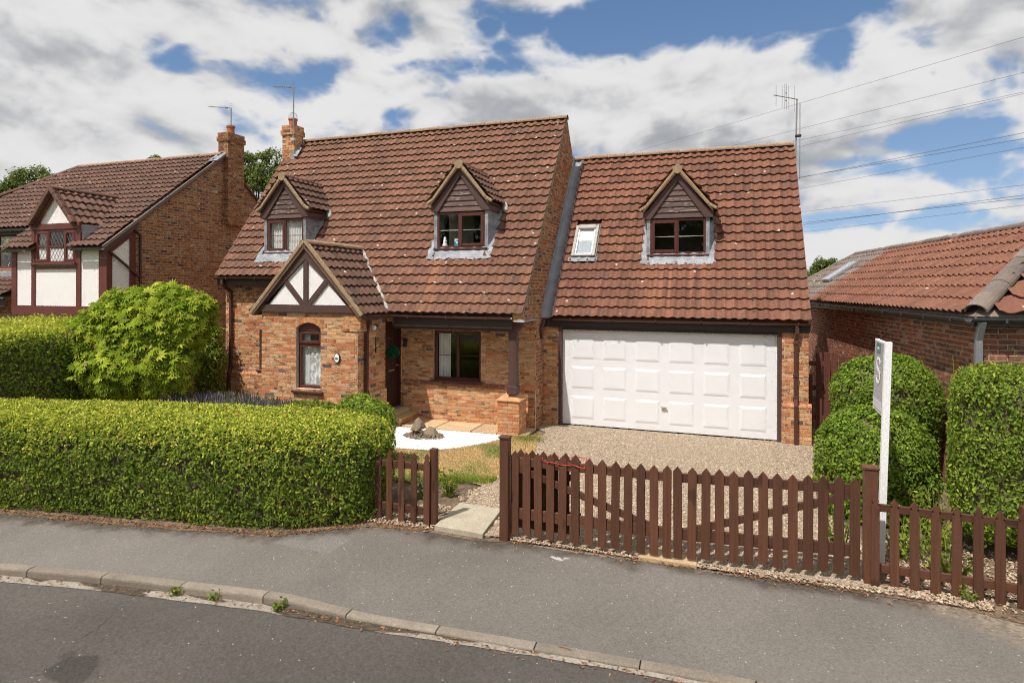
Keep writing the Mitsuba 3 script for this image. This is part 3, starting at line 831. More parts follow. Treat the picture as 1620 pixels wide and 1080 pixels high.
WALL.prism(pw, (0, YP, 0), XD, (0, 0, 1), (0, 1, 0), 0.22)
brickwork(pw.difference(arch_poly), (0, YP, 0), XD, F_N, out=bricks_out)
nb = 9
for i in range(nb):    # soldier bricks of the arch
    t0, t1 = -ha - 0.02 + (2 * ha + 0.04) * i / nb + 0.006, -ha - 0.02 + (2 * ha + 0.04) * (i + 1) / nb - 0.006
    q = Polygon([(cxw + r * math.sin(t), czw + r * math.cos(t)) for r, t in ((R_ + 0.003, t0), (R_ + 0.003, t1), (R_ + 0.11, t1), (R_ + 0.11, t0))])
    v, f, _ = MB().prism(q, (0, YP + 0.01, 0), XD, (0, 0, 1), F_N, 0.018).arrays()
    bricks_out.append((v, f, np.array([0.62 + 0.2 * rng.random(), 0.3])))
# corbelled corner of the porch
front_wall(sbox(-4.0, 2.12, -3.575, 2.47), YP - 0.02, 0.04)
WALL.box(-3.67, -3.575, YP, YP + 0.45, 2.12, 2.47)
side_wall(sbox(YP - 0.02, 2.12, YP + 0.45, 2.47), -3.575, 1, 0.03)
# porch side with the door opening
DY0, DY1, DZ0, DZ1 = -1.42, -0.74, 0.30, 2.26
side_wall(sbox(YP, -0.02, YW, 2.45).difference(sbox(DY0, DZ0 - 0.06, DY1, DZ1)), -3.66, 1, bsdf='brick')
side_wall(sbox(YP, -0.02, DY0 - 0.02, 0.81), -3.61, 1, 0.05)
side_wall(sbox(YP, -0.02, YW, 2.45), -6.06, -1)
# right flank of the main house, rising above the garage roof
fl = Polygon([(YW, -0.02), (-0.1, -0.02), (-0.1, 2.2), (0.0, 2.3), (6.2, 2.3), (5.6, main_z(-1.6)), (2.0, main_z(2.0) - 0.03), (-1.52, main_z(-1.52) - 0.03), (-1.52, 2.33), (YW, 2.33)])
side_wall(fl, -0.42, 1, bsdf='brick_shaded')
front_wall(sbox(-0.66, 2.33, -0.42, 2.50), -1.52, 0.05)
for k_, (ya, za) in enumerate([(-1.50, 2.36), (-1.50, 2.435)]):
    WALL.box(-0.44, -0.42, -1.52, -0.9, za, za + 0.06)
# left gable, garage gable, backs (they close the house)
side_wall(Polygon([(YW, -0.02), (4.7, -0.02), (4.7, 3.2), (2.0, main_z(2.0) - 0.06), (-0.67, main_z(-0.67) - 0.06)]), -8.84, -1)
side_wall(Polygon([(YG, -0.02), (5.9, -0.02), (5.9, 2.35), (GR, gar_z(GR) - 0.06), (YG, gar_z(YG) - 0.06)]), 4.93, 1)
WALL.box(-8.84, -0.42, 4.48, 4.70, -0.02, 3.2)
WALL.box(-0.42, 4.93, 5.68, 5.90, -0.02, 2.35)
kw = put(H, 'wall', WALL, 'mortar')
# side wall of the plinth, sloping plinth bricks
pl = []
for x0, x1, y, z, d in [(-0.42, -0.075, YG, 0.74, 0.05), (4.455, 4.985, YG, 0.70, 0.05), (-8.88, -6.06, YW, 0.78, 0.05)]:
    x = x0
    while x < x1 - 0.02:
        e = min(x + 0.215, x1)
        V = np.array([[x, y - d - 0.012, z], [e, y - d - 0.012, z], [e, y - d - 0.012, z + 0.028], [x, y - d - 0.012, z + 0.028], [x, y, z + 0.085], [e, y, z + 0.085], [x, y, z], [e, y, z]])
        pl.append((V, np.array([[0, 1, 2], [0, 2, 3], [3, 2, 5], [3, 5, 4], [0, 3, 4], [0, 4, 6], [1, 7, 5], [1, 5, 2], [0, 6, 7], [0, 7, 1]]), np.array([0.66 + 0.12 * rng.random(), 0.2])))
        x += 0.225
x = -3.62
while x < -0.45:    # dark blue sill bricks under the porch window, red ones beside it
    e = x + 0.068 if x < -1.16 else min(x + 0.215, -0.42)
    V = np.array([[x, YW - 0.075, 0.815], [e, YW - 0.075, 0.815], [e, YW - 0.075, 0.84], [x, YW - 0.075, 0.84], [x, YW, 0.915], [e, YW, 0.915], [x, YW, 0.815], [e, YW, 0.815]])
    pl.append((V, np.array([[0, 1, 2], [0, 2, 3], [3, 2, 5], [3, 5, 4], [0, 3, 4], [0, 4, 6], [1, 7, 5], [1, 5, 2], [0, 6, 7], [0, 7, 1]]), np.array([0.97 if x < -1.16 else 0.7, 0.1 + 0.3 * rng.random()])))
    x = e + 0.010
bricks_out += pl
put_pieces(H, 'brick', 'bricks', bricks_out, 'brick', 300, 'wall')

# roofs: decks under the tiles
# dormers: centre, front plane, sill z, window half width, window top z, eave z, ridge z
DORM = [dict(c=-7.085, y=-0.545, z0=3.90, w=0.56, z1=4.735, ze=4.93, zr=5.78, h=0.745, R='main'), dict(c=-2.235, y=-0.565, z0=3.915, w=0.585, z1=4.725, ze=4.91, zr=5.78, h=0.735, R='main'),
        dict(c=2.405, y=0.80, z0=3.775, w=0.595, z1=4.565, ze=4.735, zr=5.64, h=0.765, R='gar')]
DECK = MB()
yl = -0.95


def dormer_holes(R, y0, c_):
    """The openings under the dormers, in (x, distance up the slope)."""
    q = Polygon()
    for d in DORM:
        if d['R'] == R:
            zf = main_z if R == 'main' else gar_z
            m_, zz = (M54, lambda z: (z - main_z(0)) / M54) if R == 'main' else (MG, lambda z: (z - gar_z(0)) / MG)
            q = q.union(sbox(d['c'] - d['w'] - 0.05, (d['y'] + 0.06 - y0) / c_, d['c'] + d['w'] + 0.05, (zz(d['ze'] - 0.02) - y0) / c_))
    return q


cm_, cg_ = math.cos(TH), math.cos(TG)
pm = Polygon([(-8.85, (yl + 1.55) / cm_), (-4.9, (yl + 1.55) / cm_), (-4.9, 1.06), (-3.5, 0.02), (-0.44, 0.02), (-0.44, 3.55 / cm_), (-8.85, 3.55 / cm_)])
deck(DECK, pm.difference(dormer_holes('main', -1.55, cm_)), np.array([0, -1.55, 2.468]) - NV * 0.035, SV, NV)
NB = np.array([0, math.sin(TH), math.cos(TH)])
plane_quad(DECK, [(-8.85, 2.0, main_z(2.0) - 0.06), (-0.44, 2.0, main_z(2.0) - 0.06), (-0.44, 4.95, main_z(-0.95) - 0.06), (-8.85, 4.95, main_z(-0.95) - 0.06)], 0.05, NB)
put(H, 'roof', DECK, 'tile_dark')
DECK2 = MB()
pg_ = sbox(-0.42, 0.02, 4.93, (GR - GE) / cg_).difference(dormer_holes('gar', GE, cg_)).difference(sbox(0.08, 1.18, 0.48, 2.02))
deck(DECK2, pg_, np.array([0, GE, gar_z(GE)]) - NG * 0.035, SG, NG)
plane_quad(DECK2, [(-0.42, GR, gar_z(GR) - 0.06), (4.93, GR, gar_z(GR) - 0.06), (4.93, 6.0, gar_z(GE) - 0.06), (-0.42, 6.0, gar_z(GE) - 0.06)], 0.05, (0, math.sin(TG), math.cos(TG)))
put(H, 'roof', DECK2, 'tile_garage', label='lower tiled roof over the garage')

PX, PHW, PYF, PZA, PZE = -4.885, 1.375, -2.62, 3.93, 2.455     # porch roof: ridge x, half width, front, ridge z, eave z
psl = (PZA - PZE) / PHW


def in_dormer(ctr, R):
    for d in DORM:
        if d['R'] != R:
            continue
        zf = main_z if R == 'main' else gar_z
        if ctr[1] > d['y'] - 0.05 and abs(ctr[0] - d['c']) < d['h'] - 0.05:
            sl = (d['zr'] - d['ze']) / d['h']
            if ctr[2] < d['zr'] - sl * abs(ctr[0] - d['c']) - 0.10:
                return True
    return False


def keep_main(ctr, c, r):
    if ctr[0] < -4.9 and r < 4:
        return False
    if ctr[2] < PZA - psl * abs(ctr[0] - PX) - 0.16 and abs(ctr[0] - PX) < PHW + 0.1:
        return False
    if -9.1 < ctr[0] < -8.47 and 1.55 < ctr[1]:
        return False
    return not in_dormer(ctr, 'main')


tiles_out = []
WM = 8.44 / 42
tiling((-8.87, -1.55, 2.468), XD, SV, NV, 42, 24, WM, 0.2525, keep_main, bsdf='tile', out=tiles_out, top=6.03)
rear = []
tiling((-0.205, GE, gar_z(GE)), XD, SG, NG, 26, 20, 5.17 / 26, (GR - GE) / cg_ / 19.9, lambda c_, c, r: not in_dormer(c_, 'gar') and not (0.0 < c_[0] < 0.56 and 3.84 < c_[2] < 4.60), bsdf='tile_garage', out=tiles_out, top=(GR - GE) / cg_ - 0.01)
put_pieces(H, 'tile', 'tiles', tiles_out, 'tile', 300, 'roof')
rk = f'{H}__roof'
ridge_run((-8.52, 2.0, main_z(2.0) + 0.005), (-0.40, 2.0, main_z(2.0) + 0.005), 0.115, 0.44, rk, 'ridge')
ridge_run((-0.42, GR, gar_z(GR) + 0.005), (4.96, GR, gar_z(GR) + 0.005), 0.115, 0.44, f'{H}__roof_001', 'ridge')

# bedding mortar: under verges, along valleys, round the dormers


def rough_strip(mb, p0, p1, w, n, seed, amp=0.35, zoff=0.03, step=0.06):
    p0, p1, n = (np.asarray(t, float) for t in (p0, p1, n))
    L = np.linalg.norm(p1 - p0)
    k = max(3, int(L / step))
    t = np.linspace(0, 1, k)
    r = meshkit.fbm(np.c_[t * L * 6, t * 0 + seed, t * 0], 3, seed)
    q = p0 + np.outer(t, p1 - p0) + np.outer(np.full(k, zoff), n)
    side = np.cross((p1 - p0) / L, n)
    q = q + np.outer((meshkit.fbm(np.c_[t * L * 4, t * 0, t * 0 + seed], 3, seed + 5) - 0.5) * w * amp * 2, side)
    return mb.tube(q, w * (0.55 + 0.9 * r) * 0.5, 7)


V1 = MB()
vy = lambda x: (PZA - psl * abs(x - PX) - 2.468) / M54 - 1.55
pv = lambda x: (x, vy(x), PZA - psl * abs(x - PX) + 0.03)
rough_strip(V1, pv(PX), pv(PX + PHW), 0.085, NV, 3, amp=0.5)
rough_strip(V1, pv(PX), pv(PX - PHW + 0.35), 0.07, NV, 4)
put(H, 'valley_mortar', V1, 'mortar_valley', smooth=True, label='rough pale mortar along the porch roof valley')
VG = MB()
rough_strip(VG, (-8.86, -0.95, main_z(-0.95)), (-8.86, 2.0, main_z(2.0)), 0.06, NV, 8, amp=0.1, zoff=0.0)
put(H, 'verge_mortar', VG, 'mortar_pale', smooth=True)

# lead gutter between the flank and the garage tiles
LG = MB()
for i in range(5):
    a0, a1 = i * 1.02 - 0.05, (i + 1) * 1.02
    V = []
    for b, l in ((a0, 0.012), (a1, 0.0)):
        for xx, hh in ((-0.418, 0.20), (-0.405, 0.03), (-0.36, 0.012), (-0.30, 0.004), (-0.235, 0.02), (-0.20, 0.055), (-0.17, 0.06)):
            V.append(np.array([xx, GE, gar_z(GE)]) + SG * b + NG * (hh + l + rng.normal(0, 0.003)))
    LG.add(V, [[j, j + 1, j + 8, j + 7] for j in range(6)])
put(H, 'lead_gutter', LG, 'lead', smooth=True)
LK = MB()
LK.obox((-0.62, -1.545, 2.325), (0.21, 0, 0), (0, 0.012, 0.0), (0, 0.02, 0.06))
LK.obox((-0.41, -1.545, 2.325), (0.012, 0, 0), (0, 0.85, 0.0), (0, 0.0, 0.05))
put(H, 'lead_flashing', LK, 'lead', label='pale lead flashing under the end of the roof above the post')

# eaves, fascias, soffits, gutters


def gutter(mb, p0, p1, r=0.055):
    p0, p1 = np.asarray(p0, float), np.asarray(p1, float)
    d = (p1 - p0) / np.linalg.norm(p1 - p0)
    x = np.cross(d, [0, 0, 1.0])
    a = np.linspace(np.pi, 2 * np.pi, 9)
    V = []
    for q in (p0, p1):
        for rad in (r, r - 0.006):
            V.append(q + np.outer(np.cos(a) * rad, x) + np.outer(np.sin(a) * rad, [0, 0, 1.0]))
    V = np.vstack(V)
    m = 9
    F = []
    for j in range(m - 1):
        F += [[j, j + 1, j + 1 + 2 * m, j + 2 * m], [j + m, j + 3 * m, j + 1 + 3 * m, j + 1 + m], [j, j + m, j + 1 + m, j + 1], [j + 2 * m, j + 1 + 2 * m, j + 1 + 3 * m, j + 3 * m]]
    for j in (0, m - 1):
        F.append([j, j + 2 * m, j + 3 * m, j + m])
    mb.add(V, F)
    L = np.linalg.norm(p1 - p0)
    for t in np.arange(0.4, L, 0.9):      # brackets
        c = p0 + d * t
        mb.obox(c - x * (r + 0.004) - np.array([0, 0, r + 0.004]), x * (2 * r + 0.008), d * 0.025, (0, 0, r + 0.01))
    return mb


gm = gutter(MB(), (-0.17, -0.212, 2.350), (4.955, -0.212, 2.350))
put(H, 'gutter', gm, 'brown_plastic', smooth=40)
put(H, 'gutter', gutter(MB(), (-3.40, -1.60, 2.425), (-0.66, -1.60, 2.425)), 'brown_plastic')
put(H, 'gutter', gutter(MB(), (-8.90, -0.985, 3.262), (-6.15, -0.985, 3.262)), 'brown_plastic')
put(H, 'gutter', gutter(MB(), (-3.455, -2.60, 2.41), (-3.455, -1.62, 2.41)), 'brown_plastic')
fm = MB()
fm.box(-0.42, 4.95, -0.155, -0.135, 2.16, 2.35)
fm.box(-0.42, 4.95, -0.135, -0.02, 2.165, 2.185)
fm.box(-0.07, 4.45, -0.095, -0.02, 2.103, 2.165)
put(H, 'fascia', fm, 'dark_soffit')
fm = MB()
fm.box(-3.42, -0.66, -1.545, -1.525, 2.19, 2.42)
fm.box(-3.42, -0.66, -1.525, -0.675, 2.30, 2.32)
put(H, 'fascia', fm, 'dark_soffit')
fm = MB()
fm.box(-8.88, -6.10, -0.925, -0.905, 3.06, 3.26)
fm.box(-8.88, -6.10, -0.905, -0.68, 3.07, 3.09)
put(H, 'fascia', fm, 'dark_soffit')
# porch beam on its post, on the brick pier
bm = MB().prism(Polygon([(-3.44, 2.125), (-0.60, 2.115), (-0.50, 2.21), (-0.50, 2.295), (-3.44, 2.295)]), (0, -1.42, 0), XD, (0, 0, 1), (0, 1, 0), 0.16)
put(H, 'porch_beam', bm, 'brown_board')
pm = MB()
pm.box(-0.795, -0.62, -1.40, -1.225, 1.005, 2.115, ch=0.012)
pm.box(-0.745, -0.67, -1.404, -1.396, 1.02, 2.10)
pm.box(-0.815, -0.60, -1.42, -1.205, 0.84, 1.01, ch=0.008)
put(H, 'porch_post', pm, 'brown_board')
pp = MB()
X0, X1, Y0, Y1 = -1.013, -0.548, -1.43, -0.965
put(H, 'brick_pier', MB().box(X0 + 0.006, X1 - 0.006, Y0 + 0.006, Y1 - 0.006, -0.02, 0.70), 'mortar')
bp = []
for nrm_, o_, u_, L in (((0, -1, 0), (X0, Y0, 0), (1, 0, 0), X1 - X0), ((1, 0, 0), (X1, Y0, 0), (0, 1, 0), Y1 - Y0), ((-1, 0, 0), (X0, Y0, 0), (0, 1, 0), Y1 - Y0), ((0, 1, 0), (X0, Y1, 0), (1, 0, 0), X1 - X0)):
    brickwork(sbox(0.0, 0.0, L, 0.70), o_, u_, nrm_, out=bp, proud=0.004)
for i, b in enumerate(bp):
    put(f'{H}__brick_pier', 'brick', MB().add(b[0], b[1], (0.55 + 0.25 * b[2][0], 0.25 * b[2][1])), 'brick')
cap = MB()
xc, yc = (X0 + X1) / 2, (Y0 + Y1) / 2
for sx in (-1, 1):     # the sloping cap in four pieces
    for sy in (-1, 1):
        x_, y_ = xc + sx * 0.262, yc + sy * 0.262
        V = [[xc + sx * 0.003, yc + sy * 0.003, 0.70], [x_, yc + sy * 0.003, 0.70], [x_, y_, 0.70], [xc + sx * 0.003, y_, 0.70], [xc + sx * 0.003, yc + sy * 0.003, 0.845], [xc + sx * 0.10, yc + sy * 0.003, 0.845], [xc + sx * 0.10, yc + sy * 0.10, 0.845], [xc + sx * 0.003, yc + sy * 0.10, 0.845],
             [x_, yc + sy * 0.003, 0.722], [x_, y_, 0.722], [xc + sx * 0.003, y_, 0.722]]
        put(f'{H}__brick_pier', 'cap', MB().tm(trimesh.convex.convex_hull(np.array(V)), (0.62, 0.1)), 'brick')

# downpipes
DP = MB()


def downpipe(pts, r=0.034, square=False):
    mb = MB()
    pts = np.array(pts, float)
    if square:
        for a_, b_ in zip(pts[:-1], pts[1:]):
            d_ = b_ - a_
            L = np.linalg.norm(d_)
            d_ = d_ / L
            s_ = np.array([1.0, 0, 0])
            t_ = np.cross(d_, s_)
            mb.obox(a_ - s_ * r - t_ * r - d_ * 0.012, s_ * 2 * r, t_ * 2 * r, d_ * (L + 0.024), ch=0.006)
    else:
        mb.tube(pts, r, 10)
    return mb


dp = downpipe([(4.72, -0.212, 2.30), (4.72, -0.212, 2.16), (4.70, -0.155, 2.02), (4.70, -0.155, 0.90), (4.70, -0.215, 0.74), (4.70, -0.215, 0.02)], 0.034, True)
for z in (1.93, 1.30, 0.86):
    dp.box(4.655, 4.745, -0.20, -0.112, z, z + 0.06, ch=0.005)
put(H, 'downpipe', dp, 'brown_plastic', label='brown downpipe on the right pier of the garage')
dp = downpipe([(-8.66, -0.98, 3.21), (-8.66, -0.98, 3.08), (-8.62, -0.735, 2.90), (-8.62, -0.735, 0.95), (-8.62, -0.80, 0.80), (-8.62, -0.80, 0.0)], 0.034, True)
put(H, 'downpipe', dp, 'brown_plastic', label='brown downpipe at the left corner of the house')
dp = downpipe([(-3.50, -2.30, 2.36), (-3.50, -2.30, 2.28), (-3.60, -2.25, 2.05), (-3.60, -2.25, 0.9), (-3.56, -2.25, 0.75), (-3.56, -2.25, 0.0)], 0.034, True)
put(H, 'downpipe', dp, 'brown_plastic', label='brown downpipe on the porch side wall')
dp = downpipe([(-0.36, -0.24, 2.31), (-0.385, -0.42, 2.10), (-0.385, -0.36, 1.92)], 0.03, True)
put(H, 'downpipe', dp, 'brown_plastic')

# garage door with its raised panels
GD = MB()
GD.box(0.0, 4.378, 0.0, 0.04, 0.012, 2.103)
gk = put(H, 'garage_door', GD, 'white_metal', label='white double garage door with eighteen raised panels')
for c in range(6):
    for r, (za, zb) in enumerate(((1.46, 1.93), (0.815, 1.29), (0.155, 0.64))):
        xa = 0.205 + 0.6955 * c
        xb = xa + 0.50
        m = MB()
        V = []
        ring = ((0.0, 0.0), (0.006, -0.005), (0.046, -0.013))
        for ins, y in ring:
            V += [[xa + ins, y, za + ins], [xb - ins, y, za + ins], [xb - ins, y, zb - ins], [xa + ins, y, zb - ins]]
        F = [[i + 4 * k, (i + 1) % 4 + 4 * k, (i + 1) % 4 + 4 * k + 4, i + 4 * k + 4] for k in range(2) for i in range(4)] + [[8, 9, 10, 11]]
        put(f'{H}__garage_door', 'panel', MB().add(V, F), 'white_metal')
hm = MB()
hm.tube([(2.19, -0.001, 0.50), (2.19, -0.028, 0.50)], 0.045, 14)
hm.obox((2.125, -0.055, 0.505), (0.13, 0, 0), (0, 0.02, 0), (0, 0, 0.028), ch=0.006)
hm.tube([(2.19, -0.02, 0.505), (2.19, -0.05, 0.515)], 0.014, 8)
hm.obox((2.15, -0.012, 0.44), (0.08, 0, 0), (0, 0.012, 0), (0, 0, 0.05), ch=0.004)
put(f'{H}__garage_door', 'handle', hm, 'chrome')
fr = MB()
fr.box(-0.072, 0.0, -0.112, 0.06, 0.0, 2.165)
fr.box(4.378, 4.452, -0.112, 0.06, 0.0, 2.165)
fr.box(0.0, 4.378, -0.02, 0.06, 2.105, 2.165)
put(H, 'door_frame', fr, 'brown_board')


# windows


def window(parent, name, x0, x1, z0, z1, y, fw_=0.055, mull=None, sash=None, bars=(), bsdf='brown_frame', depth=0.06, glass_in=0.03):
    """A framed window in a wall facing the street: frame, sashes, glass and thin glazing bars."""
    m = MB()
    m.box(x0, x0 + fw_, y, y + depth, z0, z1, ch=0.006).box(x1 - fw_, x1, y, y + depth, z0, z1, ch=0.006)
    m.box(x0 + fw_, x1 - fw_, y + 0.001, y + depth, z0, z0 + fw_, ch=0.006).box(x0 + fw_, x1 - fw_, y + 0.001, y + depth, z1 - fw_, z1, ch=0.006)
    edges = [x0 + fw_]
    for xm in (mull or []):
        m.box(xm - fw_ * 0.45, xm + fw_ * 0.45, y + 0.002, y + depth, z0 + fw_, z1 - fw_, ch=0.006)
        edges += [xm - fw_ * 0.45, xm + fw_ * 0.45]
    edges.append(x1 - fw_)
    k = put(parent, name, m, bsdf)
    for i in range(0, len(edges), 2):
        a_, b_, za, zb = edges[i], edges[i + 1], z0 + fw_, z1 - fw_
        if sash and (i // 2) in sash:
            s = 0.048
            q = MB()
            q.box(a_ - 0.012, a_ + s, y - 0.014, y + 0.03, za - 0.012, zb + 0.012, ch=0.008).box(b_ - s, b_ + 0.012, y - 0.014, y + 0.03, za - 0.012, zb + 0.012, ch=0.008)
            q.box(a_ + s, b_ - s, y - 0.013, y + 0.03, za - 0.012, za + s, ch=0.008).box(a_ + s, b_ - s, y - 0.013, y + 0.03, zb - s, zb + 0.012, ch=0.008)
            put(k, 'sash', q, bsdf)
            a_, b_, za, zb = a_ + s, b_ - s, za + s, zb - s
        V = [[a_, y + glass_in, za], [b_, y + glass_in, za], [b_, y + glass_in, zb], [a_, y + glass_in, zb]]
        put(k, 'pane', MB().add(V, [[0, 1, 2, 3]]), 'glass')
        for t in bars:
            zz = za + (zb - za) * t
            put(k, 'glazing_bar', MB().box(a_, b_, y + glass_in - 0.008, y + glass_in - 0.002, zz - 0.007, zz + 0.007), 'mortar_valley' if bars_pale else bsdf)
    return k


bars_pale = False
window(H, 'window', RW[0], RW[1], RW[2], RW[3], YW + 0.06, 0.07, [(RW[0] + RW[1]) / 2 + 0.0], None, (0.50,))
put(H, 'window_sill', MB().box(RW[0] - 0.05, RW[1] + 0.05, YW - 0.09, YW + 0.06, 0.912, 0.94, ch=0.006), 'brown_plastic')
window(H, 'window', LWN[0], LWN[1], LWN[2], LWN[3], YW + 0.05, 0.07, None, None, (0.5,))
put(H, 'window_sill', MB().box(LWN[0] - 0.06, LWN[1], YW - 0.06, YW + 0.05, 0.875, 0.915, ch=0.006), 'brown_plastic')
# arched porch window: head board, top light, main pane
hd = MB().prism(Polygon([(WX0, 2.10), (WX1, 2.10), (WX1, WZS)] + arc[1:-1] + [(WX0, WZS)]), (0, YP + 0.075, 0), XD, (0, 0, 1), (0, 1, 0), 0.05)
pkey = window(H, 'window', WX0, WX1, WZ0, 2.10, YP + 0.085, 0.065, None, None, ())
put(pkey, 'head_board', hd, 'brown_frame')
sm = MB()
za, zb = 1.83, 2.075
sm.box(WX0 + 0.03, WX0 + 0.10, YP + 0.06, YP + 0.10, za, zb, ch=0.008).box(WX1 - 0.10, WX1 - 0.03, YP + 0.06, YP + 0.10, za, zb, ch=0.008)
sm.box(WX0 + 0.10, WX1 - 0.10, YP + 0.061, YP + 0.10, za, za + 0.06, ch=0.008).box(WX0 + 0.10, WX1 - 0.10, YP + 0.061, YP + 0.10, zb - 0.05, zb, ch=0.008)
sm.box(WX0 + 0.06, WX1 - 0.06, YP + 0.088, YP + 0.125, 1.755, 1.83)
put(pkey, 'top_sash', sm, 'brown_frame')
put(H, 'window_sill', MB().obox((WX0 - 0.075, YP - 0.075, 0.80), (WX1 - WX0 + 0.15, 0, 0), (0, 0.14, 0), (0, 0.0, 0.05), ch=0.008), 'brown_plastic')

# front door in the porch side wall, two steps
DX = -3.66
dm = MB().box(DX - 0.10, DX - 0.055, DY0 + 0.06, DY1 - 0.06, DZ0 + 0.02, DZ1 - 0.06)
for ya, yb, za, zb in ((DY0 + 0.15, (DY0 + DY1) / 2 - 0.03, 0.45, 1.05), ((DY0 + DY1) / 2 + 0.03, DY1 - 0.15, 0.45, 1.05), (DY0 + 0.15, (DY0 + DY1) / 2 - 0.03, 1.22, 2.08), ((DY0 + DY1) / 2 + 0.03, DY1 - 0.15, 1.22, 2.08)):
    dm.box(DX - 0.056, DX - 0.045, ya, yb, za, zb, ch=0.004)
put(H, 'front_door', dm, 'door_brown', label='dark brown front door in the shade of the porch')
fr = MB()
fr.box(DX - 0.12, DX + 0.005, DY0, DY0 + 0.06, DZ0, DZ1).box(DX - 0.12, DX + 0.005, DY1 - 0.06, DY1, DZ0, DZ1).box(DX - 0.12, DX + 0.005, DY0 + 0.06, DY1 - 0.06, DZ1 - 0.06, DZ1)
put(f'{H}__front_door', 'frame', fr, 'door_brown')
put(f'{H}__front_door', 'threshold', MB().box(DX - 0.12, DX + 0.03, DY0, DY1, DZ0 - 0.02, DZ0 + 0.012), 'metal')
put(f'{H}__front_door', 'letterbox', MB().box(DX - 0.045, DX - 0.035, (DY0 + DY1) / 2 - 0.12, (DY0 + DY1) / 2 + 0.12, 1.13, 1.17, ch=0.004), 'chrome')
put(f'{H}__front_door', 'handle', MB().tube([(DX - 0.05, DY1 - 0.12, 1.25), (DX + 0.0, DY1 - 0.12, 1.25), (DX + 0.0, DY1 - 0.22, 1.25)], 0.011, 8), 'chrome')
st = MB().box(-3.66, -3.26, -1.48, -0.70, -0.02, 0.135)
put(H, 'door_step', st, 'mortar')
ds = []
brickwork(sbox(0, 0.02, 0.78, 0.135), (-3.26, -1.48, 0), (0, 1, 0), (1, 0, 0), start=0.02, course=0.0575, out=ds)
brickwork(sbox(0, 0.02, 0.40, 0.135), (-3.66, -1.48, 0), (1, 0, 0), (0, -1, 0), start=0.02, course=0.0575, out=ds)
for b in ds:
    put(f'{H}__door_step', 'brick', MB().add(*b[:3]), 'brick')
put(f'{H}__door_step', 'slab', MB().box(-3.65, -3.225, -1.515, -0.72, 0.137, 0.178, ch=0.008), 'sandstone')
put(f'{H}__door_step', 'slab', MB().box(-3.65, -3.42, -1.45, -0.73, 0.180, 0.275, ch=0.008), 'sandstone')

# porch gable: timbers over white panels, verge
GY = YP - 0.03
tri = Polygon([(PX - 1.20, 2.50), (PX + 1.20, 2.50), (PX, 2.50 + 1.20 * psl)])
put(H, 'gable_panel', MB().prism(Polygon([(PX - 1.05, 2.55), (PX + 1.05, 2.55), (PX, 2.55 + 1.05 * psl)]), (0, GY, 0), XD, (0, 0, 1), (0, 1, 0), 0.06), 'white_render', label='white rendered panel behind the timbers of the porch gable')
TB = lambda q: MB().prism(q, (0, GY - 0.035, 0), XD, (0, 0, 1), (0, 1, 0), 0.034)
put(H, 'gable_timber', TB(Polygon([(PX - 1.20, 2.495), (PX + 1.20, 2.495), (PX + 1.075, 2.65), (PX - 1.075, 2.65)])), 'brown_board')
for s in (-1, 1):
    q = Polygon([(PX + s * 1.075, 2.653), (PX + s * 1.20, 2.50), (PX, 2.50 + 1.27 * psl), (PX, 2.50 + 1.27 * psl - 0.235)])
    out_ = Polygon([(PX + s * 1.30, 2.47), (PX + s * 0.0, 2.47 + 1.30 * psl), (PX, 2.47 + 1.30 * psl - 0.26), (PX + s * 1.066, 2.653), (PX + s * 1.19, 2.50)])
    put(H, 'gable_timber', MB().prism(out_.buffer(0), (0, GY - 0.045, 0), XD, (0, 0, 1), (0, 1, 0), 0.045), 'brown_board')
    w2 = 0.055
    d = np.array([s * 0.60, 0.60])
    d = d / np.linalg.norm(d)
    nn = np.array([-d[1], d[0]]) * w2
    b0, b1 = np.array([PX + s * 0.045, 2.63]), np.array([PX + s * 0.55, 3.18])
    d = (b1 - b0) / np.linalg.norm(b1 - b0)
    nn = np.array([-d[1], d[0]]) * w2
    put(H, 'gable_timber', MB().prism(Polygon([b0 + nn, b1 + nn, b1 - nn, b0 - nn]), (0, GY - 0.032, 0), XD, (0, 0, 1), (0, 1, 0), 0.031), 'brown_board')
put(H, 'gable_timber', TB(sbox(PX - 0.055, 2.651, PX + 0.055, 3.66)), 'brown_board')
# porch roof
PD = MB()
TP = math.atan(psl)
pt_all, ptop = [], math.hypot(PHW, PZA - PZE)
for s in (-1, 1):
    nn = np.array([s * math.sin(TP), 0, math.cos(TP)])
    sv = np.array([-s * math.cos(TP), 0, math.sin(TP)])
    e = np.array([PX + s * PHW, PYF, PZE])
    yb = vy(PX + s * PHW)
    plane_quad(PD, [e - nn * 0.03, np.array([PX, PYF, PZA]) - nn * 0.03, np.array([PX, vy(PX) + 0.05, PZA]) - nn * 0.03, np.array([PX + s * PHW, yb + 0.05, PZE]) - nn * 0.03], 0.04, nn)
    kp = lambda ctr, c, r: ctr[1] < vy(ctr[0]) + 0.06
    if s > 0:
        tiling(e, (0, 1, 0), sv, nn, 11, 8, 0.2, ptop / 7.75, kp, bsdf='tile_mossy', out=pt_all, top=ptop)
    else:
        tiling(e, (0, 1, 0), sv, nn, 11, 8, 0.2, ptop / 7.75, kp, bsdf='tile_mossy', out=pt_all, top=ptop)
pk = put(H, 'porch_roof', PD, 'tile_dark')
for v, f, uv, b in pt_all:
    k = key_for(f'{H}__porch_roof__tile')
    scene[k] = shape_((v, f), b, smooth=False, uv=np.tile(uv, (len(v), 1)))
ridge_run((PX, PYF - 0.01, PZA + 0.0), (PX, vy(PX) + 0.02, PZA + 0.0), 0.115, 0.42, f'{H}__porch_roof', 'ridge')
VM = MB()
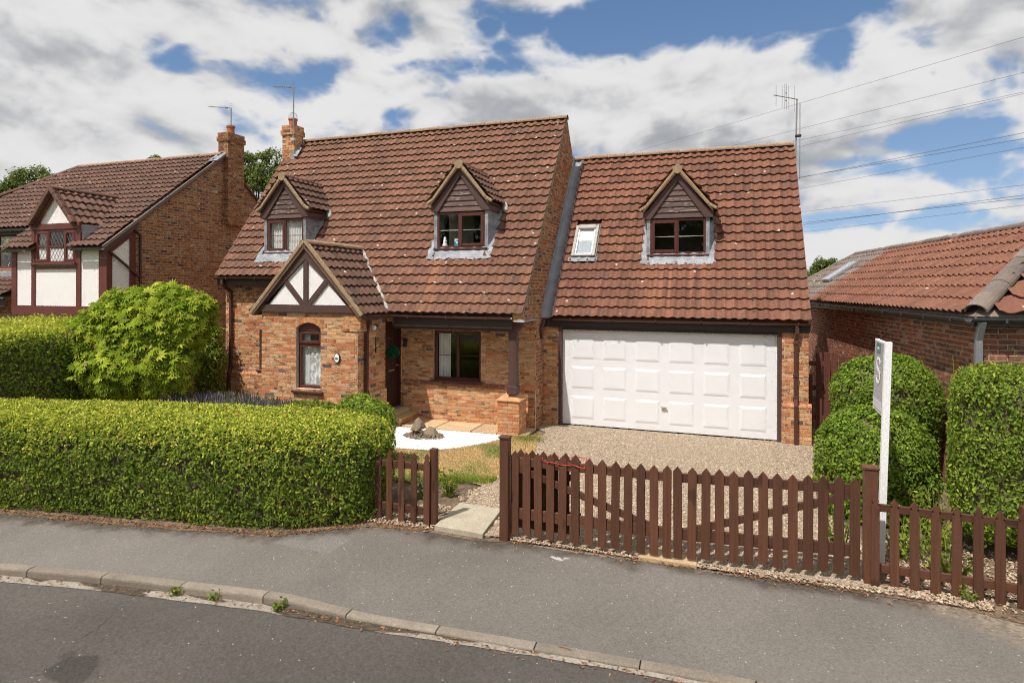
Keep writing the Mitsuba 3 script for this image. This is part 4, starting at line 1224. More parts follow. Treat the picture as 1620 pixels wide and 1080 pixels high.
for s in (-1, 1):
    for k_ in range(1):
        a_ = np.array([PX + s * (PHW + 0.02), PYF - 0.005, PZE - 0.01])
        b_ = np.array([PX, PYF - 0.005, PZA + 0.055])
        n_ = np.array([s * math.sin(TP), 0, math.cos(TP)])
        VM.obox(a_ - n_ * 0.035, b_ - a_, (0, 0.06, 0), n_ * 0.085, ch=0.012)
put(f'{H}__porch_roof', 'verge_mortar', VM, 'mortar_pale', label='sandy mortar edging the porch gable')
rough_strip(VM, (PX, PYF, PZA + 0.10), (PX, PYF + 0.1, PZA + 0.10), 0.1, (0, 0, 1), 3)

# the dormers
for d in DORM:
    c, y, z0, w, z1, ze, zr, h = (d[k_] for k_ in ('c', 'y', 'z0', 'w', 'z1', 'ze', 'zr', 'h'))
    zf = main_z if d['R'] == 'main' else gar_z
    NV_, SV_, TH_ = (NV, SV, TH) if d['R'] == 'main' else (NG, SG, TG)
    yf = lambda z: (z - 2.468) / M54 - 1.55 if d['R'] == 'main' else (z - 2.385) / MG + GE
    where = {-7.085: 'left', -2.235: 'middle', 2.405: 'right'}[c]
    hw = w + 0.075
    dk = None
    for s in (-1, 1):      # lead cheeks, thin wedges standing on the roof
        cheek = MB()
        poly = Polygon([(y, z0 - 0.10), (y, ze - 0.06), (yf(ze - 0.06) + 0.05, ze - 0.06), (yf(z0 - 0.10) + 0.02, z0 - 0.10)])
        cheek.prism(poly, (c + s * hw, 0, 0), (0, 1, 0), (0, 0, 1), (-s, 0, 0), 0.03)
        cheek.box(c + s * (w + 0.002), c + s * (hw + 0.003), y - 0.006, y + 0.05, z0 - 0.03, z1 + 0.03)
        if dk is None:
            dk = put(H, 'dormer', cheek, 'lead_pale')
        else:
            put(dk, 'cheek', cheek, 'lead_pale')
    ap = MB()         # lead apron dressed over the tiles below the sill, its edge uneven
    n_ = 15
    xs_ = np.linspace(c - hw - 0.13, c + hw + 0.13, n_)
    yb_ = yf(z0) - 0.02
    V = []
    for ty, off in ((0.03, 0.05), (-0.04, 0.062), (-0.12, 0.060), (-0.185, 0.052)):
        for i, xx in enumerate(xs_):
            bump = 0.012 * math.cos(2 * math.pi * (xx + 8.87) / 0.2)
            sl_ = ty / math.cos(TH_) * 0.588 + (rng.normal(0, 0.010) if ty < -0.15 else 0)
            V.append(np.array([xx, yb_ + sl_, zf(yb_ + sl_)]) + NV * (off + bump))
    F = [[r * n_ + i, r * n_ + i + 1, (r + 1) * n_ + i + 1, (r + 1) * n_ + i] for r in range(3) for i in range(n_ - 1)]
    ap.add(V, F)
    for s in (-1, 1):     # side flashings up the cheeks
        V = []
        ys = np.linspace(yf(z0) - 0.05, yf(ze - 0.05), 9)
        for yy in ys:
            wj = 0.13 + rng.normal(0, 0.02)
            V += [np.array([c + s * hw, yy, zf(yy)]) + NV * 0.085, np.array([c + s * (hw + 0.04), yy, zf(yy)]) + NV * 0.055, np.array([c + s * (hw + wj), yy, zf(yy)]) + NV * 0.052]
        ap.add(V, [[3 * i + j, 3 * i + j + 1, 3 * i + j + 4, 3 * i + j + 3] for i in range(8) for j in (0, 1)])
    put(dk, 'lead_apron', ap, 'lead_pale', smooth=True)
    bars_pale = where != 'left'
    mullx = c + 0.02 if where != 'middle' else c - 0.09
    window(dk, 'window', c - w, c + w, z0, z1, y + 0.0, 0.05, [c + (0.0 if where != 'middle' else -0.04)], {'left': [0], 'middle': [1], 'right': [0]}[where], (0.5,))
    put(dk, 'sill', MB().box(c - w - 0.07, c + w + 0.07, y - 0.075, y + 0.02, z0 - 0.045, z0 - 0.002, ch=0.006), 'brown_plastic')
    put(dk, 'dark_board', MB().box(c - w - 0.04, c + w + 0.04, y - 0.012, y + 0.02, z0 - 0.125, z0 - 0.047), 'lead')
    # gable front: weatherboards between barge boards
    sl = (zr - ze) / h
    zb = z1 + 0.012
    inner = lambda z: max(0.0, (zr - 0.18 - z) / sl * 0.985 - 0.06)
    put(dk, 'gable_back', MB().prism(Polygon([(c - h + 0.06, zb), (c + h - 0.06, zb), (c, zr - 0.06)]), (0, y + 0.0, 0), XD, (0, 0, 1), (0, 1, 0), 0.03), 'brown_board')
    nbd = 6
    hb = (zr - 0.32 - zb) / nbd
    for i in range(nbd):
        za_, zc_ = zb + 0.004 + i * hb, zb + (i + 1) * hb
        xa_, xc_ = inner(za_) - 0.0, inner(zc_)
        if xa_ < 0.02:
            continue
        V = [[c - xa_, y - 0.030, za_], [c + xa_, y - 0.030, za_], [c + xc_, y - 0.008, zc_], [c - xc_, y - 0.008, zc_], [c - xa_, y - 0.002, za_], [c + xa_, y - 0.002, za_]]
        put(dk, 'board', MB().add(V, [[0, 1, 2], [0, 2, 3], [4, 5, 1], [4, 1, 0]]), 'clad_worn' if i in (1, 2, 3) else 'clad_wood')
    for s in (-1, 1):
        bb = Polygon([(c + s * (h - 0.015), ze - 0.165), (c + s * (h - 0.015), ze - 0.045), (c + s * (h - 0.14), ze + 0.045), (c, zr - 0.055), (c, zr - 0.235), (c + s * (h - 0.19), ze - 0.165)])
        put(dk, 'barge_board', MB().prism(bb.buffer(0), (0, y - 0.055, 0), XD, (0, 0, 1), (0, 1, 0), 0.03), 'brown_board')
        put(dk, 'eave_board', MB().prism(Polygon([(y - 0.03, ze - 0.165), (y - 0.03, ze - 0.05), (yf(ze - 0.05), ze - 0.05), (yf(ze - 0.165), ze - 0.165)]), (c + s * (h - 0.02), 0, 0), (0, 1, 0), (0, 0, 1), (-s, 0, 0), 0.02), 'brown_board')
    # roof of the dormer: the tiles flatten a little towards the eaves
    td = []
    yfr = y - 0.13
    for s in (-1, 1):
        a_ = math.atan(sl)
        nn = np.array([s * math.sin(a_), 0, math.cos(a_)])
        sv = np.array([-s * math.cos(a_), 0, math.sin(a_)])
        e = np.array([c + s * (h + 0.0), yfr, ze])
        Ls = math.hypot(h, zr - ze)
        kp = lambda ctr, cc, r: ctr[1] < yf(ctr[2]) + 0.07
        tiling(e + np.array([s * 0.03, 0, 0.03]), (0, 1, 0), sv, nn, 10, 5, 0.195, Ls / 4.7, kp, bsdf='tile_mossy' if where != 'right' else 'tile', out=td, top=Ls, amp=0.03)
        pq = MB()
        plane_quad(pq, [e - nn * 0.02, np.array([c, yfr, zr]) - nn * 0.02, np.array([c, yf(zr) + 0.05, zr]) - nn * 0.02, np.array([c + s * h, yf(ze) + 0.05, ze]) - nn * 0.02], 0.02, nn)
        put(dk, 'roof_deck', pq, 'tile_dark')
    for v, f, uv, b in td:
        k = key_for(f'{dk}__tile')
        scene[k] = shape_((v, f), b, smooth=False, uv=np.tile(uv, (len(v), 1)))
    rk_pts = [(c, yfr, zr), (c, yf(zr) + 0.04, zr)]
    ridge_run(rk_pts[0], rk_pts[1], 0.105, 0.4, dk, 'ridge' if where == 'right' else 'tile_mossy')
    vm = MB()
    for s in (-1, 1):
        pts = [(c + s * (h + 0.06), yfr - 0.01, ze + 0.015), (c + s * (h - 0.10), yfr - 0.01, ze + 0.115), (c + s * 0.0, yfr - 0.01, zr + 0.035)]
        for p_, q_ in zip(pts[:-1], pts[1:]):
            p_, q_ = np.array(p_), np.array(q_)
            dd = (q_ - p_) / np.linalg.norm(q_ - p_)
            n3 = np.array([-dd[2], 0, dd[0]]) * (1 if -dd[2] * s > 0 else -1)
            vm.obox(p_ - n3 * 0.035, q_ - p_, (0, 0.07, 0), n3 * 0.068, ch=0.012)
    vm.tube([(c, yfr - 0.015, zr + 0.0), (c, yfr + 0.05, zr + 0.0)], 0.10, 14)
    put(dk, 'verge_mortar', vm, 'mortar_pale')
    vl = MB()
    xv = lambda x: (c + x, yf(zr - sl * abs(x)), zr - sl * abs(x) + 0.02)
    rough_strip(vl, xv(0.0), xv(h), 0.06, NV_, 13 + int(c), amp=0.5)
    rough_strip(vl, xv(0.0), xv(-h), 0.06, NV_, 17 + int(c), amp=0.5)
    if where != 'right':
        rough_strip(vl, xv(h), np.array(xv(h)) + np.array([0.12, -0.12, -0.165]), 0.13, NV_, 5, amp=0.4)
    put(dk, 'valley_mortar', vl, 'mortar_valley', smooth=True)

# roof window in the garage roof
sk0 = np.array([0.0, 0.80, gar_z(0.80)]) + NG * 0.02
SW, SL = 0.56, 0.965
sf = MB()
for a_, b_, c_, e_ in ((0, 0.075, 0, SL), (SW - 0.075, SW, 0, SL), (0.075, SW - 0.075, 0, 0.06), (0.075, SW - 0.075, SL - 0.12, SL)):
    sf.obox(sk0 + XD * a_ + SG * c_, XD * (b_ - a_), SG * (e_ - c_), NG * (0.10 if c_ < SL - 0.2 else 0.115), ch=0.006)
sk = put(H, 'roof_window', sf, 'skylight_grey', label='small grey framed roof window above the garage')
si = MB()
for a_, b_, c_, e_ in ((0.078, 0.102, 0.062, SL - 0.122), (SW - 0.102, SW - 0.078, 0.062, SL - 0.122), (0.102, SW - 0.102, 0.062, 0.085)):
    si.obox(sk0 + XD * a_ + SG * c_ + NG * 0.02, XD * (b_ - a_), SG * (e_ - c_), NG * 0.06)
put(sk, 'inner_frame', si, 'white_paint')
q = sk0 + NG * 0.06
put(sk, 'pane', MB().add([q + XD * 0.10 + SG * 0.08, q + XD * 0.46 + SG * 0.08, q + XD * 0.46 + SG * 0.85, q + XD * 0.10 + SG * 0.85], [[0, 1, 2, 3]]), 'glass')
put(sk, 'blind', MB().obox(q + XD * 0.10 + SG * 0.52 - NG * 0.04, XD * 0.36, SG * 0.33, NG * 0.01), 'white_paint', label='white blind drawn part way down')
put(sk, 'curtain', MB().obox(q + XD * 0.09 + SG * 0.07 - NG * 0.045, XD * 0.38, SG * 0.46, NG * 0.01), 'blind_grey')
fa = MB()
n_ = 9
xs_ = np.linspace(-0.06, SW + 0.06, n_)
V = []
for ty in (0.0, -0.07, -0.13):
    for xx in xs_:
        V.append(sk0 + XD * xx + SG * (ty + (rng.normal(0, 0.01) if ty < -0.1 else 0)) + NG * (0.05 + 0.012 * math.cos(2 * math.pi * (xx + 0.2) / 0.199)))
fa.add(V, [[r * n_ + i, r * n_ + i + 1, (r + 1) * n_ + i + 1, (r + 1) * n_ + i] for r in range(2) for i in range(n_ - 1)])
put(sk, 'lead_apron', fa, 'lead_pale', smooth=True)
up_fl = MB().obox(sk0 + XD * (SW) + SG * (-0.02) - NG * 0.02, XD * 0.03, SG * (SL + 0.04), NG * 0.085)
put(sk, 'side_flashing', up_fl, 'grey_plastic')

# chimney
CX0, CX1, CY0, CY1 = -8.93, -8.50, 1.55, 1.95
cm = MB().box(CX0 + 0.006, CX1 - 0.006, CY0 + 0.006, CY1 - 0.006, 5.8, 7.76)
ck = put(H, 'chimney', cm, 'mortar')
cb = []
for z0_, z1_, ex in ((5.9, 7.48, 0.0), (7.48, 7.63, 0.035), (7.63, 7.77, 0.012)):
    for nrm_, o_, u_, L in (((0, -1, 0), (CX0 - ex, CY0 - ex, 0), (1, 0, 0), CX1 - CX0 + 2 * ex), ((1, 0, 0), (CX1 + ex, CY0 - ex, 0), (0, 1, 0), CY1 - CY0 + 2 * ex), ((-1, 0, 0), (CX0 - ex, CY0 - ex, 0), (0, 1, 0), CY1 - CY0 + 2 * ex)):
        brickwork(sbox(0, z0_, L, z1_), o_, u_, nrm_, start=7.48, out=cb, proud=0.004)
MBc = MB().box(CX0 - 0.03, CX1 + 0.03, CY0 - 0.03, CY1 + 0.03, 7.485, 7.625).box(CX0 - 0.008, CX1 + 0.008, CY0 - 0.008, CY1 + 0.008, 7.635, 7.765)
put(ck, 'chimney_cap', MBc, 'mortar')
mb = MB()
for b in cb:
    mb.add(*b[:3])
put(ck, 'bricks', mb, 'brick', stuff=True)
pt = trimesh.creation.revolve(np.array([[0.0, 0.0], [0.13, 0.0], [0.115, 0.05], [0.115, 0.20], [0.135, 0.21], [0.135, 0.25], [0.10, 0.25], [0.10, 0.05], [0, 0.05]]), sections=18)
pt.apply_translation(((CX0 + CX1) / 2, (CY0 + CY1) / 2, 7.75))
put(ck, 'chimney_pot', pt, 'pot', smooth=35)
wg = MB()
cp = np.array([(CX0 + CX1) / 2, (CY0 + CY1) / 2, 8.0])
for i in range(6):
    a_ = np.linspace(0, np.pi, 11)
    dd = np.array([math.cos(i * np.pi / 6), math.sin(i * np.pi / 6), 0])
    wg.tube(cp + np.outer(np.cos(a_) * 0.12 * (1 + 0.25 * np.sin(a_)), dd) + np.outer(np.sin(a_) * 0.20, [0, 0, 1]), 0.003, 5)
put(ck, 'wire_guard', wg, 'metal')
lf = MB().obox((CX1 - 0.10, CY0 - 0.02, 6.75), (0.12, 0, 0), (0, 0.012, 0), (0, 0, 0.25)).obox((CX1 + 0.005, CY0 - 0.03, 6.78), (0.012, 0, 0), (0, 0.30, 0.40), (0, 0, 0.14)).obox((CX1 + 0.01, CY0 - 0.04, 6.82), (0.12, 0, -0.02), (0, 0.22, 0.30), (0, -0.02, 0.02))
put(ck, 'lead_flashing', lf, 'lead_pale')
# a brown cover on the kneeler
put(H, 'wall_vent', MB().box(-0.425, -0.405, -1.10, -1.00, 2.72, 2.98, ch=0.004), 'concrete', label='small pale vent cover on the flank wall')

# rooms behind the windows
rm = MB()
rm.box(-8.6, -0.66, 2.0, 2.1, -0.02, 3.0).box(-8.6, -0.66, -0.4, 4.4, 2.48, 2.56).box(-8.6, -0.66, -0.45, 4.4, -0.02, 0.02)
rm.box(-6.9, -6.8, -0.44, 2.0, 0.0, 2.48).box(-3.7, -3.6, -0.43, 2.0, 0.0, 2.48)
rm.box(-5.83, -3.89, -0.9, -0.85, 0.0, 2.5).box(-5.83, -3.89, -2.27, -0.7, 2.50, 2.53)
put(H, 'inner_walls', rm, 'room_dark')
rm = MB()
rm.box(-8.0, -0.7, 1.45, 1.5, 3.6, 6.2).box(-0.2, 4.8, 1.9, 2.0, 3.0, 4.85)
put(H, 'inner_walls', rm, 'room_dark')
rm = MB().obox((-2.75, -0.10, 3.7), (0.36, 0.6, 0), (0, 0, 1.2), (0.03, -0.02, 0))
put(H, 'inner_reveal', rm, 'room_wall')


def pleats(x0, x1, y, z0, z1, amp=0.018, n=9, seg=6):
    """A hanging curtain with vertical folds."""
    m = n * seg + 1
    x = np.linspace(x0, x1, m)
    ph = np.linspace(0, n * 2 * np.pi, m) + 0.6 * np.sin(np.linspace(0, 9, m))
    yy = y + amp * np.sin(ph)
    V = np.vstack([np.c_[x, yy, np.full(m, z0)], np.c_[x, y + amp * 0.6 * np.sin(ph), np.full(m, z1)]])
    i = np.arange(m - 1)
    return MB().add(V, np.stack([i, i + 1, i + 1 + m, i + m], 1))


t = thing('curtain', 'pale pleated curtain behind the left dormer window', 'curtain')
put(t, None, pleats(-7.62, -6.55, -0.44, 3.92, 4.72, 0.016, 14), 'curtain', smooth=True)
t = thing('net_curtain', 'patterned net curtain in the arched porch window', 'net curtain')
put(t, None, pleats(-4.93, -4.56, -2.33, 0.95, 1.78, 0.012, 4), 'net_curtain', smooth=True)
t = thing('curtain', 'plain grey green curtain at the left edge of the arched porch window', 'curtain')
put(t, None, pleats(-5.15, -4.95, -2.31, 0.95, 2.08, 0.010, 2), 'curtain', smooth=True)
t = thing('curtain', 'light curtain at the left side of the window under the porch roof', 'curtain')
put(t, None, pleats(-2.80, -2.50, -0.50, 0.95, 2.05, 0.02, 4), 'curtain', smooth=True)
t = thing('tissue_box', 'small turquoise and white box on the sill of the middle dormer window', 'box')
put(t, None, MB().box(-2.42, -2.33, -0.50, -0.40, 3.965, 4.13, ch=0.004), 'cyan_box')
t = thing('figurine', 'small white ornament on the left of the middle dormer sill', 'ornament')
fig = trimesh.creation.revolve(np.array([[0, 0], [0.06, 0], [0.065, 0.03], [0.04, 0.08], [0.05, 0.12], [0.03, 0.15], [0.035, 0.19], [0.02, 0.22], [0, 0.225]]), sections=14)
fig.apply_translation((-2.68, -0.45, 3.965))
put(t, None, fig, 'white_paint', smooth=40)

# small things on the house
t = thing('number_plaque', 'oval black rimmed house number plaque on the porch brickwork', 'plaque')
el = lambda a_, b_: [(a_ * math.cos(q_), b_ * math.sin(q_)) for q_ in np.linspace(0, 2 * np.pi, 28, endpoint=False)]
put(t, 'rim', MB().prism(Polygon(el(0.072, 0.105)), (-4.128, -2.512, 1.567), XD, (0, 0, 1), F_N, 0.022), 'black')
put(t, 'face', MB().prism(Polygon(el(0.058, 0.088)), (-4.128, -2.534, 1.567), XD, (0, 0, 1), F_N, 0.004), 'white_paint')
pic = MB().prism(Polygon(el(0.040, 0.022)), (-4.13, -2.538, 1.555), XD, (0, 0, 1), F_N, 0.003)
put(t, 'painted_scene', pic, 'sign_teal')
t = thing('security_light', 'small twin lamp under the porch gutter beside the front door', 'lamp')
sl_ = MB().box(-3.66, -3.635, -2.02, -1.92, 2.14, 2.22, ch=0.006)
put(t, 'base', sl_, 'black')
for yy, m_ in ((-2.05, 'white_paint'), (-1.86, 'mortar_pale')):
    b = hull([(-3.59, yy, 2.20, 0.035), (-3.53, yy - 0.03, 2.175, 0.048)], 14)
    put(t, 'lamp_head', b, m_, smooth=True)
    put(t, 'arm', MB().tube([(-3.64, -1.97, 2.18), (-3.59, yy, 2.20)], 0.009, 6), 'black')
t = thing('wall_bracket', 'black iron hanging bracket on the porch side wall', 'bracket')
put(t, None, MB().box(-3.655, -3.64, -1.84, -1.815, 1.62, 1.96).tube([(-3.645, -1.83, 1.93), (-3.50, -1.72, 1.94), (-3.36, -1.62, 1.90), (-3.36, -1.62, 1.84)], 0.008, 6).tube([(-3.645, -1.83, 1.70), (-3.5, -1.72, 1.86), (-3.42, -1.66, 1.93)], 0.006, 6), 'black')
t = thing('topiary_ball', 'green artificial topiary ball hanging beside the front door', 'topiary ball')
ball = trimesh.creation.icosphere(3, 0.125)
ball.apply_translation((-3.36, -1.62, 1.63))
foliage(t, ball, 2600, 0.035, 'leaf_topiary', depth=0.02, shrink=0.01, spread=0.9)
put(t, 'chain', MB().tube([(-3.36, -1.62, 1.74), (-3.36, -1.62, 1.86)], 0.003, 5), 'black')
t = thing('wall_lantern', 'small black lantern on the porch wall beside the front door', 'lantern')
put(t, 'lantern', MB().box(-3.57, -3.50, -0.80, -0.73, 1.66, 1.80, ch=0.01).box(-3.56, -3.51, -0.73, -0.66, 1.79, 1.83), 'black')
put(t, 'cap', trimesh.creation.cone(0.06, 0.07, sections=4).apply_translation((-3.535, -0.765, 1.80)), 'black')


# aerials


def yagi(name, label, mast, boom0, boom1, n, half, vertical=False, extra=None):
    t_ = thing(name, label, 'aerial')
    put(t_, 'mast', MB().tube(mast, 0.018, 7), 'metal')
    b0, b1 = np.array(boom0, float), np.array(boom1, float)
    put(t_, 'boom', MB().tube([b0, b1], 0.011, 6), 'metal')
    d_ = (b1 - b0) / np.linalg.norm(b1 - b0)
    s_ = np.array([0, 0, 1.0]) if vertical else np.cross(d_, [0, 0, 1.0])
    e_ = MB()
    for i in range(n):
        p_ = b0 + (b1 - b0) * ((i + 0.6) / n)
        hh = half * (1.0 - 0.25 * i / n)
        e_.tube([p_ - s_ * hh, p_ + s_ * hh], 0.0045, 5)
    put(t_, 'elements', e_, 'metal')
    if not vertical:
        rf_ = MB()
        for dz in (-0.14, -0.07, 0.07, 0.14):
            p_ = b0 + d_ * 0.03 + np.array([0, 0, dz])
            rf_.tube([p_ - s_ * half * 0.7, p_ + s_ * half * 0.7], 0.004, 5)
        rf_.obox(b0 + d_ * 0.16 - np.array([0.02, 0.02, 0.02]), d_ * 0.09, s_ * 0.045, (0, 0, 0.05), ch=0.006)
        put(t_, 'reflector', rf_, 'metal')
    return t_


yagi('aerial', 'television aerial on the chimney of the main house', [(-8.52, 1.53, 7.20), (-8.52, 1.53, 8.86)], (-8.50, 1.53, 8.86), (-9.42, 1.72, 9.02), 11, 0.085)
put('aerial', 'clamp', MB().box(-8.60, -8.46, 1.50, 1.57, 7.28, 7.36, ch=0.008), 'mortar_valley')
ra = yagi('aerial', 'old radio aerial with upright rods at the right end of the garage ridge', [(4.97, 2.66, 5.9), (5.0, 2.66, 7.50)], (5.02, 2.66, 7.49), (4.48, 2.50, 7.60), 4, 0.30, True)
put(ra, 'mast', MB().tube([(5.06, 2.62, 5.6), (5.06, 2.62, 7.40)], 0.010, 6), 'metal')
put(ra, 'clamp', MB().box(4.96, 5.09, 2.60, 2.69, 6.60, 6.65, ch=0.006), 'black')
dp_ = MB()
for zz in (-0.08, 0.10):
    dp_.box(4.73, 4.77, 2.56, 2.60, 7.545 + zz - 0.006, 7.545 + zz + 0.006)
put(ra, 'dipole', dp_.tube([(4.73, 2.58, 7.26), (4.73, 2.58, 7.86)], 0.006, 5).tube([(4.77, 2.58, 7.26), (4.77, 2.58, 7.86)], 0.006, 5), 'metal')

# ------------------------------------------------------------------ fence, gates, sign


def picket(mb, x, y, z0, z1, w=0.095, t=0.02, shouldered=False, uv=None, dirv=(1, 0)):
    """An upright board with a pointed top; dirv is the fence's run."""
    lean = rng.normal(0, 0.004)
    if shouldered:
        P = Polygon([(-w / 2, z0), (w / 2, z0), (w / 2, z1 - 0.145), (w / 2 - 0.004, z1 - 0.105), (w / 2 - 0.022, z1 - 0.085), (w / 2 - 0.005, z1 - 0.055), (0, z1), (-w / 2 + 0.005, z1 - 0.055), (-w / 2 + 0.022, z1 - 0.085), (-w / 2 + 0.004, z1 - 0.105), (-w / 2, z1 - 0.145)])
    else:
        P = Polygon([(-w / 2, z0), (w / 2, z0), (w / 2, z1 - 0.058), (0, z1), (-w / 2, z1 - 0.058)])
    u_ = np.array([dirv[0], dirv[1], 0.0])
    w_ = np.array([lean, 0, 1.0])
    return mb.prism(P, (x, y, 0), u_, w_, (u_[1], -u_[0], 0), t, uv)


def post(parent, x0, x1, y0, y1, z1, cap_h=0.03, ov=0.012):
    put(parent, 'post', MB().box(x0, x1, y0, y1, -0.05, z1 - cap_h, ch=0.004), 'fence_wood')
    if cap_h:
        V = [[x0 - ov, y0 - ov, z1 - cap_h], [x1 + ov, y0 - ov, z1 - cap_h], [x1 + ov, y1 + ov, z1 - cap_h], [x0 - ov, y1 + ov, z1 - cap_h], [x0 - ov, y0 - ov, z1 - 0.012], [x1 + ov, y0 - ov, z1 - 0.012], [x1 + ov, y1 + ov, z1 - 0.012], [x0 - ov, y1 + ov, z1 - 0.012], [(x0 + x1) / 2, (y0 + y1) / 2, z1 + 0.006]]
        put(parent, 'post_cap', MB().tm(trimesh.convex.convex_hull(np.array(V))), 'fence_wood')


def rail(parent, p0, p1, hgt, t=0.035, name='rail', back=0.0):
    p0, p1 = np.array(p0, float), np.array(p1, float)
    put(parent, name, MB().obox(p0, p1 - p0, (0, t, 0), (0, 0, hgt), ch=0.003), 'fence_rail')


# gate posts (each a thing), two leaves of the drive gate, the small gate folded back behind them
t = thing('gate_post', 'tall square brown post at the left end of the drive gates', 'gate post')
post(t, 0.815, 0.925, -6.24, -6.13, 1.235)
t = thing('gate_post', 'square brown post between the right gate leaf and the short fence', 'gate post')
post(t, 4.745, 4.865, -6.04, -5.92, 1.205)
gl = thing('driveway_gate', 'brown picket drive gate leaf on the left, tied with red cord', 'gate')
Z0, Z1 = 0.035, 1.045
for x in (0.985, 1.135, 1.283, 1.428, 1.575, 1.732, 1.894, 2.050, 2.200, 2.345, 2.492, 2.635, 2.777):
    put(gl, 'picket', picket(MB(), x, -6.15, Z0 + rng.normal(0, 0.006), Z1 + rng.normal(0, 0.005)), 'fence_wood')
rail(gl, (0.945, -6.15, 0.865), (2.82, -6.15, 0.865), 0.10)
rail(gl, (0.945, -6.15, 0.225), (2.82, -6.15, 0.225), 0.13)
rail(gl, (1.0, -6.149, 0.80), (2.78, -6.149, 0.24), 0.085, 0.034, 'brace')
gr_ = thing('driveway_gate', 'brown picket drive gate leaf on the right, hung by the for sale board', 'gate')
d2 = np.array([4.65 - 2.90, 0.13])
d2 = d2 / np.linalg.norm(d2)
for i in range(13):
    x = 2.895 + (4.655 - 2.895) * i / 12
    put(gr_, 'picket', picket(MB(), x, -6.14 + (x - 2.895) * d2[1] / d2[0], 0.040 + 0.03 * i / 12 + rng.normal(0, 0.006), 1.045 + 0.03 * i / 12 + rng.normal(0, 0.005), dirv=d2), 'fence_wood')
rail(gr_, (2.85, -6.14, 0.865), (4.70, -6.005, 0.895), 0.10)
rail(gr_, (2.85, -6.14, 0.225), (4.70, -6.005, 0.245), 0.13)
rail(gr_, (2.90, -6.134, 0.25), (4.66, -6.004, 0.85), 0.085, 0.034, 'brace')
sg = thing('side_gate', 'narrow brown picket gate folded back behind the left drive gate leaf', 'gate')
for x in (1.03, 1.175, 1.315, 1.45, 1.59, 1.72):
    put(sg, 'picket', picket(MB(), x, -6.045, 0.09, 1.045 + rng.normal(0, 0.004), 0.095), 'fence_wood')
rail(sg, (0.98, -6.045, 0.87), (1.77, -6.045, 0.87), 0.09)
rail(sg, (0.98, -6.045, 0.24), (1.77, -6.045, 0.24), 0.10)
rail(sg, (1.0, -6.043, 0.30), (1.74, -6.043, 0.78), 0.075, 0.03, 'brace')
t = thing('cord', 'red cord tying the folded gate to the drive gate', 'cord')
tt = np.linspace(0, 1, 30)
cpts = [np.c_[1.40 + 0.45 * tt, np.full(30, -6.178) - 0.012 * np.sin(tt * 9), 0.955 - 0.02 * tt + 0.008 * np.sin(tt * 11)], np.c_[1.85 - 0.02 * tt, -6.18 + 0.19 * tt, 0.935 + 0.05 * tt], np.c_[1.83 - 0.42 * tt, np.full(30, -5.99) + 0.01 * np.sin(tt * 8), 0.985 + 0.015 * np.sin(tt * 7)], np.c_[1.41 - 0.1 * np.sin(tt * np.pi), -5.99 - 0.19 * tt, 0.99 - 0.045 * tt]]
put(t, None, MB().tube(np.vstack(cpts), 0.0055, 6), 'cord_red', smooth=True)

fl_ = thing('picket_fence', 'short brown picket fence panel beside the end of the front hedge', 'fence')
for x in (-0.925, -0.758, -0.578, -0.40, -0.215):
    put(fl_, 'picket', picket(MB(), x, -6.13, -0.02, 0.895 + rng.normal(0, 0.004), 0.082, 0.022, True), 'fence_wood')
rail(fl_, (-1.0, -6.13, 0.67), (-0.19, -6.13, 0.67), 0.085)
rail(fl_, (-1.0, -6.13, 0.10), (-0.19, -6.13, 0.10), 0.10)
put(fl_, 'post', MB().box(-0.185, -0.095, -6.12, -6.04, -0.05, 0.955, ch=0.004), 'fence_wood')
fr_ = thing('picket_fence', 'brown picket fence running right from the gate post past the for sale board', 'fence')
for i in range(9):
    x = 5.02 + 0.1765 * i
    put(fr_, 'picket', picket(MB(), x, -5.985 - 0.006 * i, -0.03, 0.885 + rng.normal(0, 0.006), 0.082, 0.022, True), 'fence_wood')
rail(fr_, (4.865, -5.98, 0.735), (6.6, -6.03, 0.725), 0.075)
rail(fr_, (4.865, -5.98, 0.11), (6.6, -6.03, 0.10), 0.085)
put(fr_, 'post', MB().box(6.10, 6.21, -5.98, -5.88, -0.05, 0.92, ch=0.004), 'fence_wood')
t = thing('bottom_picket', 'short pale worn picket standing against the right gate post', 'picket')
put(t, None, picket(MB(), 4.835, -6.045, -0.03, 0.92, 0.075, 0.02, True), 'fence_wood')

t = thing('sale_board', 'estate agent board on a white pole, grey face with a large pale letter', 'sign')
pb, ptp = np.array([5.0, -5.49, -0.05]), np.array([5.075, -5.47, 2.44])
ax_ = (ptp - pb) / np.linalg.norm(ptp - pb)
put(t, 'pole', MB().obox(pb - np.array([0.03, 0.03, 0]), (0.068, 0, 0), (0, 0.068, 0), ptp - pb, ch=0.004), 'white_paint')
nd = np.array([0.045, 1.0, 0])
nd /= np.linalg.norm(nd)
fx = np.array([-nd[1], nd[0], 0.0])
bw, bh = 0.56, 0.82
o_ = np.array([5.025, -5.445, 1.615])
put(t, 'board', MB().obox(o_, nd * bw, -fx * 0.030, ax_ * bh, ch=0.003), 'white_paint')
f0 = o_ + fx * 0.003
put(t, 'face', MB().obox(f0 + nd * 0.02 + ax_ * 0.02, nd * (bw - 0.04), -fx * 0.004, ax_ * (bh - 0.04)), 'sign_grey')


def on_board(mesh, s0, z0_, sx=1.0, sy=1.0):
    """Lettering laid on the board: reading from the far edge towards the pole."""
    q_ = np.array(mesh.vertices)
    v_ = f0 + fx * 0.003 + np.outer(s0 - q_[:, 0] * sx, nd) + np.outer(z0_ + q_[:, 1] * sy, ax_) + np.outer(q_[:, 2], fx)
    return MB().add(v_, mesh.faces)


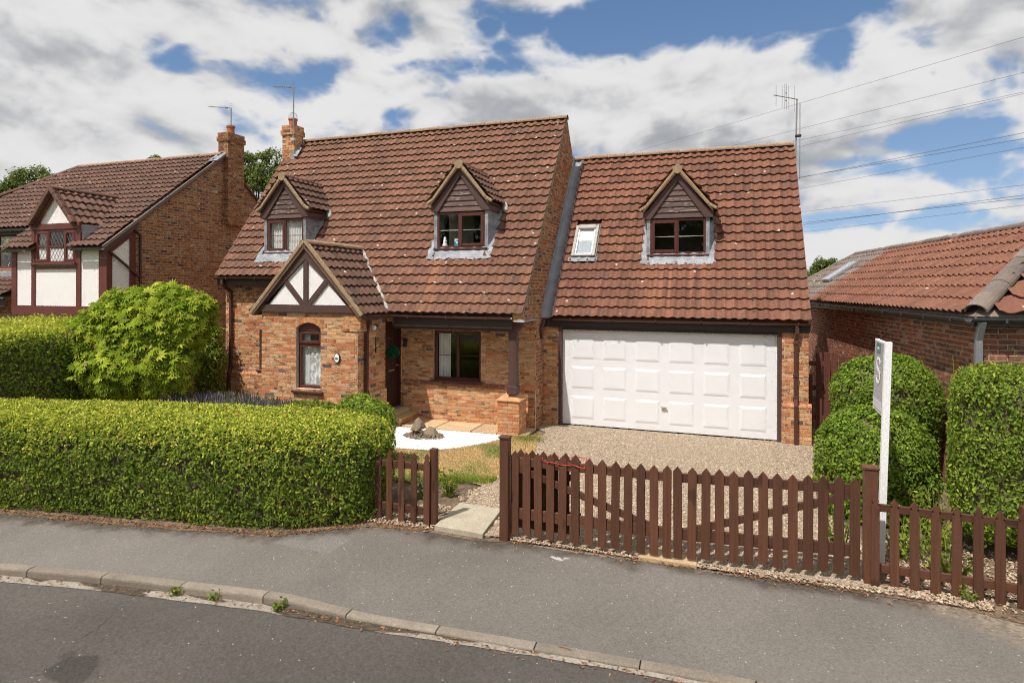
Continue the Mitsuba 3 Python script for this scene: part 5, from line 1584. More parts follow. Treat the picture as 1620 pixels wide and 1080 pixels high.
put(t, 'letter', on_board(meshkit.text_mesh('S', 0.30, 0.002), 0.43, 0.33, 1.15), 'white_paint')
put(t, 'emblem', MB().obox(f0 + fx * 0.003 + nd * 0.19 + ax_ * 0.67, nd * 0.22, -fx * 0.002, ax_ * 0.12), 'sign_teal')
em = MB()
for i, (sa, sb, za_) in enumerate(((0.37, 0.33, 0.715), (0.325, 0.285, 0.725), (0.28, 0.235, 0.715))):
    em.obox(f0 + fx * 0.006 + nd * sb + ax_ * za_, nd * (sa - sb - 0.008), -fx * 0.002, ax_ * 0.018)
put(t, 'emblem_mark', em, 'white_paint')
put(t, 'footer', MB().obox(f0 + fx * 0.003 + nd * 0.03 + ax_ * 0.04, nd * (bw - 0.06), -fx * 0.002, ax_ * 0.10), 'sign_pale')

# boarded side gate between garage and bungalow
t = thing('boarded_gate', 'tall brown boarded gate between the garage and the bungalow', 'gate')
x = 5.02
i = 0
while x < 6.15:
    w_ = 0.115
    if i > 0:
        put(t, 'plank', MB().box(x, x + w_, 0.60, 0.622, 0.14 + rng.normal(0, 0.01), 1.70 + 0.02 * math.sin(i) + rng.normal(0, 0.012), ch=0.003), 'gate_wood')
    else:
        put(t, 'plank', MB().box(x, x + w_ * 0.6, 0.60, 0.622, 0.16, 1.28, ch=0.003), 'gate_wood')
    x += w_ + 0.030 if i % 2 else w_ + 0.018
    i += 1
for zz in (0.35, 0.95, 1.45):
    put(t, 'rail', MB().box(5.02, 6.15, 0.623, 0.66, zz, zz + 0.09), 'gate_wood')

# slab, gate footing, edging
t = struct('slab', 'single worn concrete paving slab between the fence and the gate post', 'slab')
sb_ = trimesh.convex.convex_hull(np.array([[-0.06, -6.225, z] for z in (-0.06, 0.028)] + [[0.605, -6.265, z] for z in (-0.06, 0.028)] + [[0.535, -5.40, z] for z in (-0.06, 0.028)] + [[-0.095, -5.36, z] for z in (-0.06, 0.028)]))
put(t, None, sb_, 'slab')
t = struct('gate_footing', 'pale concrete footing under the meeting of the two gate leaves', 'footing')
put(t, None, MB().box(2.47, 3.10, -6.205, -5.98, -0.08, 0.012, ch=0.008), 'sandstone')
t = struct('edging', 'thin concrete edging strip between shingle and pavement', 'edging')
for x0, x1 in ((0.93, 1.84), (1.86, 2.44), (3.13, 4.02), (4.04, 4.94)):
    put(t, 'strip', MB().box(x0, x1, -6.235 + rng.normal(0, 0.004), -6.195, -0.10, -0.036 + rng.normal(0, 0.003), ch=0.006), 'concrete')
t = struct('garden_edging', 'thin timber edging at the back of the lavender bed', 'edging')
put(t, None, MB().obox((-9.4, -0.95, -0.03), (1.2, 0.05, 0), (0, 0.05, 0), (0, 0, 0.10)), 'concrete')

# ------------------------------------------------------------------ neighbour on the left
N = thing('house', 'neighbouring brick house on the left with a white half timbered bay', 'house')
NX, NL, NYF, NYR = -11.5, -18.3, -1.10, 4.85
pk = math.tan(math.radians(38.2))
nz = lambda y: 4.80 + (y + 1.10) * (7.16 - 4.80) / 2.98
rdy = 1.88
nw = MB()
gab = Polygon([(NYF, -0.02), (NYR, -0.02), (NYR, 4.80), (rdy, nz(rdy) - 0.06), (NYF, 4.76)])
nw.prism(gab, (NX, 0, 0), (0, 1, 0), (0, 0, 1), (-1, 0, 0), 0.22)
nw.prism(sbox(NL, -0.02, NX - 0.22, 4.72).difference(sbox(-17.2, 3.55, -15.6, 4.55)), (0, NYF + 0.05, 0), XD, (0, 0, 1), (0, 1, 0), 0.2)
nw.box(NL, NX - 0.22, NYR - 0.2, NYR, -0.02, 4.7)
put(N, 'wall', nw, 'mortar')
nb_ = []
brickwork(gab, (NX, 0, 0), (0, 1, 0), (1, 0, 0), out=nb_, proud=0.004)
brickwork(sbox(-17.6, 2.2, -14.9, 4.72).difference(sbox(-17.2, 3.55, -15.6, 4.55)), (0, NYF + 0.05, 0), XD, F_N, out=nb_, proud=0.004)
mb = MB()
for b in nb_:
    mb.add(*b[:3])
put(f'{N}__wall', 'bricks', mb, 'brick_shaded', stuff=True)
# roof: main slope, then a flatter slope over the bay
thn = math.atan((7.16 - 4.80) / 2.98)
SN, NN = np.array([0, math.cos(thn), math.sin(thn)]), np.array([0, -math.sin(thn), math.cos(thn)])
YB, ZB = -2.06, 4.03
thb = math.atan((4.80 - ZB) / (NYF - YB))
SB, NBV = np.array([0, math.cos(thb), math.sin(thb)]), np.array([0, -math.sin(thb), math.cos(thb)])
NDC, NDZE, NDZR, NDH, NDY = -13.37, 4.66, 5.60, 0.83, -2.02     # the bay's own gable
nsl = (NDZR - NDZE) / NDH
dk_ = MB()
sh = NN * 0.04
plane_quad(dk_, [np.array([NL - 0.2, NYF - 0.12, nz(NYF - 0.12)]) - sh, np.array([NX + 0.08, NYF - 0.12, nz(NYF - 0.12)]) - sh, np.array([NX + 0.08, rdy, nz(rdy)]) - sh, np.array([-17.7, rdy, nz(rdy)]) - sh, np.array([NL - 3.0, NYF - 0.12, nz(NYF - 0.12)]) - sh], 0.05, NN)
plane_quad(dk_, [np.array([NX + 0.08, rdy, nz(rdy) - 0.05]), np.array([-17.7, rdy, nz(rdy) - 0.05]), np.array([-20, NYR + 0.15, 4.70]), np.array([NX + 0.08, NYR + 0.15, 4.70])], 0.05, (0, math.sin(thn), math.cos(thn)))
for xa, xb in ((-15.25, NDC - NDH + 0.08), (NDC + NDH - 0.08, NX + 0.08)):
    plane_quad(dk_, [np.array([xa, YB, ZB]) - NBV * 0.03, np.array([xb, YB, ZB]) - NBV * 0.03, np.array([xb, NYF, 4.80]) - NBV * 0.03, np.array([xa, NYF, 4.80]) - NBV * 0.03], 0.05, NBV)
put(N, 'roof', dk_, 'tile_dark')
tn = []
Ls = math.hypot(rdy - NYF + 0.12, (rdy - NYF + 0.12) * math.tan(thn))


def in_bay_gable(ctr):
    return abs(ctr[0] - NDC) < NDH - 0.08 and ctr[2] < NDZR - nsl * abs(ctr[0] - NDC) - 0.14


hipx = lambda z: -17.75 - (nz(rdy) - z) * 1.05
tiling((NL - 3.0, NYF - 0.12, nz(NYF - 0.12)), XD, SN, NN, int((NX + 0.09 - NL + 3.0) / 0.2), 15, 0.2, Ls / 14.6, lambda c_, c, r: c_[0] > hipx(c_[2]) and c_[0] > -21 and not in_bay_gable(c_) and not (c_[0] > -15.3 and r < 1), out=tn, top=Ls)
Lb = math.hypot(NYF - YB, 4.80 - ZB)
tiling((-15.27, YB, ZB), XD, SB, NBV, 19, 5, 0.2, Lb / 4.5, lambda c_, c, r: abs(c_[0] - NDC) > NDH - 0.10, out=tn, top=Lb + 0.08)
for s in (-1, 1):
    a_ = math.atan(nsl)
    nn = np.array([s * math.sin(a_), 0, math.cos(a_)])
    sv = np.array([-s * math.cos(a_), 0, math.sin(a_)])
    e = np.array([NDC + s * NDH, NDY - 0.02, NDZE])
    L_ = math.hypot(NDH, NDZR - NDZE)
    tiling(e, (0, 1, 0), sv, nn, 16, 5, 0.2, L_ / 4.7, lambda c_, c, r: c_[2] > (nz(c_[1]) if c_[1] > NYF else ZB + (c_[1] - YB) * math.tan(thb)) - 0.06, out=tn, top=L_)
put_pieces(N, 'tile', 'tiles', tn, 'tile_dark', 300, 'roof')
gd_ = MB()
for s in (-1, 1):
    a_ = math.atan(nsl)
    nn = np.array([s * math.sin(a_), 0, math.cos(a_)])
    yy = lambda z: NYF + (z - 4.80) / math.tan(thn) if z > 4.8 else YB + (z - ZB) / math.tan(thb)
    plane_quad(gd_, [np.array([NDC + s * NDH, NDY, NDZE]) - nn * 0.03, np.array([NDC, NDY, NDZR]) - nn * 0.03, np.array([NDC, yy(NDZR), NDZR]) - nn * 0.03, np.array([NDC + s * NDH, yy(NDZE), NDZE]) - nn * 0.03], 0.03, nn)
put(N, 'gable_roof', gd_, 'tile_dark')
ridge_run((-17.75, rdy, nz(rdy) + 0.0), (NX + 0.02, rdy, nz(rdy) + 0.0), 0.11, 0.45, f'{N}__roof', 'ridge')
ridge_run((NL - 3.0, NYF, nz(NYF) + 0.0), (-17.75, rdy, nz(rdy)), 0.11, 0.45, f'{N}__roof', 'tile_dark')
ridge_run((NDC, NDY - 0.04, NDZR), (NDC, yy(NDZR), NDZR), 0.10, 0.45, f'{N}__gable_roof', 'tile_dark')
vg = MB().obox(np.array([NX + 0.10, NYF - 0.1, nz(NYF - 0.1)]) - NN * 0.05, SN * Ls, (-0.05, 0, 0), NN * 0.07)
vg.obox(np.array([NX + 0.10, YB, ZB]) - NBV * 0.05, SB * Lb, (-0.05, 0, 0), NBV * 0.07)
put(N, 'verge', vg, 'tile_grey')
vg = MB().obox(np.array([NX + 0.085, YB + 0.02, ZB - 0.19]), SB * (Lb + 0.02), (-0.02, 0, 0), (0, 0, 0.15))
put(N, 'barge_board', vg, 'brown_board')
# the bay
BZ0, BZ1, BY = 2.46, 4.02, -1.90
by = MB().box(-15.06, NX - 0.02, BY + 0.02, NYF + 0.1, BZ0 - 0.1, BZ1)
by.prism(Polygon([(BY + 0.02, 3.6), (NYF + 0.05, 3.6), (NYF + 0.05, 4.70), (BY + 0.02, 3.98)]), (NX - 0.02, 0, 0), (0, 1, 0), (0, 0, 1), (-1, 0, 0), 0.04)
by.prism(Polygon([(-14.16, 4.0), (-12.58, 4.0), (-12.58, 4.66), (NDC, NDZR - 0.12), (-14.16, 4.66)]).difference(sbox(-14.10, 3.64, -12.62, 4.52)), (0, BY + 0.02, 0), XD, (0, 0, 1), (0, 1, 0), 0.25)
bk = put(N, 'bay', by, 'white_render', label='white rendered upper bay with red brown timbers')
tbr = [(-15.08, -14.90, BZ0, 4.0), (-14.29, -14.16, BZ0, 4.66), (-12.58, -12.43, BZ0, 4.66), (-11.76, -11.48, BZ0, 4.0)]
for xa, xb, za, zb in tbr:
    put(bk, 'timber', MB().box(xa, xb, BY - 0.015, BY + 0.02, za, zb), 'red_frame')
put(bk, 'timber', MB().box(-15.08, -11.48, BY - 0.017, BY + 0.02, BZ0 - 0.20, BZ0 + 0.04), 'red_frame')
put(bk, 'timber', MB().box(-14.16, -12.58, BY - 0.017, BY + 0.02, 3.48, 3.56), 'red_frame')
put(bk, 'timber', MB().box(-14.29, -12.43, BY - 0.040, BY + 0.02, 4.53, 4.68), 'red_frame')
for s in (-1, 1):
    bb = Polygon([(NDC + s * 0.95, 4.60), (NDC, 4.60 + 0.95 * nsl), (NDC, 4.60 + 0.95 * nsl - 0.27), (NDC + s * 0.70, 4.60)])
    put(bk, 'barge_board', MB().prism(bb, (0, BY - 0.06, 0), XD, (0, 0, 1), (0, 1, 0), 0.04), 'red_frame')
    a_ = math.atan(nsl)
    nn = np.array([s * math.sin(a_), 0, math.cos(a_)])
    for i in range(5):     # verge tiles, one per course
        p_ = np.array([NDC + s * NDH, NDY - 0.06, NDZE]) + np.array([-s * math.cos(a_), 0, math.sin(a_)]) * (i * 0.26)
        put(bk, 'verge_tile', MB().obox(p_ - nn * 0.05, np.array([-s * math.cos(a_), 0, math.sin(a_)]) * 0.255, (0, 0.10, 0), nn * (0.11 - 0.004 * (i % 2)), ch=0.01), 'tile_dark')
put(bk, 'timber', MB().box(NX - 0.015, NX + 0.018, BY - 0.015, BY + 0.14, BZ0 - 0.2, 4.0), 'red_frame')
put(bk, 'timber', MB().box(NX - 0.015, NX + 0.018, NYF - 0.16, NYF - 0.0, BZ0 - 0.2, 4.66), 'red_frame')
put(bk, 'timber', MB().obox((NX - 0.01, BY + 0.05, 3.84), (0.03, 0, 0), SB * 1.0, (0, 0, 0.12)), 'red_frame')
wk = window(bk, 'window', -14.14, -12.60, 3.64, 4.52, BY - 0.012, 0.055, [-13.62, -13.02], [0, 2], (), bsdf='red_frame', depth=0.08)
put(wk, 'sash', MB().box(-13.57, -13.07, BY - 0.02, BY + 0.02, 4.055, 4.10).box(-14.0, -13.68, BY - 0.028, BY + 0.02, 4.055, 4.10).box(-12.96, -12.74, BY - 0.028, BY + 0.02, 4.055, 4.10), 'red_frame')
ld = MB()
for xa, xb, za, zb in ((-14.04, -13.70, 3.74, 4.42), (-13.60, -13.04, 3.70, 4.46), (-12.95, -12.70, 3.74, 4.42)):
    R0 = sbox(xa, za, xb, zb)
    for sgn in (-1, 1):
        for k_ in np.arange(-3, 3, 0.125):
            L0 = LineString([(xa - 2 + k_, za - 2 * sgn * 1.6 - 0.0), (xa + 2 + k_, za + 2 * sgn * 1.6)]).intersection(R0)
            if L0.length > 0.03 and L0.geom_type == 'LineString':
                (ax1, az1), (ax2, az2) = L0.coords[0], L0.coords[-1]
                ld.tube([(ax1, BY + 0.008, az1), (ax2, BY + 0.008, az2)], 0.005, 4)
put(wk, 'leading', ld, 'leading')
put(wk, 'room', MB().box(-14.2, -12.5, BY + 0.45, BY + 0.5, 3.5, 4.7), 'room_dark')
for xa in (-14.30, -12.425):
    put(bk, 'lead_cheek', MB().prism(Polygon([(BY + 0.03, 4.02), (BY + 0.03, 4.64), (NYF - 0.12, 4.64), (NYF - 0.12, 4.60)]), (xa, 0, 0), (0, 1, 0), (0, 0, 1), (1, 0, 0), 0.012), 'lead')
put(bk, 'sill', MB().box(-14.20, -12.54, BY - 0.10, BY + 0.0, 3.59, 3.635, ch=0.008), 'red_frame')
put(N, 'gutter', gutter(MB(), (-15.32, YB - 0.05, ZB - 0.045), (-14.28, YB - 0.05, ZB - 0.045)), 'grey_plastic')
put(N, 'gutter', gutter(MB(), (-12.48, YB - 0.05, ZB - 0.045), (NX + 0.14, YB - 0.05, ZB - 0.045)), 'grey_plastic')
put(N, 'gutter', gutter(MB(), (-21.0, NYF - 0.18, nz(NYF - 0.12) - 0.05), (-15.2, NYF - 0.18, nz(NYF - 0.12) - 0.05)), 'grey_plastic')
put(N, 'downpipe', downpipe([(NX + 0.06, NYF - 0.06, 4.55), (NX + 0.06, NYF + 0.10, 4.40), (NX + 0.06, NYF + 0.10, 0.0)], 0.04), 'brown_plastic', smooth=40)
put(N, 'downpipe', downpipe([(NX + 0.05, BY + 0.05, ZB - 0.12), (NX + 0.06, NYF + 0.05, 3.30)], 0.035), 'brown_plastic', smooth=40)
fs_ = MB().box(-20.5, -15.2, NYF - 0.12, NYF - 0.10, 4.52, 4.70)
put(N, 'fascia', fs_, 'dark_soffit')
wk = window(N, 'window', -17.2, -15.6, 3.55, 4.55, NYF + 0.09, 0.06, [-16.4], None, (), bsdf='red_frame')
put(wk, 'room', MB().box(-17.3, -15.5, NYF + 0.5, NYF + 0.55, 3.4, 4.7), 'room_dark')
# low roof in front of it, at the left edge of the picture
lr = []
tl_ = math.radians(30)
tiling((-18.6, -2.05, 2.75), XD, (0, math.cos(tl_), math.sin(tl_)), (0, -math.sin(tl_), math.cos(tl_)), 17, 4, 0.2, 0.26, out=lr, top=1.04)
lk = MB().obox((-18.6, -2.0, 2.60), (3.4, 0, 0), (0, 0.95, 0.52), (0, 0, 0.05))
pk2 = put(N, 'porch_roof', lk, 'tile_dark')
for v, f, uv in lr:
    k = key_for(f'{N}__porch_roof__tile')
    scene[k] = shape_((v, f), 'tile_dark', smooth=False, uv=np.tile(uv, (len(v), 1)))
put(N, 'lead_flashing', MB().obox((-18.6, NYF - 0.06, 3.24), (3.5, 0, 0), (0, 0.04, 0.02), (0, -0.01, 0.20)), 'lead_pale')
put(N, 'gutter', gutter(MB(), (-18.6, -2.11, 2.72), (-15.15, -2.11, 2.72)), 'grey_plastic')
put(N, 'fascia', MB().box(-18.6, -15.15, -2.04, -2.02, 2.45, 2.70), 'dark_soffit')
# chimney
cx0, cx1, cy0, cy1 = -11.72, -11.32, 1.93, 2.60
ck = put(N, 'chimney', MB().box(cx0 + 0.006, cx1 - 0.006, cy0 + 0.006, cy1 - 0.006, 5.0, 7.86), 'mortar')
cb = []
for z0_, z1_, ex in ((5.0, 7.60, 0.0), (7.60, 7.75, 0.035), (7.75, 7.88, 0.012)):
    for nrm_, o_, u_, L in (((0, -1, 0), (cx0 - ex, cy0 - ex, 0), (1, 0, 0), cx1 - cx0 + 2 * ex), ((1, 0, 0), (cx1 + ex, cy0 - ex, 0), (0, 1, 0), cy1 - cy0 + 2 * ex)):
        brickwork(sbox(0, z0_, L, z1_), o_, u_, nrm_, start=7.6, out=cb, proud=0.004)
put(ck, 'chimney_cap', MB().box(cx0 - 0.03, cx1 + 0.03, cy0 - 0.03, cy1 + 0.03, 7.605, 7.745).box(cx0 - 0.008, cx1 + 0.008, cy0 - 0.008, cy1 + 0.008, 7.755, 7.875), 'mortar')
mb = MB()
for b in cb:
    mb.add(*b[:3])
put(ck, 'bricks', mb, 'brick_shaded', stuff=True)
# its stack stands proud of the gable and tapers away below
stk = trimesh.convex.convex_hull(np.array([[NX - 0.05, cy0, 7.0], [cx1, cy0, 7.0], [cx1, cy1, 7.0], [NX - 0.05, cy1, 7.0], [NX - 0.05, cy0 + 0.12, 4.9], [NX + 0.003, cy0 + 0.12, 4.9], [NX + 0.003, cy1, 4.9], [NX - 0.05, cy1, 4.9]]))
put(ck, 'stack', stk, 'brick_shaded')
pt = trimesh.creation.revolve(np.array([[0.0, 0.0], [0.13, 0.0], [0.115, 0.05], [0.115, 0.22], [0.135, 0.23], [0.135, 0.28], [0.10, 0.28], [0.10, 0.05], [0, 0.05]]), sections=18)
pt.apply_translation(((cx0 + cx1) / 2 + 0.02, (cy0 + cy1) / 2 - 0.05, 7.86))
put(ck, 'chimney_pot', pt, 'pot', smooth=35)
yagi('aerial', 'television aerial on the chimney of the neighbouring house', [((cx0 + cx1) / 2 + 0.02, cy0 + 0.3, 7.9), ((cx0 + cx1) / 2 + 0.02, cy0 + 0.3, 8.72)], ((cx0 + cx1) / 2 + 0.04, cy0 + 0.3, 8.72), (-12.42, cy0 + 0.3, 8.86), 11, 0.09)
put(N, 'lead_flashing', MB().obox((NX - 0.15, rdy - 0.4, nz(rdy - 0.4) + 0.03), (0.35, 0, 0), SN * 0.5, NN * 0.03), 'lead_pale')

# ------------------------------------------------------------------ bungalow on the right
B = thing('bungalow', 'low red brick bungalow on the right with an orange pantile hipped roof', 'bungalow')
c0 = np.array([6.62, -3.10, 0.0])
ub = np.array([-0.103, 0.9947, 0.0])       # along its side wall, away from the street
vb = np.array([0.9947, 0.103, 0.0])        # along its front wall
EZ = 2.67
LB, WB = 14.2, 6.0
inn = 0.16
bw_ = MB()
w0 = c0 + ub * inn + vb * inn
bw_.prism(sbox(0, -0.05, LB - 2 * inn, EZ - 0.08), w0, ub, (0, 0, 1), vb, 0.22)
bw_.prism(sbox(0, -0.05, WB - 2 * inn, EZ - 0.08), w0, vb, (0, 0, 1), ub, 0.22)
bw_.prism(sbox(0, -0.05, LB - 2 * inn, EZ - 0.08), w0 + vb * (WB - 2 * inn), ub, (0, 0, 1), -vb, 0.22)
bw_.prism(sbox(0, -0.05, WB - 2 * inn, EZ - 0.08), w0 + ub * (LB - 2 * inn), vb, (0, 0, 1), -ub, 0.22)
put(B, 'wall', bw_, 'mortar')
bb_ = []
brickwork(sbox(0, 0.0, LB - 2 * inn, EZ - 0.09), w0, ub, -vb, out=bb_, proud=0.005)
brickwork(sbox(0, 0.0, WB - 2 * inn, EZ - 0.09), w0, vb, -ub, out=bb_, proud=0.005)
put_pieces(B, 'brick', 'bricks', bb_, 'brick_red', 280, 'wall')
PB = math.radians(34.5)
RUN = 2.13
RZ = EZ + RUN * math.tan(PB)
# ridge, hips: front hip to the street, back hip
r0, r1 = c0 + vb * RUN + ub * 2.0 + np.array([0, 0, RZ]), c0 + vb * RUN + ub * 12.2 + np.array([0, 0, RZ])
nb1 = -vb * math.sin(PB) + np.array([0, 0, math.cos(PB)])
sb1 = vb * math.cos(PB) + np.array([0, 0, math.sin(PB)])
pf_ = math.atan((RZ - EZ) / 2.0)
nb2 = -ub * math.sin(pf_) + np.array([0, 0, math.cos(pf_)])
sb2 = ub * math.cos(pf_) + np.array([0, 0, math.sin(pf_)])
e0, e1 = c0 + np.array([0, 0, EZ]), c0 + ub * LB + np.array([0, 0, EZ])
bd = MB()
plane_quad(bd, [e0 - nb1 * 0.03, r0 - nb1 * 0.03, r1 - nb1 * 0.03, e1 - nb1 * 0.03], 0.05, nb1)
e2 = e0 + vb * (2 * RUN)
plane_quad(bd, [e0 - nb2 * 0.03, e2 - nb2 * 0.03, r0 - nb2 * 0.03], 0.05, nb2)
plane_quad(bd, [r0 - np.array([0, 0, 0.05]), e2 - np.array([0, 0, 0.05]), e1 + vb * 2 * RUN, r1 - np.array([0, 0, 0.05])], 0.05, vb * math.sin(PB) + np.array([0, 0, math.cos(PB)]))
plane_quad(bd, [e1, e1 + vb * 2 * RUN, r1 - np.array([0, 0, 0.03])], 0.05, (0, 0.5, 0.8))
put(B, 'roof', bd, 'tile_grey')
tb_ = []
L1 = RUN / math.cos(PB)
ncols = int(LB / 0.2)


def bkeep(ctr, c, r):
    a_, b_ = (ctr - c0) @ ub, (ctr - c0) @ vb
    fr_ = b_ / RUN
    return a_ > 2.0 * fr_ - 0.02 and a_ < LB - 2.0 * fr_


seam = lambda ctr: (ctr - c0) @ ub > 9.0
tmp = tiling(e0, ub, sb1, nb1, ncols, 8, 0.2, L1 / 7.9, bkeep, amp=0.042, lift=0.034, top=L1)
for v, f, uv in tmp:
    tb_.append((v, f, uv, 'tile_grey' if seam(v.mean(0)) else 'tile_orange'))
L2 = math.hypot(2.0, RZ - EZ)
tmp = tiling(e0, vb, sb2, nb2, int(2 * RUN / 0.3), 7, 0.3, L2 / 6.9, lambda c_, c, r: 0.98 * (((c_ - c0) @ ub) / 2.0) < ((c_ - c0) @ vb) / RUN < 2 - ((c_ - c0) @ ub) / 2.0, amp=0.05, lift=0.036, top=L2)
for v, f, uv in tmp:
    tb_.append((v, f, uv, 'tile_orange'))
put_pieces(B, 'tile', 'tiles', tb_, 'tile_orange', 300, 'roof')
ridge_run(r0, r1, 0.12, 0.45, f'{B}__roof', 'tile_grey')
ridge_run(e0 + (r0 - e0) * 0.03, r0, 0.14, 0.42, f'{B}__roof', 'tile_grey')
ridge_run(r1, e1, 0.12, 0.45, f'{B}__roof', 'tile_grey')
p_ = c0 + ub * 9.9 + vb * 0.75 + np.array([0, 0, EZ + 0.75 * math.tan(PB)]) + nb1 * 0.06
rw = put(B, 'roof_window', MB().obox(p_, ub * 0.75, sb1 * 0.95, nb1 * 0.07), 'lead')
gB = gutter(MB(), c0 - vb * 0.05 + np.array([0, 0, EZ - 0.05]), c0 - vb * 0.05 + ub * LB + np.array([0, 0, EZ - 0.05]))
gutter(gB, c0 - ub * 0.05 - vb * 0.05 + np.array([0, 0, EZ - 0.05]), c0 - ub * 0.05 + vb * WB + np.array([0, 0, EZ - 0.05]))
put(B, 'gutter', gB, 'grey_plastic')
sf_ = MB().obox(c0 + vb * 0.03 + ub * 0.03 + np.array([0, 0, EZ - 0.16]), ub * LB, vb * 0.02, (0, 0, 0.12)).obox(c0 + vb * 0.052 + ub * 0.03 + np.array([0, 0, EZ - 0.16]), vb * WB, ub * 0.02, (0, 0, 0.12)).obox(c0 + vb * 0.055 + ub * 0.055 + np.array([0, 0, EZ - 0.158]), ub * LB, vb * 0.11, (0, 0, 0.01)).obox(c0 + vb * 0.17 + ub * 0.055 + np.array([0, 0, EZ - 0.158]), vb * WB, ub * 0.105, (0, 0, 0.01))
put(B, 'fascia', sf_, 'grey_plastic')
dpp = c0 + ub * 0.06 + vb * 0.10
put(B, 'downpipe', downpipe([dpp - ub * 0.1 + np.array([0, 0, EZ - 0.1]), dpp + np.array([0, 0, EZ - 0.35]), dpp + np.array([0, 0, 0.0])], 0.042, True), 'grey_pipe', label='grey downpipe at the corner of the bungalow')

# ------------------------------------------------------------------ hedges and shrubs
# front hedge: its foot follows the pavement; clipped flat on top with rounded shoulders


def path_hedge(foot_front, foot_back, top, r, seed, amp=0.05, freq=2.6, nseg=40):
    """A clipped hedge between two ground lines, its cross-section a rounded box, closed at both ends."""
    t = np.linspace(0, 1, nseg)
    f_ = np.array([np.interp(t, np.linspace(0, 1, len(foot_front)), np.array(foot_front)[:, k]) for k in (0, 1)]).T
    b_ = np.array([np.interp(t, np.linspace(0, 1, len(foot_back)), np.array(foot_back)[:, k]) for k in (0, 1)]).T
    sec = []
    for i in range(nseg):
        h_ = top[0] + (top[1] - top[0]) * t[i]
        e = (b_[i] - f_[i]) / np.linalg.norm(b_[i] - f_[i])
        q = []
        for p, s in ((f_[i], 1), (b_[i], -1)):
            q += [(*(p + e * s * 0.16), 0.05, 0.16), (*(p + e * s * 0.20), h_ - 0.42, 0.20), (*(p + e * s * (r + 0.02)), h_ - r, r)]
        sec.append(q)
    M = m3.Manifold()
    for a, b in zip(sec[:-1], sec[1:]):
        M += m3.Manifold.batch_hull([m3.Manifold.sphere(k[3], 16).translate(k[:3]) for k in a + b])
    q = M.to_mesh()
    mesh = trimesh.Trimesh(q.vert_properties[:, :3], q.tri_verts, process=True)
    return noisy(mesh, amp, freq, seed, 0.14)


fh = thing('hedge', 'long clipped yellow green hedge along the pavement in the foreground', 'hedge')
body = path_hedge([(-8.6, -8.30), (-7.0, -7.86), (-6.0, -7.56), (-4.5, -7.30), (-3.0, -7.08), (-1.9, -6.88), (-1.25, -6.48)], [(-8.6, -6.3), (-7.0, -5.9), (-6.0, -5.65), (-4.5, -5.35), (-3.0, -5.10), (-1.9, -5.1), (-1.38, -5.3)], (1.13, 1.14), 0.34, 5, 0.045, 2.4, nseg=13)
vis = lambda p, n: (n[:, 2] > 0.25) | ((n * (CAM - p)).sum(1) > -0.35)
patch = lambda s, lo_, hi_: (lambda p: lo_ + (hi_ - lo_) * meshkit.fbm(p * 1.3 + s, 3, 3))
foliage(fh, body, 165000, 0.046, 'leaf_hedge', 0.07, 0.55, keep=vis, tint=patch(2, -0.15, 0.35), core=None)
put(fh, 'inner_twigs', path_hedge([(-8.6, -8.10), (-7.0, -7.66), (-6.0, -7.36), (-4.5, -7.10), (-3.0, -6.88), (-1.9, -6.68), (-1.45, -6.28)], [(-8.6, -6.5), (-7.0, -6.1), (-6.0, -5.85), (-4.5, -5.55), (-3.0, -5.30), (-1.9, -5.3), (-1.58, -5.5)], (0.97, 0.98), 0.30, 6, 0.02, 2.4, nseg=13), 'twigs')
# new shoots on the clipped top, the pale ones also painting its sunlight
def shoots(parent, body, n, length, bsdf, size, seed, zmin):
    pts, fi = trimesh.sample.sample_surface(body, n * 4, seed=seed)
    nr = body.face_normals[fi]
    k = (nr[:, 2] > 0.05 + 0.6 * rng.random(len(pts))) & (pts[:, 2] > zmin)
    pts = pts[k][:n]
    P, R, S, st_ = [], [], [], MB()
    for p in pts:
        L = length * (0.5 + rng.random())
        d = np.array([rng.normal(0, 0.25), rng.normal(0, 0.25), 1.0])
        d /= np.linalg.norm(d)
        for q in np.linspace(0.2, 1, 5):
            P.append(p + d * L * q)
            R.append(d + rng.normal(0, 0.5, 3))
            S.append(size * (0.7 + 0.5 * rng.random()))
    R = np.array(R)
    R /= np.linalg.norm(R, axis=1, keepdims=True)
    v, f, u = scatter(LEAF_V, LEAF_F, np.array(P), np.array(S), leaf_rots(R, 0.8))
    put(parent, 'shoots', MB().add(v, f, u), bsdf, stuff=True)


shoots(fh, body, 11000, 0.045, 'leaf_new_sunlit', 0.042, 3, 0.70)

bx = thing('box_shrub', 'rounded green shrub at the right end of the front hedge, before the porch', 'shrub')
body = noisy(hull([(-2.75, -4.35, 0.45, 0.42), (-2.3, -4.35, 0.42, 0.42), (-2.5, -4.2, 0.83, 0.36), (-2.2, -4.2, 0.72, 0.36), (-2.5, -4.3, 0.2, 0.5)]), 0.05, 3.0, 8, 0.1)
foliage(bx, body, 26000, 0.042, 'leaf_box', 0.05, 0.5, keep=vis)
lb = thing('box_shrub', 'low yellow green shrub between the lavender and the rounded shrub', 'shrub')
body = noisy(hull([(-4.2, -4.1, 0.40, 0.40), (-3.3, -4.2, 0.42, 0.40), (-3.4, -3.9, 0.60, 0.34), (-4.0, -3.9, 0.58, 0.34)]), 0.05, 3.0, 9, 0.1)
foliage(lb, body, 18000, 0.042, 'leaf_hedge', 0.06, 0.7, keep=vis)

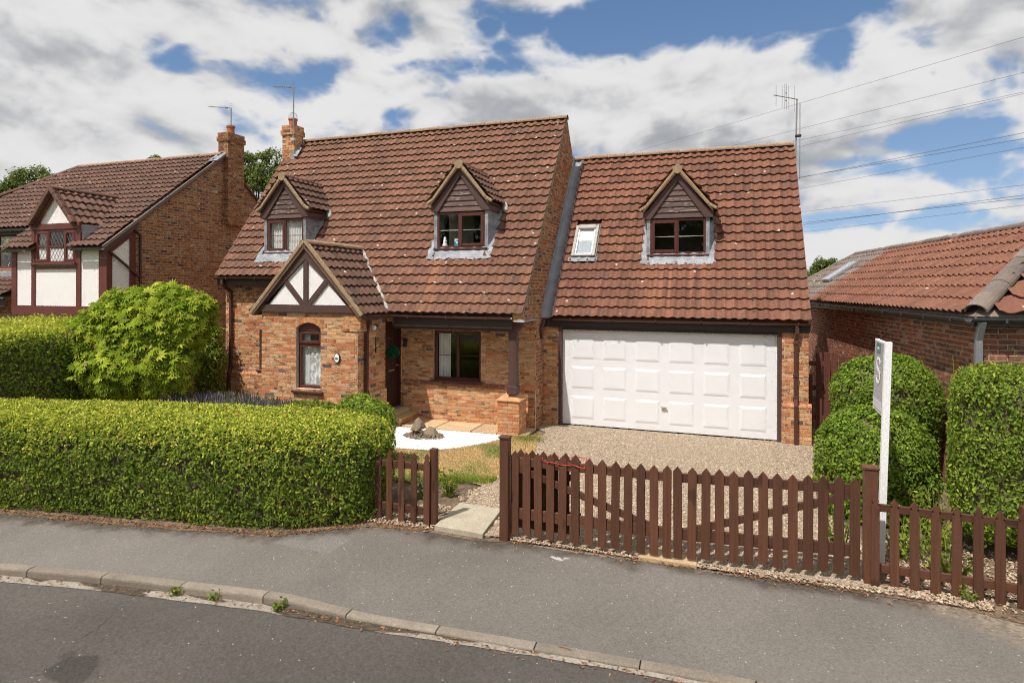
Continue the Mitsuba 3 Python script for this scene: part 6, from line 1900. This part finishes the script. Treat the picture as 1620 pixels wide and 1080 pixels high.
# tall glossy shrub with leaves in fingers
cy = thing('evergreen_shrub', 'big bright green glossy shrub with hand shaped leaves beside the left corner of the house', 'shrub')
blobs = [(-9.35, -3.15, 1.9, 0.95, 0.80, 0.80), (-8.35, -3.0, 2.1, 1.05, 0.85, 0.85), (-7.75, -2.85, 2.25, 0.72, 0.7, 0.58), (-8.9, -3.4, 1.25, 1.05, 0.75, 0.75), (-8.0, -3.2, 1.35, 0.8, 0.7, 0.75), (-9.0, -3.0, 2.45, 0.75, 0.7, 0.55), (-8.1, -2.9, 2.55, 0.80, 0.7, 0.52), (-8.9, -3.3, 0.6, 0.75, 0.6, 0.55), (-10.0, -3.3, 1.95, 0.55, 0.5, 0.42), (-7.35, -2.75, 2.62, 0.40, 0.4, 0.26)]
# palmate leaf: leaflets fanned from one point
PV, PF = [], []
for i, a_ in enumerate(np.radians([-100, -64, -32, 0, 32, 64, 100])):
    L_ = (0.70, 0.88, 0.97, 1.0, 0.97, 0.88, 0.70)[i]
    d_, e_ = np.array([math.cos(a_), math.sin(a_), 0]), np.array([-math.sin(a_), math.cos(a_), 0])
    pts_ = [0.05 * d_, 0.55 * L_ * d_ + 0.135 * L_ * e_ + np.array([0, 0, 0.05]), L_ * d_ + np.array([0, 0, -0.06 * L_]), 0.55 * L_ * d_ - 0.135 * L_ * e_ + np.array([0, 0, 0.05]), 0.58 * L_ * d_ + np.array([0, 0, 0.015])]
    b_ = len(PV)
    PV += pts_
    PF += [[b_, b_ + 4, b_ + 1], [b_ + 1, b_ + 4, b_ + 2], [b_, b_ + 3, b_ + 4], [b_ + 4, b_ + 3, b_ + 2]]
PV, PF = np.array(PV), np.array(PF)[:, ::-1]
P, Nn = [], []
blobs = [(b_[0] - 0.25,) + b_[1:] for b_ in blobs]
for (x, y, z, a, b, c) in blobs:
    n_ = int(560 * (a * b + b * c + a * c))
    q = rng.normal(size=(n_, 3))
    q /= np.linalg.norm(q, axis=1, keepdims=True)
    rad = 1.02 - 0.30 * rng.random(n_) ** 1.6 + 0.34 * (meshkit.fbm(q * 2.6 + x, 3, 4) - 0.5)
    P.append(np.array([x, y, z]) + q * np.array([a, b, c]) * rad[:, None])
    Nn.append(q * 0.75 + np.array([-0.1, -0.30, 0.60]))
P, Nn = np.vstack(P), np.vstack(Nn)
k = np.ones(len(P), bool)
for (x, y, z, a, b, c) in blobs:
    k &= (((P - np.array([x, y, z])) / np.array([a, b, c])) ** 2).sum(1) > 0.42
k &= P[:, 2] > 0.15
P, Nn = P[k], Nn[k]
Nn /= np.linalg.norm(Nn, axis=1, keepdims=True)
rots = leaf_rots(Nn, 0.38, 0.45)
out = rots[:, :, 0].copy()
sizes = 0.105 + 0.10 * rng.random(len(P))
uvs = rng.random((len(P), 2))
odd = rng.random(len(P)) < 0.012
uvs[:, 0] = np.where(odd, 0.995, np.minimum(uvs[:, 0], 0.97))
lv = []
for i in range(len(P)):
    lv.append((rots[i] @ (PV * sizes[i]).T).T + P[i])
lv = [(v, PF, u) for v, u in zip(lv, uvs)]
put_pieces(cy, 'leaf', 'leaves', lv, 'leaf_bright', 300)
cmb = MB()
for (x, y, z, a, b, c) in blobs:
    s_ = trimesh.creation.icosphere(2, 1.0)
    s_.vertices = s_.vertices * np.array([a, b, c]) * 0.62 + np.array([x, y, z])
    cmb.tm(s_)
put(cy, 'inner_twigs', cmb, 'twigs', smooth=True)
for x, y in ((-8.9, -3.2), (-8.6, -3.05), (-8.3, -3.15)):
    put(cy, 'stem', MB().tube([(x, y, -0.05), (x + 0.05, y + 0.05, 0.7), (x + rng.normal(0, 0.2), y, 1.6)], [0.045, 0.035, 0.02], 7), 'bark')

# boundary hedge on the left, running back between the two plots
bh = thing('hedge', 'tall boundary hedge at the left, its top sunlit and its side in deep shade', 'hedge')
body = noisy(hull([(-12.4, -7.2, 0.2, 0.25), (-10.0, -7.2, 0.2, 0.25), (-12.4, -7.2, 1.75, 0.22), (-10.0, -7.2, 1.72, 0.22), (-12.8, -2.6, 0.2, 0.25), (-10.0, -2.6, 0.2, 0.25), (-12.8, -2.6, 1.85, 0.25), (-10.05, -2.6, 1.8, 0.25)]), 0.07, 2.2, 15, 0.16)
foliage(bh, body, 75000, 0.062, 'leaf_box', 0.08, 0.6, keep=vis, shrink=0.10, holes=0.30)
shoots(bh, body, 4200, 0.16, 'leaf_new_sunlit', 0.060, 9, 1.6)
sb2_ = thing('garden_shrub', 'small shrub against the downpipe at the left corner of the house', 'shrub')
body = noisy(hull([(-8.78, -1.25, 0.5, 0.30), (-8.80, -1.25, 1.2, 0.34), (-8.80, -1.2, 1.85, 0.22)]), 0.10, 3.0, 19, 0.1)
foliage(sb2_, body, 5200, 0.075, 'leaf_box', 0.12, 0.8)
# lavender
lv_ = thing('lavender', 'clump of grey green lavender with purple spikes before the left front wall', 'lavender')
n_ = 4200
bx_, by_ = rng.uniform(-7.9, -4.95, n_), rng.uniform(-3.6, -2.35, n_)
ht = (0.46 + 0.34 * rng.random(n_)) * (0.75 + 0.35 * meshkit.fbm(np.c_[bx_ * 1.5, by_ * 1.5, bx_ * 0], 2, 3))
dx_, dy_ = rng.normal(0, 0.13, n_), rng.normal(0, 0.13, n_)
base_ = np.c_[bx_, by_, np.zeros(n_)]
tip = base_ + np.c_[dx_, dy_, ht]
s_ = np.c_[rng.normal(size=(n_, 2)), np.zeros(n_)]
s_ /= np.linalg.norm(s_, axis=1, keepdims=True)
m_ = base_ * 0.32 + tip * 0.68
V = np.stack([base_ - s_ * 0.004, base_ + s_ * 0.004, m_ + s_ * 0.005, m_ - s_ * 0.005, m_ + s_ * 0.009, m_ - s_ * 0.009, (tip * 0.8 + m_ * 0.2) + s_ * 0.010, (tip * 0.8 + m_ * 0.2) - s_ * 0.010, tip], 1)
F0 = np.array([[0, 1, 2], [0, 2, 3]])
F1 = np.array([[5, 4, 6], [5, 6, 7], [7, 6, 8]]) - 4
iv = np.arange(n_)
stemV = V[:, :4].reshape(-1, 3)
headV = V[:, 4:].reshape(-1, 3)
ru = rng.random((n_, 2))
put(lv_, 'stems', MB().add(stemV, (F0[None] + (iv * 4)[:, None, None]).reshape(-1, 3), np.repeat(np.c_[ru[:, 0] * 0.5, ru[:, 1]], 4, 0)), 'leaf_lavender', stuff=True)
put(lv_, 'flower_spikes', MB().add(headV, (F1[None] + (iv * 5)[:, None, None]).reshape(-1, 3), np.repeat(np.c_[0.25 + 0.75 * ru[:, 0], ru[:, 1]], 5, 0)), 'leaf_lavender', stuff=True)

# shrubs on the right
rs = thing('box_shrub', 'front dome shaped clipped shrub behind the right gate leaf', 'shrub')
body = noisy(hull([(5.24, -3.78, 0.74, 0.67), (5.18, -3.78, 0.42, 0.60), (5.48, -3.72, 0.48, 0.58), (5.40, -3.75, 0.80, 0.60)]), 0.05, 2.8, 23, 0.1)
foliage(rs, body, 40000, 0.046, 'leaf_box', 0.06, 0.5, keep=vis, tint=patch(7, -0.1, 0.35))
rs = thing('box_shrub', 'rear dome shaped clipped shrub beside the boarded gate', 'shrub')
body = noisy(hull([(5.72, -1.75, 0.5, 0.58), (5.74, -1.75, 1.24, 0.66), (5.98, -1.80, 1.28, 0.66), (5.98, -1.8, 0.5, 0.58)]), 0.05, 2.8, 27, 0.1)
foliage(rs, body, 40000, 0.048, 'leaf_box', 0.06, 0.5, keep=vis, tint=patch(11, -0.15, 0.25))
rs = thing('hedge', 'tall square clipped hedge at the right edge in front of the bungalow', 'hedge')
body = noisy(hull([(6.20, -4.75, 0.45, 0.30), (6.24, -4.75, 1.75, 0.32), (8.6, -4.9, 0.45, 0.30), (8.6, -4.9, 1.75, 0.32), (6.45, -3.85, 0.45, 0.3), (6.5, -3.85, 1.72, 0.32), (8.6, -3.9, 1.72, 0.32)]), 0.05, 2.4, 31, 0.13)
foliage(rs, body, 85000, 0.040, 'leaf_box', 0.05, 0.5, keep=vis, tint=patch(5, -0.05, 0.35))
shoots(rs, body, 1500, 0.045, 'leaf_hedge', 0.04, 4, 1.7)


def weed(label, x, y, h_, n, spread=0.18, size=0.06, bsdf='leaf_weed', name='plant'):
    t_ = thing(name, label, 'plant')
    st_ = MB()
    P_, R_, S_ = [], [], []
    for i in range(n):
        a_ = rng.random() * 6.283
        r_ = spread * math.sqrt(rng.random())
        tp_ = np.array([x + r_ * 1.5 * math.cos(a_), y + r_ * 1.5 * math.sin(a_), h_ * (0.45 + 0.55 * rng.random())])
        b_ = np.array([x + 0.4 * r_ * math.cos(a_), y + 0.4 * r_ * math.sin(a_), -0.02 if y > -8 else ZR])
        st_.tube([b_, (b_ + tp_) / 2 + np.array([0, 0, 0.03]), tp_], 0.004, 4)
        for q in np.linspace(0.25, 1.0, 7):
            P_.append(b_ + (tp_ - b_) * q + rng.normal(0, 0.012, 3))
            R_.append(np.array([math.cos(a_) * 0.4, math.sin(a_) * 0.4, 0.8]) + rng.normal(0, 0.5, 3))
            S_.append(size * (0.6 + 0.7 * rng.random()))
    R_ = np.array(R_)
    R_ /= np.linalg.norm(R_, axis=1, keepdims=True)
    v, f, u = scatter(LEAF_V, LEAF_F, np.array(P_), np.array(S_), leaf_rots(R_, 0.5))
    put(t_, 'stems', st_, 'leaf_weed')
    put(t_, 'leaves', MB().add(v, f, u), bsdf, stuff=True)


weed('leafy green plant behind the right gate leaf near its post', 4.62, -5.35, 0.62, 24, 0.16)
weed('bushy green plant behind the right fence, beside the board pole', 5.55, -4.95, 0.55, 30, 0.25)
weed('low green plant under the right fence, middle of the panel', 5.62, -5.55, 0.40, 26, 0.22)
weed('small yellow green plant at the foot of the dome shrub', 5.25, -5.15, 0.42, 22, 0.18)
weed('leafy plant with yellow leaves below the tall square hedge', 5.75, -4.75, 0.70, 26, 0.20)
weed('tiny green weed at the foot of the right fence pickets', 5.62, -6.07, 0.12, 8, 0.06, 0.035)
weed('green weed growing at the kerb joint', -1.93, -8.40, -0.075, 10, 0.06, 0.035)
weed('small weed in the channel right of the kerb joint', -1.45, -8.34, -0.095, 8, 0.05, 0.03)
weed('brownish weed at the start of the dropped kerb', -0.72, -8.26, -0.075, 10, 0.05, 0.035)
weed('grey green plant behind the short picket fence', -0.72, -5.25, 0.42, 26, 0.16, 0.05, 'leaf_lavender')
weed('green weedy plant behind the end picket of the short fence', -0.42, -5.05, 0.38, 22, 0.12)
weed('low weeds at the foot of the hedge by the short fence', -1.05, -6.22, 0.16, 12, 0.12, 0.04)
for i, (x, y) in enumerate(((6.45, -3.40), (7.05, -3.45), (7.35, -3.4))):
    weed(('thin climbing shoots above the square hedge, left sprig', 'thin climbing shoots above the square hedge, middle sprig', 'thin climbing shoots above the square hedge, right sprig')[i], x, y, 2.28 + 0.06 * i, 5, 0.12, 0.06)

# ------------------------------------------------------------------ stones, grass, litter


def in_poly(poly, n, seed=1):
    P_ = Polygon(poly)
    sh_ = shapely.prepared.prep(P_)
    x0, y0, x1, y1 = P_.bounds
    pts = rng.uniform((x0, y0), (x1, y1), (int(n * (x1 - x0) * (y1 - y0) / P_.area), 2))
    k_ = shapely.contains_xy(P_, pts[:, 0], pts[:, 1])
    return pts[k_]


def stones(key_, name, label, cat, pts, size, z, bsdf, flat=0.6):
    sz = size * (0.5 + 1.0 * rng.random(len(pts)) ** 1.6)
    ang = rng.random(len(pts)) * 6.283
    ca, sa = np.cos(ang), np.sin(ang)
    tl = rng.normal(0, 0.35, (len(pts), 2))
    R = np.zeros((len(pts), 3, 3))
    zz = np.c_[tl, np.ones(len(pts))]
    zz /= np.linalg.norm(zz, axis=1, keepdims=True)
    xx = np.c_[ca, sa, np.zeros(len(pts))]
    xx -= (xx * zz).sum(1, keepdims=True) * zz
    xx /= np.linalg.norm(xx, axis=1, keepdims=True)
    R = np.stack([xx, np.cross(zz, xx), zz], 2)
    s3 = np.c_[sz, sz * (0.6 + 0.3 * rng.random(len(pts))), sz * flat]
    v, f, u = scatter(STONE_V, STONE_F, np.c_[pts, z + sz * flat * 0.25], s3, R)
    return v, f, u


dp_near = in_poly(drive_poly, 62000)
dens_k = rng.random(len(dp_near)) < np.clip(1.15 - (dp_near[:, 1] + 6.2) / 9.0, 0.35, 1)
v, f, u = stones(None, '', '', '', dp_near[dens_k], 0.0145, -0.004, 'gravel_stone')
put(drive, 'shingle', MB().add(v, f, u), 'gravel_stone', stuff=True)
edge_band = [(0.93, -6.22), (2.45, -6.20), (3.12, -6.20), (4.9, -6.18), (5.8, -6.22), (5.8, -5.95), (4.9, -6.0), (0.93, -6.05)]
e1p = in_poly(edge_band, 3600)
e2p = in_poly([(-1.0, -6.28), (-0.07, -6.25), (-0.10, -5.45), (-0.55, -5.4), (-1.0, -6.0)], 1500)
e3p = in_poly([(-0.10, -5.35), (0.55, -5.38), (0.62, -6.24), (0.80, -6.2), (0.80, -5.2), (0.4, -4.4), (0.0, -4.4), (-0.35, -4.9)], 2600)
v, f, u = stones(None, '', '', '', np.vstack([e1p, e2p, e3p]), 0.0135, -0.012, 'gravel_stone')
put(drive, 'shingle', MB().add(v, f, u), 'gravel_stone', stuff=True)
gp = in_poly([(4.95, -6.1), (6.6, -6.2), (6.6, -4.6), (5.2, -4.5)], 2600)
v, f, u = stones(None, '', '', '', gp, 0.016, -0.02, 'gravel_stone')
put(soil, 'loose_stones', MB().add(v, f, u), 'gravel_stone', stuff=True)
wpts = in_poly(white_poly, 15000)
v, f, u = stones(None, '', '', '', wpts, 0.014, 0.002, 'white_stone')
put(wp, 'pebbles', MB().add(v, f, u), 'white_stone', stuff=True)
# rock heap on the white pebbles
for i, (x, y, r_, h_, lab) in enumerate(((-2.50, -2.05, 0.19, 1.2, 'tall brown rock standing in the middle of the white pebbles'), (-2.22, -2.03, 0.16, 0.75, 'lower brown rock right of the tall one on the white pebbles'))):
    t = thing('rock', lab, 'rock')
    r3 = np.random.default_rng(70 + i)
    q_ = r3.normal(size=(26, 3))
    q_ /= np.linalg.norm(q_, axis=1, keepdims=True)
    q_[:, 2] = np.abs(q_[:, 2])
    tp_ = 1 - 0.65 * q_[:, 2:] if i == 0 else 1 - 0.3 * q_[:, 2:]
    m = trimesh.convex.convex_hull(np.c_[q_[:, :2] * tp_ * r_ * 1.25, q_[:, 2] * r_ * 1.7 * h_])
    vv, ff = trimesh.remesh.subdivide_to_size(m.vertices, m.faces, 0.03, max_iter=8)
    m = trimesh.Trimesh(vv, ff, process=True)
    m.vertices = m.vertices + m.vertex_normals * ((meshkit.fbm(m.vertices * 22 + i * 7, 3, 5) - 0.5) * 0.035)[:, None] + np.array([x, y, 0.0])
    put(t, None, m, 'rock', smooth=30)
ang = rng.random(420) * 6.283
rad = 0.44 * np.sqrt(rng.random(420))
v, f, u = stones(None, '', '', '', np.c_[-2.38 + rad * np.cos(ang) * 1.0, -2.07 + rad * np.sin(ang) * 0.62], 0.036, 0.006 + 0.11 * np.clip(1 - (rad / 0.42) ** 2, 0, 1) * rng.random(420), 'rock', 0.7)
t = thing('stone_chippings', 'ring of brown stone chippings round the two rocks', 'stones', kind='stuff')
put(t, None, MB().add(v, f, u), 'rock')

# grass blades on the lawn, greener along its lower edge
gpts = in_poly(lawn_poly, 42000)
L_ = 0.022 + 0.03 * rng.random(len(gpts))
tipd = rng.normal(0, 0.022, (len(gpts), 2))
s_ = rng.normal(size=(len(gpts), 2))
s_ /= np.linalg.norm(s_, axis=1, keepdims=True)
b_ = np.c_[gpts, np.full(len(gpts), 0.0)]
t_ = np.c_[gpts + tipd, L_]
side = np.c_[s_ * 0.0035, np.zeros(len(gpts))]
V = np.stack([b_ - side, b_ + side, t_], 1).reshape(-1, 3)
gu = rng.random((len(gpts), 2))
green = meshkit.fbm(np.c_[gpts * 1.7, np.full(len(gpts), 4.0)], 3, 6) + 0.25 * np.clip(1 - np.abs(gpts[:, 1] + 4.4) / 0.45, 0, 1) + 0.2 * (rng.random(len(gpts)) - 0.5)
gu[:, 1] = np.where(green > 0.66, 0.95, gu[:, 1] * 0.7)
put(lawn, 'grass_blades', MB().add(V, np.arange(len(V)).reshape(-1, 3), np.repeat(gu, 3, 0)), 'grass_blade', stuff=True)
vg_ = thing('grass', 'fringe of longer green grass along the lower edge of the lawn', 'grass', kind='stuff')
n_ = 2400
gx = rng.uniform(-1.5, 0.0, n_)
gy = np.interp(gx, [-1.5, -1.1, -0.5, -0.12], [-4.72, -4.62, -4.35, -4.25]) + rng.normal(0, 0.09, n_)
k_ = meshkit.fbm(np.c_[gx * 3, gy * 3, gx * 0], 2, 3) > 0.42
gx, gy = gx[k_], gy[k_]
n_ = len(gx)
L_ = 0.03 + 0.05 * rng.random(n_)
b_ = np.c_[gx, gy, np.zeros(n_)]
t_ = b_ + np.c_[rng.normal(0, 0.04, (n_, 2)), L_]
s_ = np.c_[rng.normal(0, 0.005, (n_, 2)), np.zeros(n_)]
V = np.stack([b_ - s_, b_ + s_, t_], 1).reshape(-1, 3)
put(vg_, None, MB().add(V, np.arange(len(V)).reshape(-1, 3), np.repeat(np.c_[rng.random(n_), np.full(n_, 0.95)], 3, 0)), 'leaf_weed')
ft = thing('grass', 'tuft of green grass at the foot of the brick pier beside the drive', 'grass', kind='stuff')
n_ = 700
gx, gy = rng.normal(-0.32, 0.17, n_), rng.normal(-1.62, 0.14, n_)
b_ = np.c_[gx, gy, np.zeros(n_)]
t_ = b_ + np.c_[rng.normal(0, 0.03, (n_, 2)), 0.03 + 0.07 * rng.random(n_)]
s_ = np.c_[rng.normal(0, 0.004, (n_, 2)), np.zeros(n_)]
V = np.stack([b_ - s_, b_ + s_, t_], 1).reshape(-1, 3)
put(ft, None, MB().add(V, np.arange(len(V)).reshape(-1, 3), np.repeat(rng.random((n_, 2)), 3, 0)), 'leaf_weed')

# fallen leaves and crumbs
n_ = 2600
lx = rng.uniform(-8.4, -0.1, n_)
ly = np.interp(lx, EDGE[:, 0], EDGE[:, 1]) - np.abs(rng.normal(0, 0.055, n_)) + 0.07
v, f, u = scatter(LEAF_V, LEAF_F, np.c_[lx, ly, np.full(n_, -0.030)], 0.025 + 0.022 * rng.random(n_), leaf_rots(np.tile([0, 0, 1.0], (n_, 1)), 0.30))
t = thing('leaf_litter', 'dry brown leaves along the foot of the front hedge', 'dead leaves', kind='stuff')
put(t, None, MB().add(v, f, u), 'dead_leaf')
n_ = 1500
lx = rng.uniform(0.95, 6.6, n_)
ly = np.where(lx > 4.8, rng.uniform(-6.38, -4.8, n_), rng.normal(-6.17, 0.05, n_))
n2 = 420
sx_ = rng.uniform(-4.6, 3.6, n2)
sy_ = np.interp(sx_, KERB[:, 0], KERB[:, 1]) - 0.03 - np.abs(rng.normal(0, 0.05, n2))
pts = np.vstack([np.c_[lx, ly, np.full(n_, -0.018)], np.c_[sx_, sy_, np.full(n2, ZR + 0.012)]])
v, f, u = scatter(LEAF_V, LEAF_F, pts, 0.018 + 0.022 * rng.random(len(pts)), leaf_rots(np.tile([0, 0, 1.0], (len(pts), 1)), 0.35))
t = thing('leaf_litter', 'dry leaves and crumbs under the right fence and in the channel', 'dead leaves', kind='stuff')
put(t, None, MB().add(v, f, u), 'dead_leaf')
n_ = 900
lx, ly = rng.uniform(-6, 6.2, n_), rng.uniform(-8.05, -6.25, n_)
k_ = (ly < np.interp(lx, EDGE[:, 0], EDGE[:, 1]) - 0.02) & (ly > np.interp(lx, KERB[:, 0], KERB[:, 1]) + 0.15)
n3 = 260
rx, ry = rng.uniform(-4.2, 4, n3), rng.uniform(-10.5, -8.3, n3)
k3 = ry < np.interp(rx, KERB[:, 0], KERB[:, 1]) - 0.05
pa = np.c_[lx, ly][k_]
# keep the grit on the sloping pavement's surface
tq = np.clip((np.interp(pa[:, 0], xs, edge_y) - pa[:, 1]) / (np.interp(pa[:, 0], xs, edge_y) - np.interp(pa[:, 0], xs, ks) - 0.13), 0, 1)
zq = (ZP + 0.012) * (1 - tq) + (np.interp(pa[:, 0], xs, ktop) - 0.006) * tq
v1, f1, u1 = stones(None, '', '', '', pa, 0.0065, zq, 'gravel_stone')
v2, f2, u2 = stones(None, '', '', '', np.c_[rx, ry][k3], 0.007, ZR, 'gravel_stone')
t = thing('grit', 'scattered pale grit and little stones on the pavement and road', 'grit', kind='stuff')
put(t, None, MB().add(v1, f1, u1).add(v2, f2, u2), 'gravel_stone')
for lab, a_, b_ in (('thin twig on the pavement near the kerb', (2.02, -8.0), (2.14, -8.01)), ('thin brown twig lying on the road', (1.30, -8.95), (1.42, -8.80))):
    z_ = -0.10 if b_[1] > -8.5 else ZR
    t = thing('twig', lab, 'twig')
    put(t, None, MB().tube([(a_[0], a_[1], z_ + 0.012), ((a_[0] + b_[0]) / 2, (a_[1] + b_[1]) / 2 + 0.006, z_ + 0.016), (b_[0], b_[1], z_ + 0.012)], 0.004, 5), 'dead_leaf')

# ------------------------------------------------------------------ trees


def tree(label, x, y, h_, crown, leaf, n, bsdf, seed, trunk_r=0.25, clump=0.7, droop=0.2, z0=-0.3, group=None, gaps=0.46):
    """Tapered trunk and limbs; leaf clumps spread through the crown's ellipsoids with gaps between them."""
    r_ = np.random.default_rng(seed)
    t_ = thing('tree', label, 'tree', group)
    tk = MB().tube([(x, y, z0), (x + 0.1, y, h_ * 0.25), (x - 0.1, y + 0.1, h_ * 0.55), (x + 0.05, y, h_ * 0.85)], [trunk_r, trunk_r * 0.8, trunk_r * 0.5, trunk_r * 0.15], 9)
    for i in range(16):
        cx, cy_, cz, a, b, c = crown[i % len(crown)]
        d_ = r_.normal(size=3)
        d_ /= np.linalg.norm(d_)
        tp_ = np.array([x + cx, y + cy_, cz]) + d_ * np.array([a, b, c]) * 0.75
        zb_ = h_ * (0.2 + 0.5 * r_.random())
        tk.tube([(x, y, zb_), np.array([x, y, zb_]) * 0.45 + tp_ * 0.55 + np.array([0, 0, 0.2]), tp_], [trunk_r * 0.35, trunk_r * 0.2, trunk_r * 0.05], 6)
    put(t_, 'trunk', tk, 'bark')
    P_, N_ = [], []
    for (cx, cy_, cz, a, b, c) in crown:
        k_ = max(6, int(7.0 * (a * b * c) ** (2 / 3) / clump ** 2))
        q = r_.normal(size=(k_, 3))
        q /= np.linalg.norm(q, axis=1, keepdims=True)
        ctr = np.array([x + cx, y + cy_, cz]) + q * np.array([a, b, c]) * (0.50 + 0.50 * r_.random((k_, 1)) ** 0.5)
        m_ = int(n / len(crown) / k_)
        for c_ in ctr:
            s_ = clump * (0.45 + 0.75 * r_.random())
            g_ = r_.normal(size=(m_, 3))
            g_ /= np.linalg.norm(g_, axis=1, keepdims=True)
            pp_ = g_ * (r_.random((m_, 1)) ** 0.45) * s_ * np.array([1, 1, 0.75])
            pp_[:, 2] -= droop * (pp_[:, :2] ** 2).sum(1) / s_
            P_.append(c_ + pp_)
            N_.append(g_ * 0.6 + np.array([0, -0.1, 0.6]))
    P_, N_ = np.vstack(P_), np.vstack(N_)
    N_ /= np.linalg.norm(N_, axis=1, keepdims=True)
    v, f, u = scatter(LEAF_V, LEAF_F, P_, leaf * (0.7 + 0.6 * r_.random(len(P_))), leaf_rots(N_, 0.5, 1.0))
    put(t_, 'crown', MB().add(v, f, u), bsdf, stuff=True)


def at(px, py, d):
    """The point d metres ahead through a point of the 1620 x 1080 frame, used once to find where each distant tree stands."""
    return CAM + ray(px, py) * d


BIRCH, LEFT, LOW, RIDGE, FARR = (-31.4, 25.6), (-42.2, 15.5), (-39.1, 12.3), (-40.35, 24.6), (11.3, 42.6)
# between the two chimneys: a weeping birch; beyond the left roof; far right by the bungalow
tree('weeping green tree between the two chimneys behind the houses', BIRCH[0], BIRCH[1], 13.6, [(-1.2, 0, 12.0, 1.0, 1.2, 1.7), (0.9, 0, 12.2, 1.2, 1.2, 1.8), (-0.3, 0, 9.8, 2.2, 2.0, 2.2), (-2.2, 0, 10.2, 1.0, 1.2, 1.6), (2.2, 0, 10.6, 1.0, 1.2, 2.2), (0.5, 0, 7.5, 2.6, 2.0, 2.2)], 0.17, 52000, 'leaf_willow', 3, 0.28, 0.50, 0.55)
tree('dark green tree beyond the left end of the neighbouring roof', LEFT[0], LEFT[1], 11.2, [(0.6, 0, 9.3, 1.8, 1.8, 1.9), (-1.2, 0, 8.7, 1.6, 1.8, 1.7), (2.3, 0, 8.3, 1.5, 1.4, 1.7), (-2.5, 0, 7.6, 1.2, 1.6, 1.4), (0, 0, 6.6, 3.4, 2.4, 1.9)], 0.17, 52000, 'leaf_willow', 5, 0.3, 0.5, 0.4)
tree('bright green low tree at the left edge below the dark one', LOW[0], LOW[1], 8.2, [(0, 0, 6.7, 1.4, 1.4, 1.3), (-1.6, 0, 6.3, 1.4, 1.4, 1.3), (1.2, 0, 6.0, 0.9, 1.0, 1.2)], 0.15, 18000, 'leaf_bright', 6, 0.2, 0.45, 0.2)
tree('tree top just showing over the neighbouring ridge', RIDGE[0], RIDGE[1], 14.0, [(0, 0, 12.7, 1.1, 1.2, 1.1), (0.9, 0, 12.5, 0.8, 0.9, 0.85), (-1.4, 0, 12.2, 0.9, 0.9, 0.9)], 0.16, 14000, 'leaf_tree', 7, 0.25, 0.45, 0.3)
tree('dark tree between the garage and the bungalow roof in the distance', FARR[0], FARR[1], 5.9, [(0, 0, 4.6, 1.0, 1.2, 0.95), (1.0, 0, 4.2, 0.8, 1.0, 0.9), (-1.0, 0, 4.0, 1.0, 1.0, 0.9), (-2.0, 0, 3.6, 1.2, 1.2, 0.8)], 0.15, 26000, 'leaf_tree', 8, 0.2, 0.42, 0.2)

# across the street, mirrored in the windows: a hedge and trees
oh = thing('hedge', 'clipped hedge across the street', 'hedge')
body = noisy(hull([(-12, -26.5, 0.2, 0.4), (14, -26.5, 0.2, 0.4), (-12, -26.5, 1.7, 0.4), (14, -26.5, 1.7, 0.4)]), 0.08, 1.5, 41, 0.5)
foliage(oh, body, 26000, 0.14, 'leaf_box', 0.1, 0.7)
ol = struct('opposite_verge', 'grass verge on the far side of the road', 'grass')
put(ol, None, MB().box(-40, 40, -60, -24.0, -0.25, -0.10), 'field')
for i, (x, y, h_) in enumerate(((-1, -33, 12), (-17, -34, 13), (7, -36, 12), (-34, -34, 12))):
    tree(('tall street tree across the road opposite the garage', 'tall street tree across the road opposite the porch', 'tall street tree across the road opposite the bungalow', 'tall street tree across the road opposite the left house')[i], x, y, h_, [(0, 0, h_ * 0.62, 3.6, 3.2, h_ * 0.30), (1.8, 0.5, h_ * 0.52, 2.6, 2.4, h_ * 0.22), (-1.9, 0, h_ * 0.50, 2.6, 2.4, h_ * 0.22)], 0.34, 9000, 'leaf_tree', 50 + i, 0.35, 1.0, 0.2, z0=-0.1)

# ------------------------------------------------------------------ overhead wires, high above the fields behind
pairs = [((1004, 240), (1620, 56), 0), ((1200, 219), (1620, 112), 0), ((1261, 221), (1620, 143), 0), ((1259, 232), (1620, 145.5), 0), ((1260, 281), (1620, 207.5), 1), ((1260, 280), (1620, 217), 1), ((1261, 298), (1620, 231), 0), ((1267, 334), (1620, 290), 0), ((1270, 354), (1620, 306), 1), ((1270, 351), (1620, 311), 1), ((1270, 366), (1620, 322), 0)]
names = ['topmost thin overhead wire, crossing above the radio aerial', 'second overhead wire from the top', 'third overhead wire from the top, faint', 'fourth overhead wire from the top, just under the faint one', 'upper wire of the close pair below the big grey cloud', 'lower wire of the close pair below the big grey cloud', 'single overhead wire under the first close pair', 'single overhead wire above the lowest close pair', 'upper wire of the lowest close pair', 'lower wire of the lowest close pair', 'lowest overhead wire, above the bungalow ridge']
for (l_, r_, hv), nm in zip(pairs, names):
    dR = 62.0
    pr = at(r_[0], r_[1], dR)
    dl = ray(*l_)
    pl_ = CAM + dl * ((pr[2] - CAM[2]) / dl[2])
    dd = pr - pl_
    a0, a1 = pl_ - dd * 0.8, pr + dd * 0.35
    tt = np.linspace(0, 1, 25)
    pts = a0 + np.outer(tt, a1 - a0)
    t = thing('overhead_wire', nm, 'wire', 'power lines in the sky on the right')
    put(t, None, MB().tube(pts, 0.024 if hv else 0.018, 5), 'wire')
